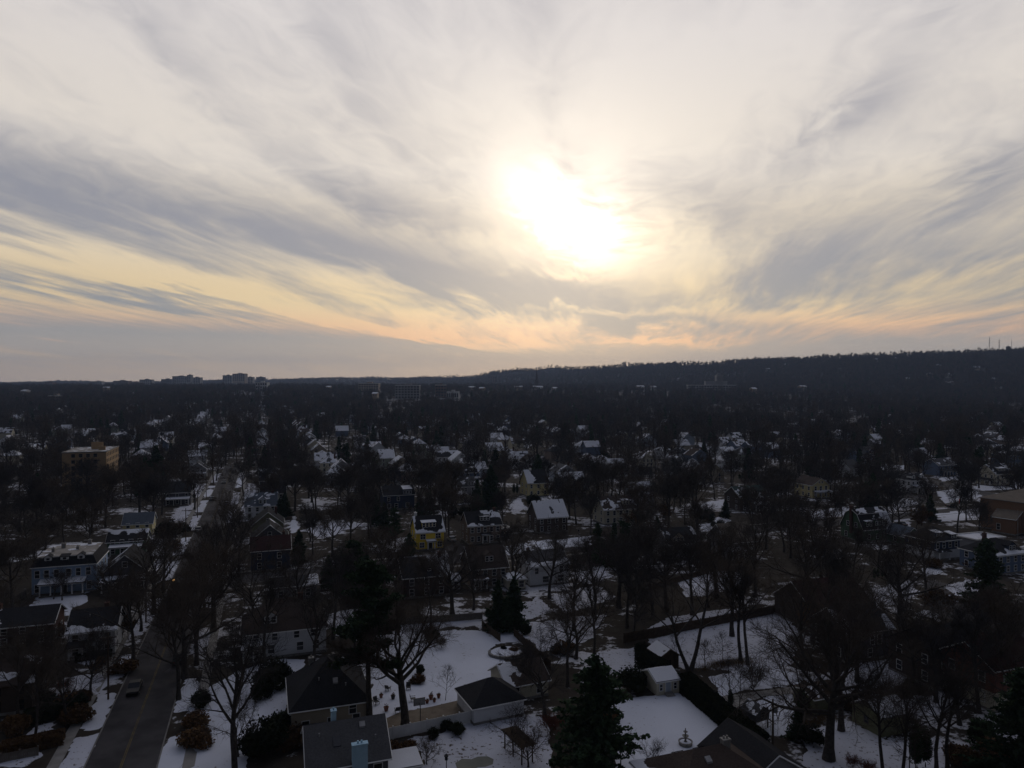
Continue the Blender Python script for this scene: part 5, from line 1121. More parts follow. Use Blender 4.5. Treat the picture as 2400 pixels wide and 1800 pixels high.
for i in range(5): t = .12 + i * .19; b = MB(); b.tube((1.3 + 1.9 * t, -.9, 1.45 - 1.45 * t), (1.3 + 1.9 * t, -.3, 1.45 - 1.45 * t), .035, n=6); b.build('rung', 'wood_grey', o)
b = MB(); b.tube((1.2, 1.0, 2.3), (4.6, 1.0, 2.3), .07, n=6); b.tube((4.6, 1.0, 2.3), (4.6, .1, 0), .06, n=6); b.tube((4.6, 1.0, 2.3), (4.6, 1.9, 0), .06, n=6); b.build('swing_frame', 'wood_dark', o)
# lamp post, pergola, round table, pole
def lamp_post(label, px, py, h, lit=False):
    o = empty('lamp_post', G(px, py)); tag(o, label, 'lamp'); b = MB(); b.tube((0, 0, 0), (0, 0, h), .07, .05, 10); b.lathe([(0, 0), (.18, 0), (.16, .25), (.07, .4)], 12); b.build('pole', 'metal_dark', o)
    b = MB(); b.prism([(-.18, -.18, h), (.18, -.18, h), (.18, .18, h), (-.18, .18, h)], (0, 0, .5)); b.build('lantern', 'street_light_glow' if lit else 'glass', o)
    b = MB(); b.add([(-.28, -.28, h + .5), (.28, -.28, h + .5), (.28, .28, h + .5), (-.28, .28, h + .5), (0, 0, h + .8)], [(0, 1, 4), (1, 2, 4), (2, 3, 4), (3, 0, 4), (3, 2, 1, 0)]); b.build('cap', 'metal_dark', o)
lamp_post('black garden lamp post on the snow at bottom centre', 1046, 1830, 2.6)
lamp_post('small lit street lamp left of the avenue', 406, 1395, 3.4, True)
lamp_post('dark street lamp on the lawn corner right of the brown house', 1356, 1284, 5.0)
lamp_post('dark street lamp beside the clipped round shrubs right of centre', 1675, 1247, 4.6)
o = empty('pergola', G(1215, 1772), R(-62)); tag(o, 'dark narrow pergola with slatted top in the leafy snow yard', 'pergola')
for x in (-2.4, 0, 2.4):
    for y in (-.8, .8): b = MB(); b.box(x - .07, x + .07, y - .07, y + .07, 0, 2.3); b.build('post', 'wood_dark', o)
for y in (-.8, .8): b = MB(); b.box(-2.8, 2.8, y - .05, y + .05, 2.3, 2.5); b.build('beam', 'wood_dark', o)
sl = MB(); sl.box(-.06, .06, -1.2, 1.2, 2.5, 2.62); sl = sl.mesh('slat', 'wood_dark')
for i in range(24): put('slat', sl, o, (-2.75 + i * .239, 0, 0))
o = empty('garden_table', G(2050, 1640)); tag(o, 'round garden table under a dome of snow, lower right', 'table')
b = MB(); b.lathe([(0, .70), (.85, .70), (.85, .76), (0, .76)], 22); b.build('tabletop', 'wood_grey', o); b = MB(); b.tube((0, 0, 0), (0, 0, .7), .07, n=8); b.build('leg', 'metal_dark', o)
b = MB(); b.lathe([(.84, .762), (.80, .90), (.6, 1.02), (.3, 1.08), (0, 1.10)], 22); b.build('snow', 'snow', o)
o = empty('rail', G(1172, 1590), R(GRID)); tag(o, 'dark open rail beside the open garage roof', 'rail')
for i in range(4): b = MB(); b.box(i * 1.3 - .05, i * 1.3 + .05, -.05, .05, 0, 2.5); b.build('post', 'wood_dark', o)
for z in (1.6, 2.4): b = MB(); b.box(-.2, 4.1, -.04, .04, z, z + .1); b.build('bar', 'wood_dark', o)
def pole(label, px, py, h, arm=True, drum=False, loc=None):
    o = empty('utility_pole', loc if loc is not None else G(px, py), R(GRID)); tag(o, label, 'pole', 'utility poles')
    b = MB(); b.tube((0, 0, 0), (0, 0, h), .16, .11, 10); b.build('pole', 'wood_dark', o)
    if arm:
        b = MB(); b.box(-1.2, 1.2, -.06, .06, h - .8, h - .66); ar = b.build('crossarm', 'wood_dark', o)
        for x in (-1.05, -.4, .4, 1.05): b = MB(); b.lathe([(.05, h - .66), (.06, h - .6), (.03, h - .5), (0, h - .48)], 8, x, 0); b.build('insulator', 'metal_grey', ar)
    if drum: b = MB(); b.lathe([(0, h - 1.9), (.27, h - 1.88), (.29, h - 1.8), (.29, h - 1.05), (.24, h - .98), (0, h - .95)], 16, .42, 0); b.build('transformer', 'metal_grey', o)
    return o
pole('dark utility pole with drum beside the wooden playset', 1812, 1768, 7.4, False, True); lm('utility pole with drum', 1812, 1768)
nrm = Vector((U.y, -U.x, 0)); PP = []
for i, t in enumerate((4, 42, 82, 122, 164, 206, 250)):
    p_ = AV0 + U * t - nrm * 5.6; PP.append(p_)
    pole(('nearest', 'second nearest', 'third', 'fourth', 'fifth', 'sixth', 'seventh')[i] + ' of the utility poles along the left kerb of the avenue', 0, 0, 10.5, True, i in (1, 4), p_)
def wire(label, a_, b_, sag, r=.018, name='overhead_wire'):
    b = MB(); n = 10; pts = [Vector(a_).lerp(Vector(b_), k / n) - Vector((0, 0, sag * 4 * (k / n) * (1 - k / n))) for k in range(n + 1)]
    for p0, p1 in zip(pts[:-1], pts[1:]): b.tube(p0, p1, r, n=4, cap=False)
    return tag(b.build(name, 'wire'), label, 'wire')
tp_ = G(1812, 1768); e_ = G(1455, 1980)
wire('upper of two thin wires sagging across the fountain lawn', tp_ + Vector((0, 0, 6.8)), e_ + Vector((0, 0, 5.6)), .8); wire('lower of two thin wires sagging across the fountain lawn', tp_ + Vector((0, 0, 6.3)), e_ + Vector((.4, 0, 5.0)), .9)
for k, x in enumerate((-1.05, 1.05)):
    for i in range(len(PP) - 1):
        d_ = Vector((math.cos(R(GRID)), math.sin(R(GRID)), 0)) * x
        wire(('left' if k == 0 else 'right') + ' overhead wire over the avenue verge, span ' + ('one', 'two', 'three', 'four', 'five', 'six')[i] + ' from the camera', PP[i] + d_ + Vector((0, 0, 9.98)), PP[i + 1] + d_ + Vector((0, 0, 9.98)), .7, .02)
# flagpole with drooping flag by the brick hall
c = G(2248, 1232); o = empty('flagpole', c); tag(o, 'white flagpole with drooping red flag in front of brick hall', 'flagpole')
b = MB(); b.tube((0, 0, 0), (0, 0, 13.5), .07, .04, 10); b.lathe([(.0, 13.5), (.1, 13.58), (.1, 13.68), (0, 13.75)], 10); b.build('pole', 'white_paint', o)
b = MB(); n = 7
for i in range(n): b.prism([(.06 + .12 * math.sin(i), .10 * math.cos(i * 1.7), 9.4 - i * .0 - .0), (.06 + .12 * math.sin(i + 1) + .05, .10 * math.cos(i * 1.7 + 1.7), 9.4), (.05 + .1 * math.sin(i + 1), .08 * math.cos(i * 1.7 + 1.7), 7.4), (.05 + .1 * math.sin(i), .08 * math.cos(i * 1.7), 7.5)], (.02, .02, 0))
b.build('flag', 'flag_red', o)
o = empty('flagpole', G(2386, 1262)); tag(o, 'bare pale pole at the right corner of brick hall', 'pole'); b = MB(); b.tube((0, 0, 0), (0, 0, 9), .09, .06, 10); b.build('pole', 'concrete', o); b = MB(); b.lathe([(0, 9), (.12, 9.08), (0, 9.2)], 8); b.build('finial', 'metal_grey', o)
# cars
def car(label, loc, heading, paint, snowy=False, big=False):
    o = empty('car', loc, heading); tag(o, label, 'car', 'cars on the streets and drives'); L, Wd, hb, ht = (4.6, 1.8, .92, 1.46) if not big else (4.9, 1.95, 1.05, 1.82)
    b = MB(); pr = [(-L / 2, .32), (-L / 2 - .03, .62), (-L / 2 + .06, hb - .06), (-L / 2 + .5, hb + .02), (-L * .18, hb + .03), (L * .22, hb), (L / 2 - .15, hb - .16), (L / 2, .58), (L / 2 - .02, .30)]
    for s in (-1, 1): pass
    b.prism([(x, Wd / 2, z) for x, z in pr], (0, -Wd, 0)); b.build('body', paint, o)
    cab = [(-L * .40 if big else -L * .36, hb), (-L * .36 if big else -L * .24, ht - .05), (-L * .2, ht), (L * .06, ht - .02), (L * .21, hb)]; iw = .12
    b = MB(); n = len(cab); vs = [(x, Wd / 2 - (iw if i in (1, 2, 3) else .04), z) for i, (x, z) in enumerate(cab)] + [(x, -Wd / 2 + (iw if i in (1, 2, 3) else .04), z) for i, (x, z) in enumerate(cab)]
    b.add(vs, [list(range(n)), list(range(n, 2 * n))[::-1]] + [(i, n + i, n + i + 1, i + 1) for i in range(n - 1)]); b.build('windows', 'glass', o)
    b = MB(); x0, x1 = cab[1][0] + .04, cab[3][0]; b.add([(x0, -Wd / 2 + .1, ht - .03), (x1, -Wd / 2 + .1, ht - .02), (x1, Wd / 2 - .1, ht - .02), (x0, Wd / 2 - .1, ht - .03), (x0 + .06, -Wd / 2 + .18, ht + .05), (x1 - .06, -Wd / 2 + .18, ht + .05), (x1 - .06, Wd / 2 - .18, ht + .05), (x0 + .06, Wd / 2 - .18, ht + .05)], [(4, 5, 6, 7), (0, 1, 5, 4), (1, 2, 6, 5), (2, 3, 7, 6), (3, 0, 4, 7)]); b.build('car_roof', 'snow_roof' if snowy else paint, o)
    wm = MB(); wm.tube((0, -.11, 0), (0, .11, 0), .33, n=14); wm = wm.mesh('wheel', 'rubber'); hm = MB(); hm.tube((0, -.12, 0), (0, .12, 0), .19, n=10); hm = hm.mesh('rim', 'metal_grey')
    for x in (-L * .30, L * .31):
        for s in (-1, 1): w_ = put('wheel', wm, o, (x, s * (Wd / 2 - .06), .33)); put('rim', hm, w_)
    for s in (-1, 1):
        b = MB(); b.box(L / 2 - .12, L / 2 + .012, s * Wd * .34 - .2, s * Wd * .34 + .2, .58, .72); b.build('headlight', 'glass', o)
        b = MB(); b.box(-L / 2 - .045, -L / 2 + .1, s * Wd * .36 - .16, s * Wd * .36 + .16, .64, .82); b.build('tail_light', 'tail_lamp', o)
hu = math.atan2(U.y, U.x); hc = math.atan2(CS.y, CS.x)
def av(t, o): return AV0 + U * t + nrm * o + Vector((0, 0, .03))
car('dark car driving towards the viewer on the avenue', av(6.0, -2.2), hu + math.pi, 'car_black')
car('dark suv parked at right kerb of the avenue', av(17, 3.3), hu, 'car_black', big=True)
car('small dark car far up the avenue with its lights towards us', av(258, -1.2), hu + math.pi, 'car_grey')
car('silver car parked at the left kerb of the avenue', av(138, -3.3), hu, 'car_silver')
car('pale car parked on the drive right of the yellow house', G(1058, 1268) + Vector((0, 0, .09)), R(115), 'car_silver', True)
car('black car parked on the cross street by the white colonial', G(2230, 1188) + Vector((0, 0, .03)), hc, 'car_black')
car('dark car on the drive left of the green garage', G(2112, 1232) + Vector((0, 0, .02)), R(100), 'car_black')
car('white car parked beside the tan house with the front gable', G(1972, 1180) + Vector((0, 0, .02)), R(30), 'car_white', True)
car('blue car parked in front of the house with the blue-grey roof', av(190, 3.3), hu, 'car_blue', True)
car('snow-topped car parked on the left kerb far up the avenue', av(205, -3.3), hu, 'car_grey', True)
# person by the white colonial's lawn: too small for features beyond the silhouette
c = G(2220, 1160); o = empty('yard_figure', c, R(40)); 
def person(root):
    """a standing figure: one skin of head, torso, arms and legs; dark coat as its own part"""
    J = [(0, 0, .95), (0, 0, 1.2), (0, 0, 1.42), (0, 0, 1.52), (0, .02, 1.66), (.20, 0, 1.40), (.27, .02, 1.12), (.25, .10, .88), (-.20, 0, 1.40), (-.27, .02, 1.12), (-.25, .10, .88), (.10, 0, .90), (.12, .03, .50), (.12, 0, .08), (-.10, 0, .90), (-.12, .03, .50), (-.12, 0, .08), (.12, .16, .05), (-.12, .16, .05)]
    E = [(0, 1), (1, 2), (2, 3), (3, 4), (2, 5), (5, 6), (6, 7), (2, 8), (8, 9), (9, 10), (0, 11), (11, 12), (12, 13), (0, 14), (14, 15), (15, 16), (13, 17), (16, 18)]
    rad = [.15, .16, .15, .06, .10, .07, .055, .04, .07, .055, .04, .10, .07, .05, .10, .07, .05, .045, .045]
    me = bpy.data.meshes.new('body'); me.from_pydata(J, E, []); ob = put('body', me, root)
    sk = ob.modifiers.new('skin', 'SKIN'); me.skin_vertices[0].data[0].use_root = True
    for i, r_v in enumerate(rad): me.skin_vertices[0].data[i].radius = (r_v, r_v)
    su = ob.modifiers.new('sub', 'SUBSURF'); su.levels = su.render_levels = 1
    me.materials.append(M['dark_paint'])
person(o); o.name = 'person'; tag(o, 'person in dark clothing standing on the snowy corner lawn', 'person')
b = MB(); b.lathe([(.30, .80), (.27, 1.0), (.24, 1.25), (.17, 1.44), (.08, 1.5)], 14); b.build('coat', 'dark_paint', o)

# ------------------------------------------------------------------ trees and shrubs one can place by hand
TREES = []      # positions taken
_used = {}
def uniq(label):
    """keep labels apart: a repeat gets its rank"""
    n = _used.get(label, 0); _used[label] = n + 1
    return label if n == 0 else None
ORD = ('second', 'third', 'fourth', 'fifth', 'sixth', 'seventh', 'eighth')
def where(p_):
    """how a thing stands to the nearest landmark, as seen from the camera"""
    best = sorted(LAND, key=lambda l: (l[1] - p_).length)[:6]; out = []
    for ph, q_ in best:
        a_, c_ = p_.x / p_.y, q_.x / q_.y; dx_ = (a_ - c_) * q_.y; dd = p_.y - q_.y
        if abs(dx_) > abs(dd) * .8: r = 'right of' if dx_ > 0 else 'left of'
        else: r = 'behind' if dd > 0 else 'in front of'
        out.append((r, ph))
    return out
def describe(lead, p_):
    for r, ph in where(p_):
        l = f'{lead} {r} the {ph}'
        if l not in _used: _used[l] = 1; return l, True
    r, ph = where(p_)[0]; base = f'{lead} {r} the {ph}'; n = _used[base]; _used[base] = n + 1
    if n <= len(ORD): return f'{ORD[n - 1]} {lead} {r} the {ph}', True
    return base, False
TG = 'bare street and garden trees'
def T(px, py, kind, var, H, lead=None, lab=None, rz=None, wide=1.0, name=None, cat=None, group=None):
    p_ = G(px, py); TREES.append((p_, H * .22))
    nm, ld, ct, gr = {'near': ('bare_tree', 'tall bare tree', 'tree', TG), 'mid': ('bare_tree', 'bare tree', 'tree', TG), 'double': ('bare_tree', 'bare tree', 'tree', TG), 'small': ('garden_tree', 'small bare tree', 'tree', 'small garden trees'),
                      'sapling': ('sapling', 'thin bare sapling', 'sapling', 'saplings'), 'thicket': ('bare_shrub', 'leafless twiggy shrub', 'shrub', 'leafless shrubs'), 'red_thicket': ('bare_shrub', 'reddish leafless shrub', 'shrub', 'leafless shrubs'),
                      'brown_oak': ('brown_leaved_oak', 'small oak with brown leaves', 'tree', 'oaks with brown leaves'), 'spruce': ('spruce_tree', 'dark conical spruce', 'tree', 'evergreen trees'), 'broad_pine': ('pine_tree', 'broad dark pine', 'tree', 'evergreen trees'), 'pine': ('pine_tree', 'tall dark pine', 'tree', 'evergreen trees'),
                      'yew': ('yew_shrub', 'dark rounded evergreen shrub', 'shrub', 'evergreen shrubs'), 'arborvitae': ('arborvitae', 'slim columnar evergreen', 'shrub', 'evergreen shrubs'), 'conical_yew': ('conical_evergreen', 'conical evergreen', 'shrub', 'evergreen shrubs'),
                      'brown_shrub': ('brown_shrub', 'low brown-leaved shrub', 'shrub', 'brown shrubs')}[kind]
    if lab: _used[lab] = 1
    l = lab or describe(lead or ld, p_)[0]
    return plant(name or nm, kind, var, p_, H, random.uniform(0, 6.28) if rz is None else rz, l, cat or ct, group or gr, wide)
T(950, 1714, 'near', 0, 23, lab='huge old bare oak with spreading limbs on the centre snow yard', rz=2.2); LAND.append(('huge old oak', G(950, 1714)))
T(548, 1838, 'near', 1, 22, lab='tall bare trunk rising from bottom edge on left snow yard'); T(557, 1775, 'small', 0, 9, lab='bushy bare tree just right of the bottom-left tall trunk')
T(866, 1712, 'pine', 0, 25, lab='tall pine with bare lower stem beside tan house'); LAND.append(('tall pine', G(866, 1712)))
T(312, 1548, 'near', 1, 17, lab='bare street tree right of the white house by the avenue'); T(213, 1632, 'near', 3, 11, lab='crooked bare tree on the snow left of the avenue pavement')
T(200, 1562, 'small', 1, 8); T(229, 1548, 'small', 0, 7.5); T(1398, 1846, 'broad_pine', 0, 16.2, lab='massive dark broad pine at bottom centre left of fountain lawn', wide=1.12)
T(1455, 1800, 'small', 0, 5.5); T(1525, 1830, 'small', 1, 6)
T(1617, 1572, 'double', 0, 21, lab='twin-trunked tree leaning apart in V behind the hedge', rz=.3); LAND.append(('V-shaped twin tree', G(1617, 1572)))
T(1716, 1492, 'near', 1, 23); T(1737, 1554, 'near', 2, 20, lab='left of the two straight trunks rising from dry grass'); T(1753, 1560, 'near', 2, 19, lab='right of the two straight trunks rising from dry grass')
T(1872, 1730, 'near', 3, 16, lab='broad bare tree right of the utility pole with drum', rz=1.0); T(1943, 1782, 'near', 0, 24, lab='giant dark trunk at lower right beside concrete drive'); LAND.append(('giant dark trunk', G(1943, 1782)))
T(1972, 1714, 'near', 1, 22); 
for k, (px, py, h) in enumerate(((2072, 1832, 15), (2114, 1838, 14), (2133, 1832, 9), (2147, 1828, 8), (2196, 1818, 16), (2222, 1806, 15))):
    T(px, py, 'near' if h > 12 else 'sapling', 2, h, lab=('leftmost', 'second', 'third', 'fourth', 'fifth', 'sixth')[k] + ' from left of slim trunks at bottom right')
T(1277, 1680, 'near', 3, 14, lab='bare many-branched tree right of the open garage'); T(1203, 1765, 'small', 0, 7, lab='bare bushy tree above the pergola'); T(1238, 1800, 'small', 2, 6.5, lab='low spreading bare tree at right end of the pergola')
T(1000, 1792, 'small', 2, 4); T(1044, 1642, 'sapling', 0, 5.5); T(1718, 1684, 'sapling', 0, 9); T(1734, 1672, 'sapling', 0, 8); T(1767, 1616, 'thicket', 0, 4.6)
T(1590, 1560, 'sapling', 0, 6); T(1653, 1566, 'small', 1, 6); T(1695, 1558, 'sapling', 0, 6)
T(2392, 1832, 'broad_pine', 0, 14, lab='dark broad pine filling the bottom right corner'); T(2312, 1428, 'broad_pine', 0, 15.5, lab='broad dark evergreen in front of dark house with tall chimney')
T(2338, 1648, 'near', 1, 19); T(2296, 1672, 'near', 2, 18); T(2390, 1560, 'near', 3, 16); T(2250, 1700, 'near', 3, 15)
T(1150, 1198, 'spruce', 2, 18, lab='tall dark spruce behind the brown colonial'); T(1118, 1206, 'spruce', 0, 13); T(1006, 1210, 'spruce', 1, 10.5); T(985, 1214, 'spruce', 1, 9); T(960, 1303, 'conical_yew', 0, 6.4, lab='big dark conical evergreen at left corner of the yellow house')
T(926, 1284, 'pine', 1, 12); T(832, 1452, 'pine', 1, 17); T(1168, 1478, 'spruce', 1, 10); T(1205, 1474, 'spruce', 0, 10.5); T(1188, 1482, 'spruce', 1, 7)
T(668, 1214, 'spruce', 1, 9.5); T(655, 1228, 'spruce', 0, 9); T(392, 1264, 'yew', 1, 6.5, lab='large round dark shrub beside the avenue left pavement'); T(365, 1152, 'spruce', 2, 21); T(340, 1162, 'spruce', 0, 17)
T(2181, 1222, 'spruce', 0, 9.5); T(2046, 1202, 'spruce', 0, 15); T(2030, 1204, 'spruce', 1, 12); T(2160, 1232, 'brown_oak', 0, 7.5); T(2148, 1240, 'brown_oak', 0, 6.5); T(2273, 1216, 'small', 2, 5.5)
T(1975, 1218, 'mid', 3, 14); T(2082, 1212, 'mid', 4, 15); T(2268, 1160, 'near', 1, 17, lab='tall bare street tree at the corner of the white colonial lawn')
T(1205, 1414, 'near', 1, 16); T(1288, 1404, 'near', 3, 20, lab='large forked bare tree in front of the white house with snow eave'); T(1634, 1248, 'mid', 2, 23); T(1838, 1294, 'near', 3, 17); T(1796, 1288, 'near', 1, 18)
for px, py, v_, h in ((1470, 1472, 1, 19), (1530, 1442, 2, 20), (1562, 1432, 0, 19), (1622, 1442, 1, 20), (1500, 1404, 3, 18), (1450, 1424, 0, 20), (1395, 1452, 2, 19), (1345, 1480, 1, 18), (1680, 1400, 0, 20), (1770, 1400, 1, 21),
                      (1890, 1410, 0, 20), (1935, 1500, 2, 19), (1880, 1560, 1, 18), (2110, 1460, 0, 20), (2060, 1330, 3, 16), (2170, 1400, 1, 18), (2000, 1390, 2, 18), (2120, 1520, 3, 17), (2010, 1600, 1, 20), (460, 1560, 1, 20), (500, 1480, 0, 21),
                      (620, 1560, 2, 18), (735, 1590, 1, 17), (600, 1480, 3, 19), (700, 1470, 1, 18), (780, 1500, 2, 19), (860, 1400, 3, 17), (520, 1400, 0, 20), (100, 1600, 1, 11), (20, 1480, 3, 12),
                      (360, 1440, 0, 19), (330, 1480, 3, 15), (560, 1340, 1, 18), (1010, 1470, 2, 16), (1060, 1440, 0, 18), (930, 1440, 1, 18), (1110, 1430, 3, 15), (1390, 1560, 2, 17), (1330, 1610, 1, 15), (1350, 1545, 3, 16), (125, 1405, 3, 7), (145, 1408, 1, 8), (250, 1436, 0, 13), (418, 1640, 1, 18), (432, 1590, 0, 20), (478, 1452, 1, 18), (458, 1520, 3, 16), (508, 1372, 2, 17), (528, 1330, 1, 19), (552, 1250, 3, 18), (2140, 1600, 3, 15), (2195, 1648, 1, 17), (2330, 1590, 0, 18), (2370, 1690, 3, 15), (2000, 1500, 2, 19), (90, 1640, 3, 14), (40, 1690, 1, 13), (25, 1620, 0, 12), (150, 1700, 3, 12), (80, 1745, 2, 13)):
    T(px, py, 'near', v_, h)
for px, py, kind, v_, h in ((640, 1612, 'yew', 0, 4.2), (612, 1640, 'yew', 1, 3.4), (718, 1640, 'yew', 0, 3.2), (712, 1672, 'brown_shrub', 0, 2.6), (650, 1730, 'yew', 1, 4.0), (620, 1770, 'yew', 0, 4.4), (690, 1745, 'brown_shrub', 0, 3.0), (470, 1655, 'yew', 0, 2.2), (462, 1700, 'brown_shrub', 0, 2.4), (455, 1750, 'brown_shrub', 0, 2.8),
                            (1048, 1712, 'yew', 1, 1.7), (1072, 1722, 'yew', 0, 1.6), (1015, 1730, 'yew', 0, 1.3), (960, 1760, 'brown_shrub', 0, 1.6), (920, 1768, 'brown_shrub', 0, 1.9), (1290, 1720, 'red_thicket', 0, 3.0), (1262, 1560, 'thicket', 0, 3.0), (1235, 1545, 'thicket', 0, 3.2), (1215, 1585, 'thicket', 0, 2.6), (1320, 1530, 'brown_shrub', 0, 2.6),
                            (1205, 1528, 'brown_shrub', 0, 1.2), (1180, 1526, 'yew', 1, 1.1), (1232, 1486, 'yew', 0, 1.8), (1480, 1620, 'yew', 0, 3.4), (1500, 1612, 'yew', 1, 3.0), (1505, 1535, 'yew', 1, 2.6), (1712, 1662, 'arborvitae', 0, 3.0), (1880, 1690, 'arborvitae', 0, 4.6), (1868, 1735, 'conical_yew', 0, 4.0), (1905, 1745, 'yew', 0, 2.4),
                            (2040, 1820, 'red_thicket', 0, 2.0), (2000, 1800, 'red_thicket', 0, 1.8), (2150, 1808, 'arborvitae', 0, 5.6), (2170, 1800, 'arborvitae', 0, 5.0), (2300, 1740, 'yew', 1, 3.6), (2330, 1780, 'brown_shrub', 0, 3.2), (2260, 1790, 'brown_shrub', 0, 2.6), (2050, 1360, 'arborvitae', 0, 3.0), (2058, 1358, 'arborvitae', 0, 2.9), (2068, 1356, 'arborvitae', 0, 3.1),
                            (1690, 1236, 'yew', 0, 2.4), (1672, 1236, 'yew', 1, 2.4), (1655, 1222, 'yew', 0, 4.5), (1250, 1186, 'yew', 1, 5.5), (1330, 1180, 'brown_shrub', 0, 4.5), (1205, 1160, 'arborvitae', 0, 5.0), (1212, 1160, 'arborvitae', 0, 5.0), (150, 1620, 'red_thicket', 0, 2.2), (240, 1585, 'brown_oak', 0, 4.0), (290, 1575, 'brown_shrub', 0, 2.6),
                            (160, 1660, 'brown_shrub', 0, 3.0), (110, 1665, 'yew', 1, 3.2), (60, 1650, 'yew', 0, 3.0), (30, 1715, 'brown_shrub', 0, 2.6), (180, 1690, 'brown_shrub', 0, 2.8), (300, 1500, 'brown_oak', 0, 5), (120, 1490, 'brown_shrub', 0, 3.2), (400, 1310, 'brown_oak', 0, 6), (430, 1250, 'yew', 0, 3.2), (2210, 1450, 'brown_oak', 0, 7),
                            (1480, 1250, 'brown_oak', 0, 8), (1640, 1330, 'brown_oak', 0, 8), (1560, 1230, 'brown_oak', 0, 8), (1010, 1500, 'yew', 0, 2.4), (985, 1580, 'yew', 1, 1.8), (978, 1600, 'brown_shrub', 0, 1.6), (1035, 1520, 'thicket', 0, 2.4), (1430, 1690, 'brown_shrub', 0, 1.6), (450, 1168, 'yew', 0, 2.2), (438, 1172, 'yew', 1, 2.0),
                            (1900, 1480, 'brown_oak', 0, 7), (2280, 1330, 'brown_shrub', 0, 3.2), (2190, 1330, 'brown_shrub', 0, 3.0), (1860, 1520, 'thicket', 0, 3.0), (1990, 1660, 'brown_shrub', 0, 1.8), (770, 1380, 'spruce', 1, 8), (800, 1390, 'spruce', 0, 10), (700, 1320, 'spruce', 1, 9), (1440, 1330, 'spruce', 0, 12), (1400, 1320, 'spruce', 1, 11),
                            (1470, 1360, 'pine', 1, 15), (1890, 1660, 'yew', 0, 2.2), (1540, 1290, 'spruce', 1, 10), (880, 1230, 'spruce', 0, 11), (900, 1240, 'spruce', 1, 9), (1090, 1215, 'yew', 0, 4), (1060, 1210, 'yew', 1, 4.5), (1700, 1215, 'spruce', 1, 7)):
    T(px, py, kind, v_, h)
# low clipped shrubs capped with snow in a row beside the avenue
for k, (px, py) in enumerate(((434, 1172), (441, 1164), (448, 1150), (454, 1141), (460, 1134), (466, 1128))):
    p_ = G(px, py); o = plant('clipped_shrub', 'yew', k, p_, 1.7, k, ('nearest', 'second', 'third', 'fourth', 'fifth', 'farthest')[k] + ' of six snow-capped clipped shrubs left of the avenue', 'shrub', 'snow-capped shrubs by the avenue')
    b = MB(); b.lathe([(1.25, 1.35), (1.15, 1.62), (.7, 1.85), (0, 1.95)], 14); b.build('snow', 'snow_roof', o)

# ------------------------------------------------------------------ scattered neighbourhood: far houses, then trees
def road_dist(x, y):
    d1 = abs((x - AV0.x) * U.y - (y - AV0.y) * U.x) if y < 425 else 99; d2 = abs((x - C0.x) * CS.y - (y - C0.y) * CS.x); t2 = (x - C0.x) * CS.x + (y - C0.y) * CS.y
    d3 = abs(x - 211) if 285 < y < 560 else 99
    return min(d1, d2 if t2 > -50 else 99, d3)
FARH = []; rf_ = random.Random(3)
FW = ('siding_white', 'siding_white', 'siding_grey', 'siding_cream', 'siding_tan', 'siding_dark_grey', 'siding_pale_blue', 'siding_brown', 'siding_sage', 'siding_slate_blue'); FR = ('roof_black', 'roof_grey', 'roof_brown', 'roof_grey')
PATCH = ((150, 540, 955, 1085, 56), (600, 745, 930, 1060, 30), (700, 1000, 975, 1130, 34), (1000, 1420, 980, 1130, 46), (1440, 1760, 990, 1130, 24), (1780, 2400, 985, 1075, 30), (0, 160, 975, 1110, 14))
fid = 0
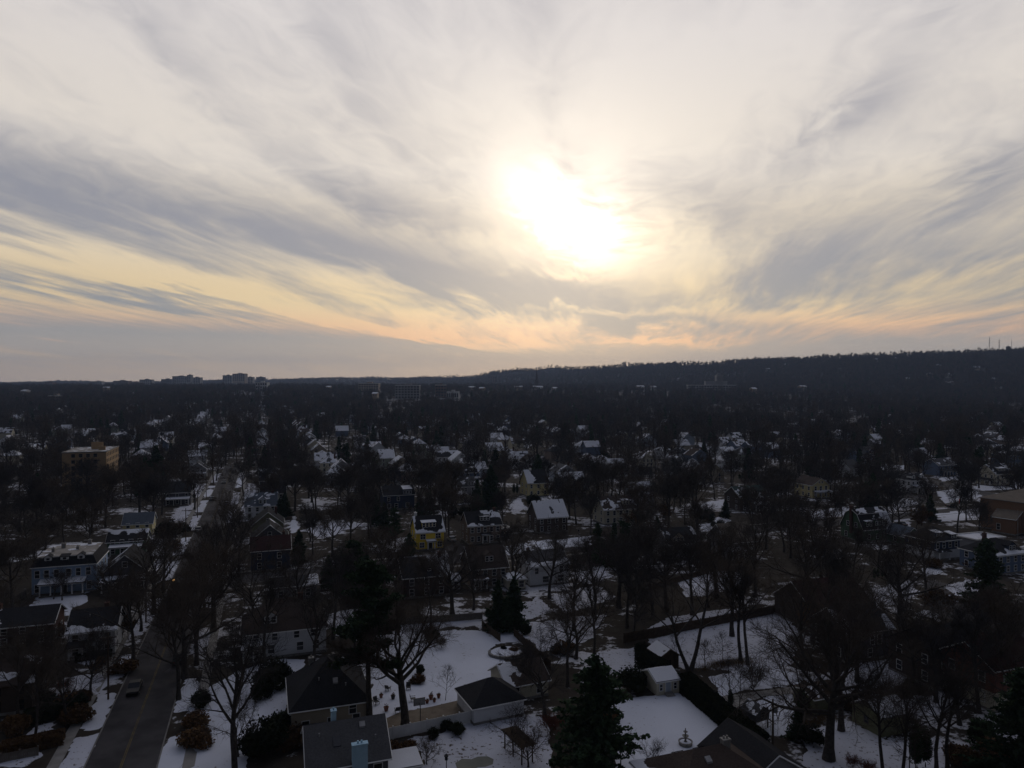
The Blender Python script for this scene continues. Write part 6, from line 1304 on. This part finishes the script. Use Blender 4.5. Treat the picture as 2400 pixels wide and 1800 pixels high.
for x0, x1, y0, y1, n in PATCH:
    tries = 0; k = 0
    while k < n and tries < n * 30:
        tries += 1; p_ = G(rf_.uniform(x0, x1), 897 + (y1 - 897) * rf_.random() ** .8 * 1.0 if False else rf_.uniform(y0, y1))
        t = (p_ - AV0).dot(U); s = (p_ - AV0).dot(nrm)            # snap to house lots along streets parallel to the avenue
        s = round((s - 16) / 36) * 36 + 16 + rf_.uniform(-1.5, 1.5); t = round(t / 17) * 17 + rf_.uniform(-2, 2)
        p_ = AV0 + U * t + nrm * s
        if road_dist(p_.x, p_.y) < 14 or any((p_ - c_).length < r_h + 10 for c_, r_h in FOOT) or p_.y < 330: continue
        w, d = rf_.uniform(8, 12), rf_.uniform(8.5, 11); he = rf_.uniform(4.8, 6.2); ro = rf_.choice(('gx', 'gx', 'gy', 'gy', 'hip')); wl = rf_.choice(FW); sn_m = rf_.choice(('full', 'most', 'half', 'half', 'ridge', 'edge'))
        p_.z = gz(p_.y); px_ = 1200 + FOCAL * p_.x / p_.y; near = p_.y < 430
        cw = wl.replace('siding_', '').replace('_', ' '); rw = {'gx': 'side-gabled', 'gy': 'front-gabled', 'hip': 'hip-roofed'}[ro]; sw = {'full': 'fully snowy', 'most': 'mostly snowy', 'half': 'half-snowy', 'ridge': 'snow-ridged', 'edge': 'snow-edged'}[sn_m]
        zone = ('left of the tan apartment block' if px_ < 140 else 'beyond the tan apartment block' if px_ < 480 else 'beside the far avenue' if px_ < 620 else 'right of the far avenue' if px_ < 800 else 'beyond the navy houses left of centre' if px_ < 1020 else
                'beyond the spruces at centre' if px_ < 1250 else 'beyond the pale yellow house' if px_ < 1460 else 'beyond the cream house with dormer' if px_ < 1700 else 'in the woods right of centre' if px_ < 1950 else 'beyond the white colonial' if px_ < 2200 else 'far beyond the brick hall')
        lb = f'small {cw} {rw} house with {sw} roof {zone}'; nn = _used.get(lb, 0); _used[lb] = nn + 1
        if nn: lb = f'{ORD[min(nn, 7) - 1]} {cw} {rw} house with {sw} roof {zone}'
        o = house('house', lb, 0, 0, w, d, he, ro, rf_.uniform(.6, .85), wl, rf_.choice(FR), rot=GRID + rf_.choice((0, 0, 90)) + rf_.uniform(-2, 2), snow=sn_m, loc=p_, group='houses among the far trees', seed=fid * 17,
                  wins={'F': W2(3, w * .6, he), 'L': W2(2, d * .5, he), 'R': W2(2, d * .5, he)} if near else None, chim=[(w * .3, 0, .8, .7, 'brick_dark')] if fid % 3 == 0 else (), fascia=near, base=False)
        del o['foot']; FOOT.append((p_, max(w, d) / 2)); FARH.append(p_); fid += 1; k += 1
# clearings towards the camera in front of the far houses, so that their roofs show between the crowns
def open_view(x, y):
    for p_ in FARH:
        if p_.y - 52 < y < p_.y - 2 and abs(x / y - p_.x / p_.y) * p_.y < 9: return True
    for p_, r_h in SHOW:
        if p_.y - min(.34 * p_.y, 90) < y < p_.y - 2 and abs(x / y - p_.x / p_.y) * p_.y < r_h: return 2
    return False
rt = random.Random(21); cells = {}
def crowded(x, y, r):
    i, j = int(x // 8), int(y // 8)
    for a_ in range(i - 1, i + 2):
        for c_ in range(j - 1, j + 2):
            for (u_, v_) in cells.get((a_, c_), ()):
                if (u_ - x) ** 2 + (v_ - y) ** 2 < r * r: return True
    return False
for p_, r_t in TREES: cells.setdefault((int(p_.x // 8), int(p_.y // 8)), []).append((p_.x, p_.y))
LB = [(min(q_[0] for q_ in L_), max(q_[0] for q_ in L_), min(q_[1] for q_ in L_), max(q_[1] for q_ in L_), L_) for L_ in LAWNS]
def blocked(x, y):
    if road_dist(x, y) < 5.2: return True
    for c_, r_h in FOOT:
        if abs(c_.x - x) < r_h + 2.0 and abs(c_.y - y) < r_h + 2.5: return True
    for a0, a1, b0, b1, L_ in LB:
        if a0 < x < a1 and b0 < y < b1 and inside(L_, np.array([x]), np.array([y]))[0] and rt.random() < .93: return True
    return False
# open ground in front of the larger far blocks
OPEN = ((835, 892, 1640, 1900), (920, 990, 1230, 1500), (1015, 1080, 1280, 1540), (104, 146, 1280, 1500), (1600, 1735, 1820, 2000))
spots = []
def scatter(d0, d1, per, gap, view=True):
    area = .5 * (d1 * d1 - d0 * d0) * 1.50; n = int(area / per)
    for _ in range(n):
        y = math.sqrt(rt.uniform(d0 * d0, d1 * d1)); x = y * rt.uniform(-.745, .745)
        if crowded(x, y, gap) or blocked(x, y): continue
        px_ = 1200 + FOCAL * x / y
        if y > 1200 and any(a0 < px_ < a1 and d0 < y < d1 for a0, a1, d0, d1 in OPEN): continue
        if y > 430 and fbm(np.array([x * .011]), np.array([y * .007]), 4)[0] < .40 and rt.random() < .8: continue
        if y < 420 and 5 < (x - AV0.x) * nrm.x + (y - AV0.y) * nrm.y < 17 and rt.random() < .75: continue
        ov = open_view(x, y) if view and y < 900 else False
        if ov and (ov == 2 or rt.random() < .9): continue
        cells.setdefault((int(x // 8), int(y // 8)), []).append((x, y)); spots.append((x, y))
scatter(110, 330, 108, 6.0); scatter(330, 800, 78, 5.2); scatter(800, 1500, 85, 6.0); scatter(1500, 2600, 160, 8.0, False)
spots.sort(key=lambda s: s[1])
NEARN = 300 - sum(1 for o in col.objects if o.parent is None and o.get('group') == TG)
ri = 0; rest = []; nev = 0
for (x, y) in spots:
    p_ = Vector((x, y, 0)); r = rt.random()
    if 260 < y < 420 and r < .045:
        nev += 1; lb, ok = describe('dark spruce', p_)
        plant('spruce_tree', 'spruce', rt.randrange(3), p_, rt.uniform(10, 18), rt.uniform(0, 6.3), lb, 'tree', 'evergreen trees'); continue
    if ri < NEARN:
        ri += 1; H = rt.uniform(13, 21); h_w = 'tall' if H > 18.5 else 'medium' if H > 15.5 else 'low'; v_ = rt.randrange(5); f_w = ('spreading', 'upright', 'narrow', 'broad', 'rounded')[v_]
        lb, ok = describe(f'{h_w} {f_w} bare tree', p_)
        if len(lb.split()) > 16: lb = lb.replace(f'{h_w} {f_w} bare tree', 'bare tree')
        plant('bare_tree', 'mid' if y > 130 else 'near', v_, p_, H, rt.uniform(0, 6.3), lb, 'tree', TG)
    else: rest.append((x, y, gz(y)))
print('trees', ri, 'evergreens', nev, 'rest', len(rest), 'far houses', fid)

# ------------------------------------------------------------------ the ridge on the right, from its skyline in the photograph
SKY = [(-400, 898, 6000), (300, 897, 5600), (480, 893, 5400), (620, 889, 5200), (800, 886, 5000), (981, 887, 4800), (1053, 886, 4700), (1111, 880, 4500), (1162, 870, 4300), (1252, 865, 4050), (1342, 860, 3800), (1451, 855, 3500), (1600, 850, 3200), (1727, 846, 2950), (1889, 839, 2700), (1925, 834, 2650), (2142, 827, 2400), (2400, 819, 2200), (2700, 812, 2050), (3000, 806, 1950)]
cols_ = []
pxs = np.linspace(-400, 3000, 180)
sk_y = np.interp(pxs, [s[0] for s in SKY], [s[1] for s in SKY]); sk_d = np.interp(pxs, [s[0] for s in SKY], [s[2] for s in SKY])
prof = np.array([0, .08, .2, .34, .48, .62, .76, .88, .96, 1.0, 1.06, 1.16, 1.3]); hgt = np.array([0, .02, .09, .20, .34, .52, .72, .88, .97, 1.0, .98, .88, .6])
RV = np.zeros((len(pxs), len(prof), 3))
for i, (px, sy_, dd) in enumerate(zip(pxs, sk_y, sk_d)):
    zr = CAM_H + (HORIZON - sy_) * dd / FOCAL - 12.0; zr = max(zr, 18.0); d0 = dd * .62
    for j, (t, h) in enumerate(zip(prof, hgt)):
        d = d0 + (dd - d0) * t; x = (px - 1200) / FOCAL * d
        w_ = (fbm(np.array([x * .004]), np.array([d * .004]), 3)[0] - .5) * 60 * (h if h > .1 else 0) * (0 if .95 < t < 1.05 else 1)
        RV[i, j] = (x, d, zr * h + w_ + gz(d) * (1 - h) - (.6 if h == 0 else 0))
nI, nJ = len(pxs), len(prof); idx = np.arange(nI * nJ).reshape(nI, nJ)
fq = np.stack([idx[:-1, :-1], idx[1:, :-1], idx[1:, 1:], idx[:-1, 1:]], -1).reshape(-1, 4)
struct(put('hill', np_mesh('hill', RV.reshape(-1, 3), fq, 'far_ground', True)))
def hill_z(i, j, a_, c_):
    q = RV[i, j] * (1 - a_) * (1 - c_) + RV[i + 1, j] * a_ * (1 - c_) + RV[i, j + 1] * (1 - a_) * c_ + RV[i + 1, j + 1] * a_ * c_; return q
for i in range(nI - 1):
    for j in range(nJ - 3):
        q0, q1 = RV[i, j], RV[i + 1, j + 1]; ar = abs(q1[0] - q0[0]) * abs(q1[1] - q0[1]); mx = abs(q0[0] / q0[1])
        if mx > .80: continue
        for _ in range(int(ar / (300 if j < 5 else 130)) + (1 if rt.random() < .5 else 0)):
            q = hill_z(i, j, rt.random(), rt.random())
            if j < 6 and fbm(np.array([q[0] * .012]), np.array([q[1] * .012]), 8)[0] < .36: continue
            if q[2] > gz(q[1]) + 2.0 or q[1] > 2500: rest.append(tuple(q))
# woods too many to count: light trees set out on points
pts = np.array(rest, np.float32); npt = len(pts)
me = bpy.data.meshes.new('far_woods'); me.vertices.add(npt); me.vertices.foreach_set('co', pts.ravel())
rg = np.random.default_rng(9)
for nm, arr, ty in (('pick', np.where(rg.random(npt) < .10, 4, rg.integers(0, 4, npt)).astype(np.int32), 'INT'), ('size', np.clip(rg.normal(.92, .18, npt), .5, 1.35).astype(np.float32), 'FLOAT'), ('turn', rg.uniform(0, 6.28, npt).astype(np.float32), 'FLOAT')):
    a_ = me.attributes.new(nm, ty, 'POINT'); a_.data.foreach_set('value', arr)
woods = tag(put('far_woods', me), 'mass of leafless winter woods filling the plain and the ridge', 'woods', kind='stuff')
fc = bpy.data.collections.new('far_tree_kinds')
for i, m_ in enumerate(FAR): fo = bpy.data.objects.new('far_tree_kind_%d' % i, m_); fc.objects.link(fo)
ng = bpy.data.node_groups.new('far_woods', 'GeometryNodeTree')
ng.interface.new_socket('Geometry', in_out='INPUT', socket_type='NodeSocketGeometry'); ng.interface.new_socket('Geometry', in_out='OUTPUT', socket_type='NodeSocketGeometry')
gi, go = ng.nodes.new('NodeGroupInput'), ng.nodes.new('NodeGroupOutput'); ip = ng.nodes.new('GeometryNodeInstanceOnPoints'); ci = ng.nodes.new('GeometryNodeCollectionInfo')
ci.inputs['Collection'].default_value = fc; ci.inputs['Separate Children'].default_value = True; ci.inputs['Reset Children'].default_value = True
def attr(nm, ty):
    n = ng.nodes.new('GeometryNodeInputNamedAttribute'); n.data_type = ty; n.inputs['Name'].default_value = nm; return n.outputs['Attribute']
cx_ = ng.nodes.new('ShaderNodeCombineXYZ'); ng.links.new(attr('turn', 'FLOAT'), cx_.inputs[2])
er = ng.nodes.new('FunctionNodeEulerToRotation'); ng.links.new(cx_.outputs[0], er.inputs[0])
ng.links.new(gi.outputs[0], ip.inputs['Points']); ng.links.new(ci.outputs[0], ip.inputs['Instance']); ip.inputs['Pick Instance'].default_value = True
ng.links.new(attr('pick', 'INT'), ip.inputs['Instance Index']); ng.links.new(er.outputs[0], ip.inputs['Rotation']); ng.links.new(attr('size', 'FLOAT'), ip.inputs['Scale']); ng.links.new(ip.outputs[0], go.inputs[0])
gm = woods.modifiers.new('trees', 'NODES'); gm.node_group = ng

# ------------------------------------------------------------------ far town: slabs, towers, a spire, masts and a tank on the ridge
def tower(label, px0, px1, py_top, dist, depth, mat, floors, bays, name='tower_block', roof_box=True, base=0.0, cat='building', group='blocks on the skyline', wm='glass'):
    if dist > 1950: dist *= 1.45; depth *= 1.4
    w = (px1 - px0) / FOCAL * dist; h = CAM_H + (HORIZON - py_top) * dist / FOCAL - base
    o = empty(name, (((px0 + px1) / 2 - 1200) / FOCAL * dist, dist, base), R(rt.uniform(-6, 6))); tag(o, label, cat, group)
    b = MB(); b.box(-w / 2, w / 2, 0, depth, 0, h); b.build('wall', mat, o)
    b = MB(); b.box(-w / 2 - .3, w / 2 + .3, -.3, depth + .3, h, h + 1.0); rf = b.build('roof', 'far_dark' if floors > 8 else 'far_white', o)
    if roof_box: b = MB(); b.box(-w * .12, w * .16, depth * .3, depth * .7, h + 1, h + 4.5); b.build('plant_room', mat, rf)
    fl = h / floors; bw = w / bays; m1 = MB(); m1.box(-bw * .31, bw * .31, -.25, .1, -fl * .28, fl * .28); m1 = m1.mesh('window', wm)
    for i in range(floors):
        if (i + .5) * fl < h - 40: continue         # below the tree tops nothing shows
        for k in range(bays): put('window', m1, o, (-w / 2 + bw * (k + .5), 0, (i + .55) * fl))
    return o
for a_ in (('narrow dark tower at the far left skyline', 105, 123, 896, 2000, 18, 'far_brick', 9, 3), ('low grey slab right of the narrow dark tower', 216, 238, 894, 2300, 20, 'far_concrete', 8, 5), ('wide dark brick slab on the left skyline', 265, 300, 893, 2100, 22, 'far_brick', 9, 7),
           ('brown slab joined right of the wide dark slab', 301, 326, 896, 2150, 20, 'far_brick', 8, 5), ('pale slab with stepped roof left of the hospital towers', 327, 355, 890, 2300, 22, 'far_concrete', 9, 6), ('dark block just left of the long grey towers', 378, 402, 889, 2350, 22, 'far_dark', 9, 5),
           ('long grey block with sawtooth top on the skyline', 403, 437, 882, 2400, 24, 'far_concrete', 11, 7), ('slim tower between the long grey blocks', 438, 447, 879, 2400, 16, 'far_concrete', 12, 2), ('flat-topped block right of the slim tower', 448, 469, 885, 2420, 22, 'far_concrete', 10, 4),
           ('left of the two tallest skyline towers', 522, 543, 880, 2500, 22, 'far_concrete', 12, 4), ('right and taller of the two tallest skyline towers', 544, 574, 876, 2480, 24, 'far_tan', 13, 6), ('lower block attached right of the tallest towers', 575, 592, 884, 2520, 22, 'far_concrete', 10, 3),
           ('small dark block alone right of the tallest towers', 600, 618, 884, 2700, 20, 'far_dark', 9, 4), ('white-banded block below the tallest towers', 598, 626, 897, 1900, 18, 'far_white', 6, 5), ('tan building with small tower low on the left plain', 107, 143, 928, 1500, 18, 'far_tan', 3, 6),
           ('tan block with lit balconies left of the office slab', 840, 887, 899, 1900, 22, 'far_tan', 8, 8), ('grey banded office slab left of centre', 926, 983, 904, 1500, 24, 'far_concrete', 8, 8), ('brown brick block right of the office slab', 1020, 1046, 903, 1550, 20, 'far_brick', 7, 4),
           ('low white building right of the brown brick block', 1047, 1075, 919, 1500, 20, 'far_white', 2, 6), ('dark square tower below the ridge end', 1143, 1165, 883, 2300, 20, 'far_brick', 11, 4)):
    LAND.append((a_[0], Vector(((a_[1] + a_[2]) / 2 / FOCAL, a_[4], 0)))); tower(*a_)
# stepped hall with a central tower at the foot of the ridge
dd = 1940
o = tower('long stepped pale building with central tower at the ridge foot', 1613, 1725, 903, dd, 21, 'far_concrete', 7, 18, 'civic_building', False)
for x0, x1, top, nm in ((1655, 1705, 893, 'upper_storey'), (1680, 1695, 880, 'central_tower')):
    w0, w1 = (x0 - 1669) / FOCAL * dd, (x1 - 1669) / FOCAL * dd; zt = CAM_H + (HORIZON - top) * dd / FOCAL
    b = MB(); b.box(w0, w1, 4, 24, 40, zt); pt_ = b.build(nm, 'far_concrete', o)
    if nm == 'central_tower': b = MB(); b.add([(w0, 4, zt), (w1, 4, zt), (w1, 24, zt), (w0, 24, zt), ((w0 + w1) / 2, 14, zt + 8)], [(0, 1, 4), (1, 2, 4), (2, 3, 4), (3, 0, 4)]); b.build('tower_roof', 'far_dark', pt_)
# church with a tall spire
dd = 2000; cx0 = (1258 - 1200) / FOCAL * dd
o = empty('church', (cx0, dd, 0)); tag(o, 'dark church with tall pointed spire below the ridge', 'church')
zt = CAM_H + (HORIZON - 893) * dd / FOCAL
b = MB(); b.box(-4.5, 4.5, 0, 9, 0, zt); tw = b.build('tower', 'far_dark', o)
zs = CAM_H + (HORIZON - 865) * dd / FOCAL; b = MB(); b.lathe([(5.0, zt), (3.6, zt + 4), (2.4, zt + (zs - zt) * .5), (.12, zs)], 8, 0, 4.5); sp = b.build('spire', 'far_dark', tw)
b = MB(); b.tube((0, 4.5, zs - .5), (0, 4.5, zs + 2.5), .15, n=6); b.box(-.8, .8, 4.4, 4.6, zs + 1.2, zs + 1.5); b.build('cross', 'metal_dark', tw)
for sx_ in (-1, 1): b = MB(); b.add([(sx_ * 4 - .8, .2, zt), (sx_ * 4 + .8, .2, zt), (sx_ * 4 + .8, 1.8, zt), (sx_ * 4 - .8, 1.8, zt), (sx_ * 4, 1, zt + 6)], [(0, 1, 4), (1, 2, 4), (2, 3, 4), (3, 0, 4)]); b.build('pinnacle', 'far_dark', tw)
b = MB(); b.prism([(4.5, 0, 0), (34, 0, 0), (34, 0, 16), (34, 8, 26), (4.5, 8, 26), (4.5, 0, 16)][:2] + [], (0, 0, .1)) if False else b.prism([(4.6, 0, 0), (4.6, 16, 0), (4.6, 16, 16), (4.6, 8, 26), (4.6, 0, 16)], (32, 0, 0)); b.build('nave', 'far_brick', o)
for i in range(5): b = MB(); b.box(8 + i * 5.4, 10 + i * 5.4, -.2, .2, 6, 13); b.build('window', 'glass', o)
# low snow-roofed buildings of the far town and small houses on the ridge slope
RANK = ('first', 'second', 'third', 'fourth', 'fifth', 'sixth', 'seventh', 'eighth', 'ninth', 'tenth', 'eleventh', 'twelfth', 'thirteenth', 'fourteenth', 'fifteenth', 'sixteenth', 'seventeenth', 'eighteenth', 'nineteenth', 'twentieth')
def low_block(name, label, group, c, w, d, h, wall, pitch):
    o = empty(name, c, R(rt.uniform(-25, 25))); tag(o, label, 'building', group)
    b = MB(); b.prism([(-w / 2, y, z) for y, z in ((-d / 2, -6), (d / 2, -6), (d / 2, h), (0, h + pitch), (-d / 2, h))], (w, 0, 0)); b.build('wall', wall, o)
    b = MB()
    for s in (-1, 1): b.slab([(-w / 2 - .4, s * (d / 2 + .4), h - .1), (w / 2 + .4, s * (d / 2 + .4), h - .1), (w / 2 + .4, 0, h + pitch), (-w / 2 - .4, 0, h + pitch)][::s], .4)
    b.build('roof', 'snow_roof', o)
    for i in range(max(2, int(w / 5))): b = MB(); b.box(-w / 2 + 2 + i * 5, -w / 2 + 3.6 + i * 5, -d / 2 - .12, -d / 2 + .1, h - 3.2, h - 1.4); b.build('window', 'glass', o)
for k, (px, py, dd, w) in enumerate(((60, 912, 1500, 26), (250, 905, 1700, 30), (770, 903, 1900, 30), (880, 918, 1300, 20), (1105, 904, 1800, 40), (1130, 906, 1700, 26), (1215, 903, 1900, 48), (1260, 903, 1900, 60), (1300, 906, 1750, 26), (1500, 902, 1900, 44), (1530, 903, 1850, 30), (1765, 907, 1650, 26), (1880, 902, 1800, 36))):
    h = CAM_H + (HORIZON - py - 2) * dd / FOCAL - 2 - gz(dd); w *= .45; low_block('low_building', RANK[k] + ' from left of the low snow-roofed buildings in the far town', 'snow-roofed buildings in the far town', ((px - 1200) / FOCAL * dd, dd, gz(dd)), w, 14, max(h, 9), rt.choice(('far_white', 'far_concrete', 'far_tan')), 2.5)
for k, (px, jt) in enumerate(((1790, .97), (1850, .90), (1920, .95), (1945, .90), (1975, .93), (2010, .94), (2050, .95), (2062, .88), (2100, .92), (2140, .45), (2165, .40), (2200, .46), (2235, .43), (2290, .42), (2320, .47), (2350, .41))):
    jt = jt - (.25 * rt.random() if k < 9 else .2 * rt.random() - .1); i = int(np.clip(np.searchsorted(pxs, px) - 1, 0, nI - 2)); j = int(np.clip(np.searchsorted(prof, jt) - 1, 0, nJ - 2)); q = hill_z(i, j, rt.random(), rt.random())
    low_block('hillside_house', RANK[k] + ' from left of the tiny snow-roofed houses on the ridge slope', 'houses on the ridge slope', tuple(q + np.array([0, 0, 1.0])), rt.uniform(9, 17), 10, rt.uniform(6, 9), rt.choice(('far_white', 'far_concrete', 'far_tan')), 4.0)
# masts and tank on the ridge
def ridge_at(px):
    dd = float(np.interp(px, [s[0] for s in SKY], [s[2] for s in SKY])); sy_ = float(np.interp(px, [s[0] for s in SKY], [s[1] for s in SKY])); return dd, CAM_H + (HORIZON - sy_) * dd / FOCAL - 12
def mast(label, px, py_top, w, arrays):
    dd, zb = ridge_at(px); zt = CAM_H + (HORIZON - py_top) * dd / FOCAL; h = zt - zb; o = empty('radio_mast', ((px - 1200) / FOCAL * dd, dd, zb)); tag(o, label, 'mast', 'masts on the ridge')
    L_ = [(w * math.cos(a_), w * math.sin(a_)) for a_ in (.5, 2.6, 4.7)]
    b = MB()
    for lx, ly in L_: b.tube((lx, ly, 0), (lx * .25, ly * .25, h), .28, .16, 5)
    b.build('legs', 'metal_dark', o); b = MB(); n = 12
    for k in range(n):
        z0, z1 = h * k / n, h * (k + 1) / n; s0, s1 = 1 - .75 * k / n, 1 - .75 * (k + 1) / n
        for i in range(3): a0, a1 = L_[i], L_[(i + 1) % 3]; b.tube((a0[0] * s0, a0[1] * s0, z0), (a1[0] * s1, a1[1] * s1, z1), .11, n=4, cap=False); b.tube((a0[0] * s1, a0[1] * s1, z1), (a1[0] * s1, a1[1] * s1, z1), .09, n=4, cap=False)
    b.build('lattice', 'metal_dark', o); b = MB(); b.tube((0, 0, h), (0, 0, h + 6), .15, .05, 6); b.build('aerial', 'metal_dark', o)
    for z in arrays:
        b = MB()
        for a_ in range(6): b.box(1.6 * math.cos(a_) - .25, 1.6 * math.cos(a_) + .25, 1.6 * math.sin(a_) - .25, 1.6 * math.sin(a_) + .25, h * z, h * z + 2.4); b.tube((0, 0, h * z + 1.2), (1.6 * math.cos(a_), 1.6 * math.sin(a_), h * z + 1.2), .08, n=4)
        b.build('antenna_array', 'metal_grey', o)
mast('tallest and leftmost lattice radio mast on the ridge', 2319, 791, 2.6, (.5, .66, .8)); mast('second lattice radio mast on the ridge, left of water tank', 2342, 796, 2.4, (.55, .75, .9)); mast('thin mast right of the water tank on the ridge', 2371, 797, 1.2, ())
dd, zb = ridge_at(2363); o = empty('water_tank', ((2363 - 1200) / FOCAL * dd, dd, zb)); tag(o, 'pale water tank with domed top on the ridge', 'water tank')
b = MB(); b.lathe([(6.5, 0), (6.5, 21), (6.0, 22.5), (3.5, 24), (0, 24.6)], 24); b.build('tank', 'far_concrete', o); b = MB(); b.lathe([(6.6, 20.4), (6.9, 20.4), (6.9, 21), (6.6, 21)], 24); b.build('rim_band', 'metal_grey', o); b = MB(); b.tube((0, 0, 24.5), (0, 0, 27), .3, n=6); b.build('vent', 'metal_grey', o)
# ------------------------------------------------------------------ winter haze over the whole place
b = MB(); b.box(-8600, 8600, -400, 8600, -1.5, 330.0)
hz = b.build('haze', 'asphalt'); hz['kind'] = 'stuff'; hz['label'] = 'thin winter haze over the suburb'; hz['category'] = 'haze'
m = bpy.data.materials.new('haze'); m.use_nodes = True; nt = m.node_tree; nt.nodes.clear()
pv = nt.nodes.new('ShaderNodeVolumePrincipled'); pv.inputs['Color'].default_value = (0.50, 0.66, 1.0, 1); pv.inputs['Density'].default_value = 7.0e-5; pv.inputs['Anisotropy'].default_value = 0.35
mo = nt.nodes.new('ShaderNodeOutputMaterial'); nt.links.new(pv.outputs[0], mo.inputs['Volume'])
hz.data.materials.clear(); hz.data.materials.append(m)
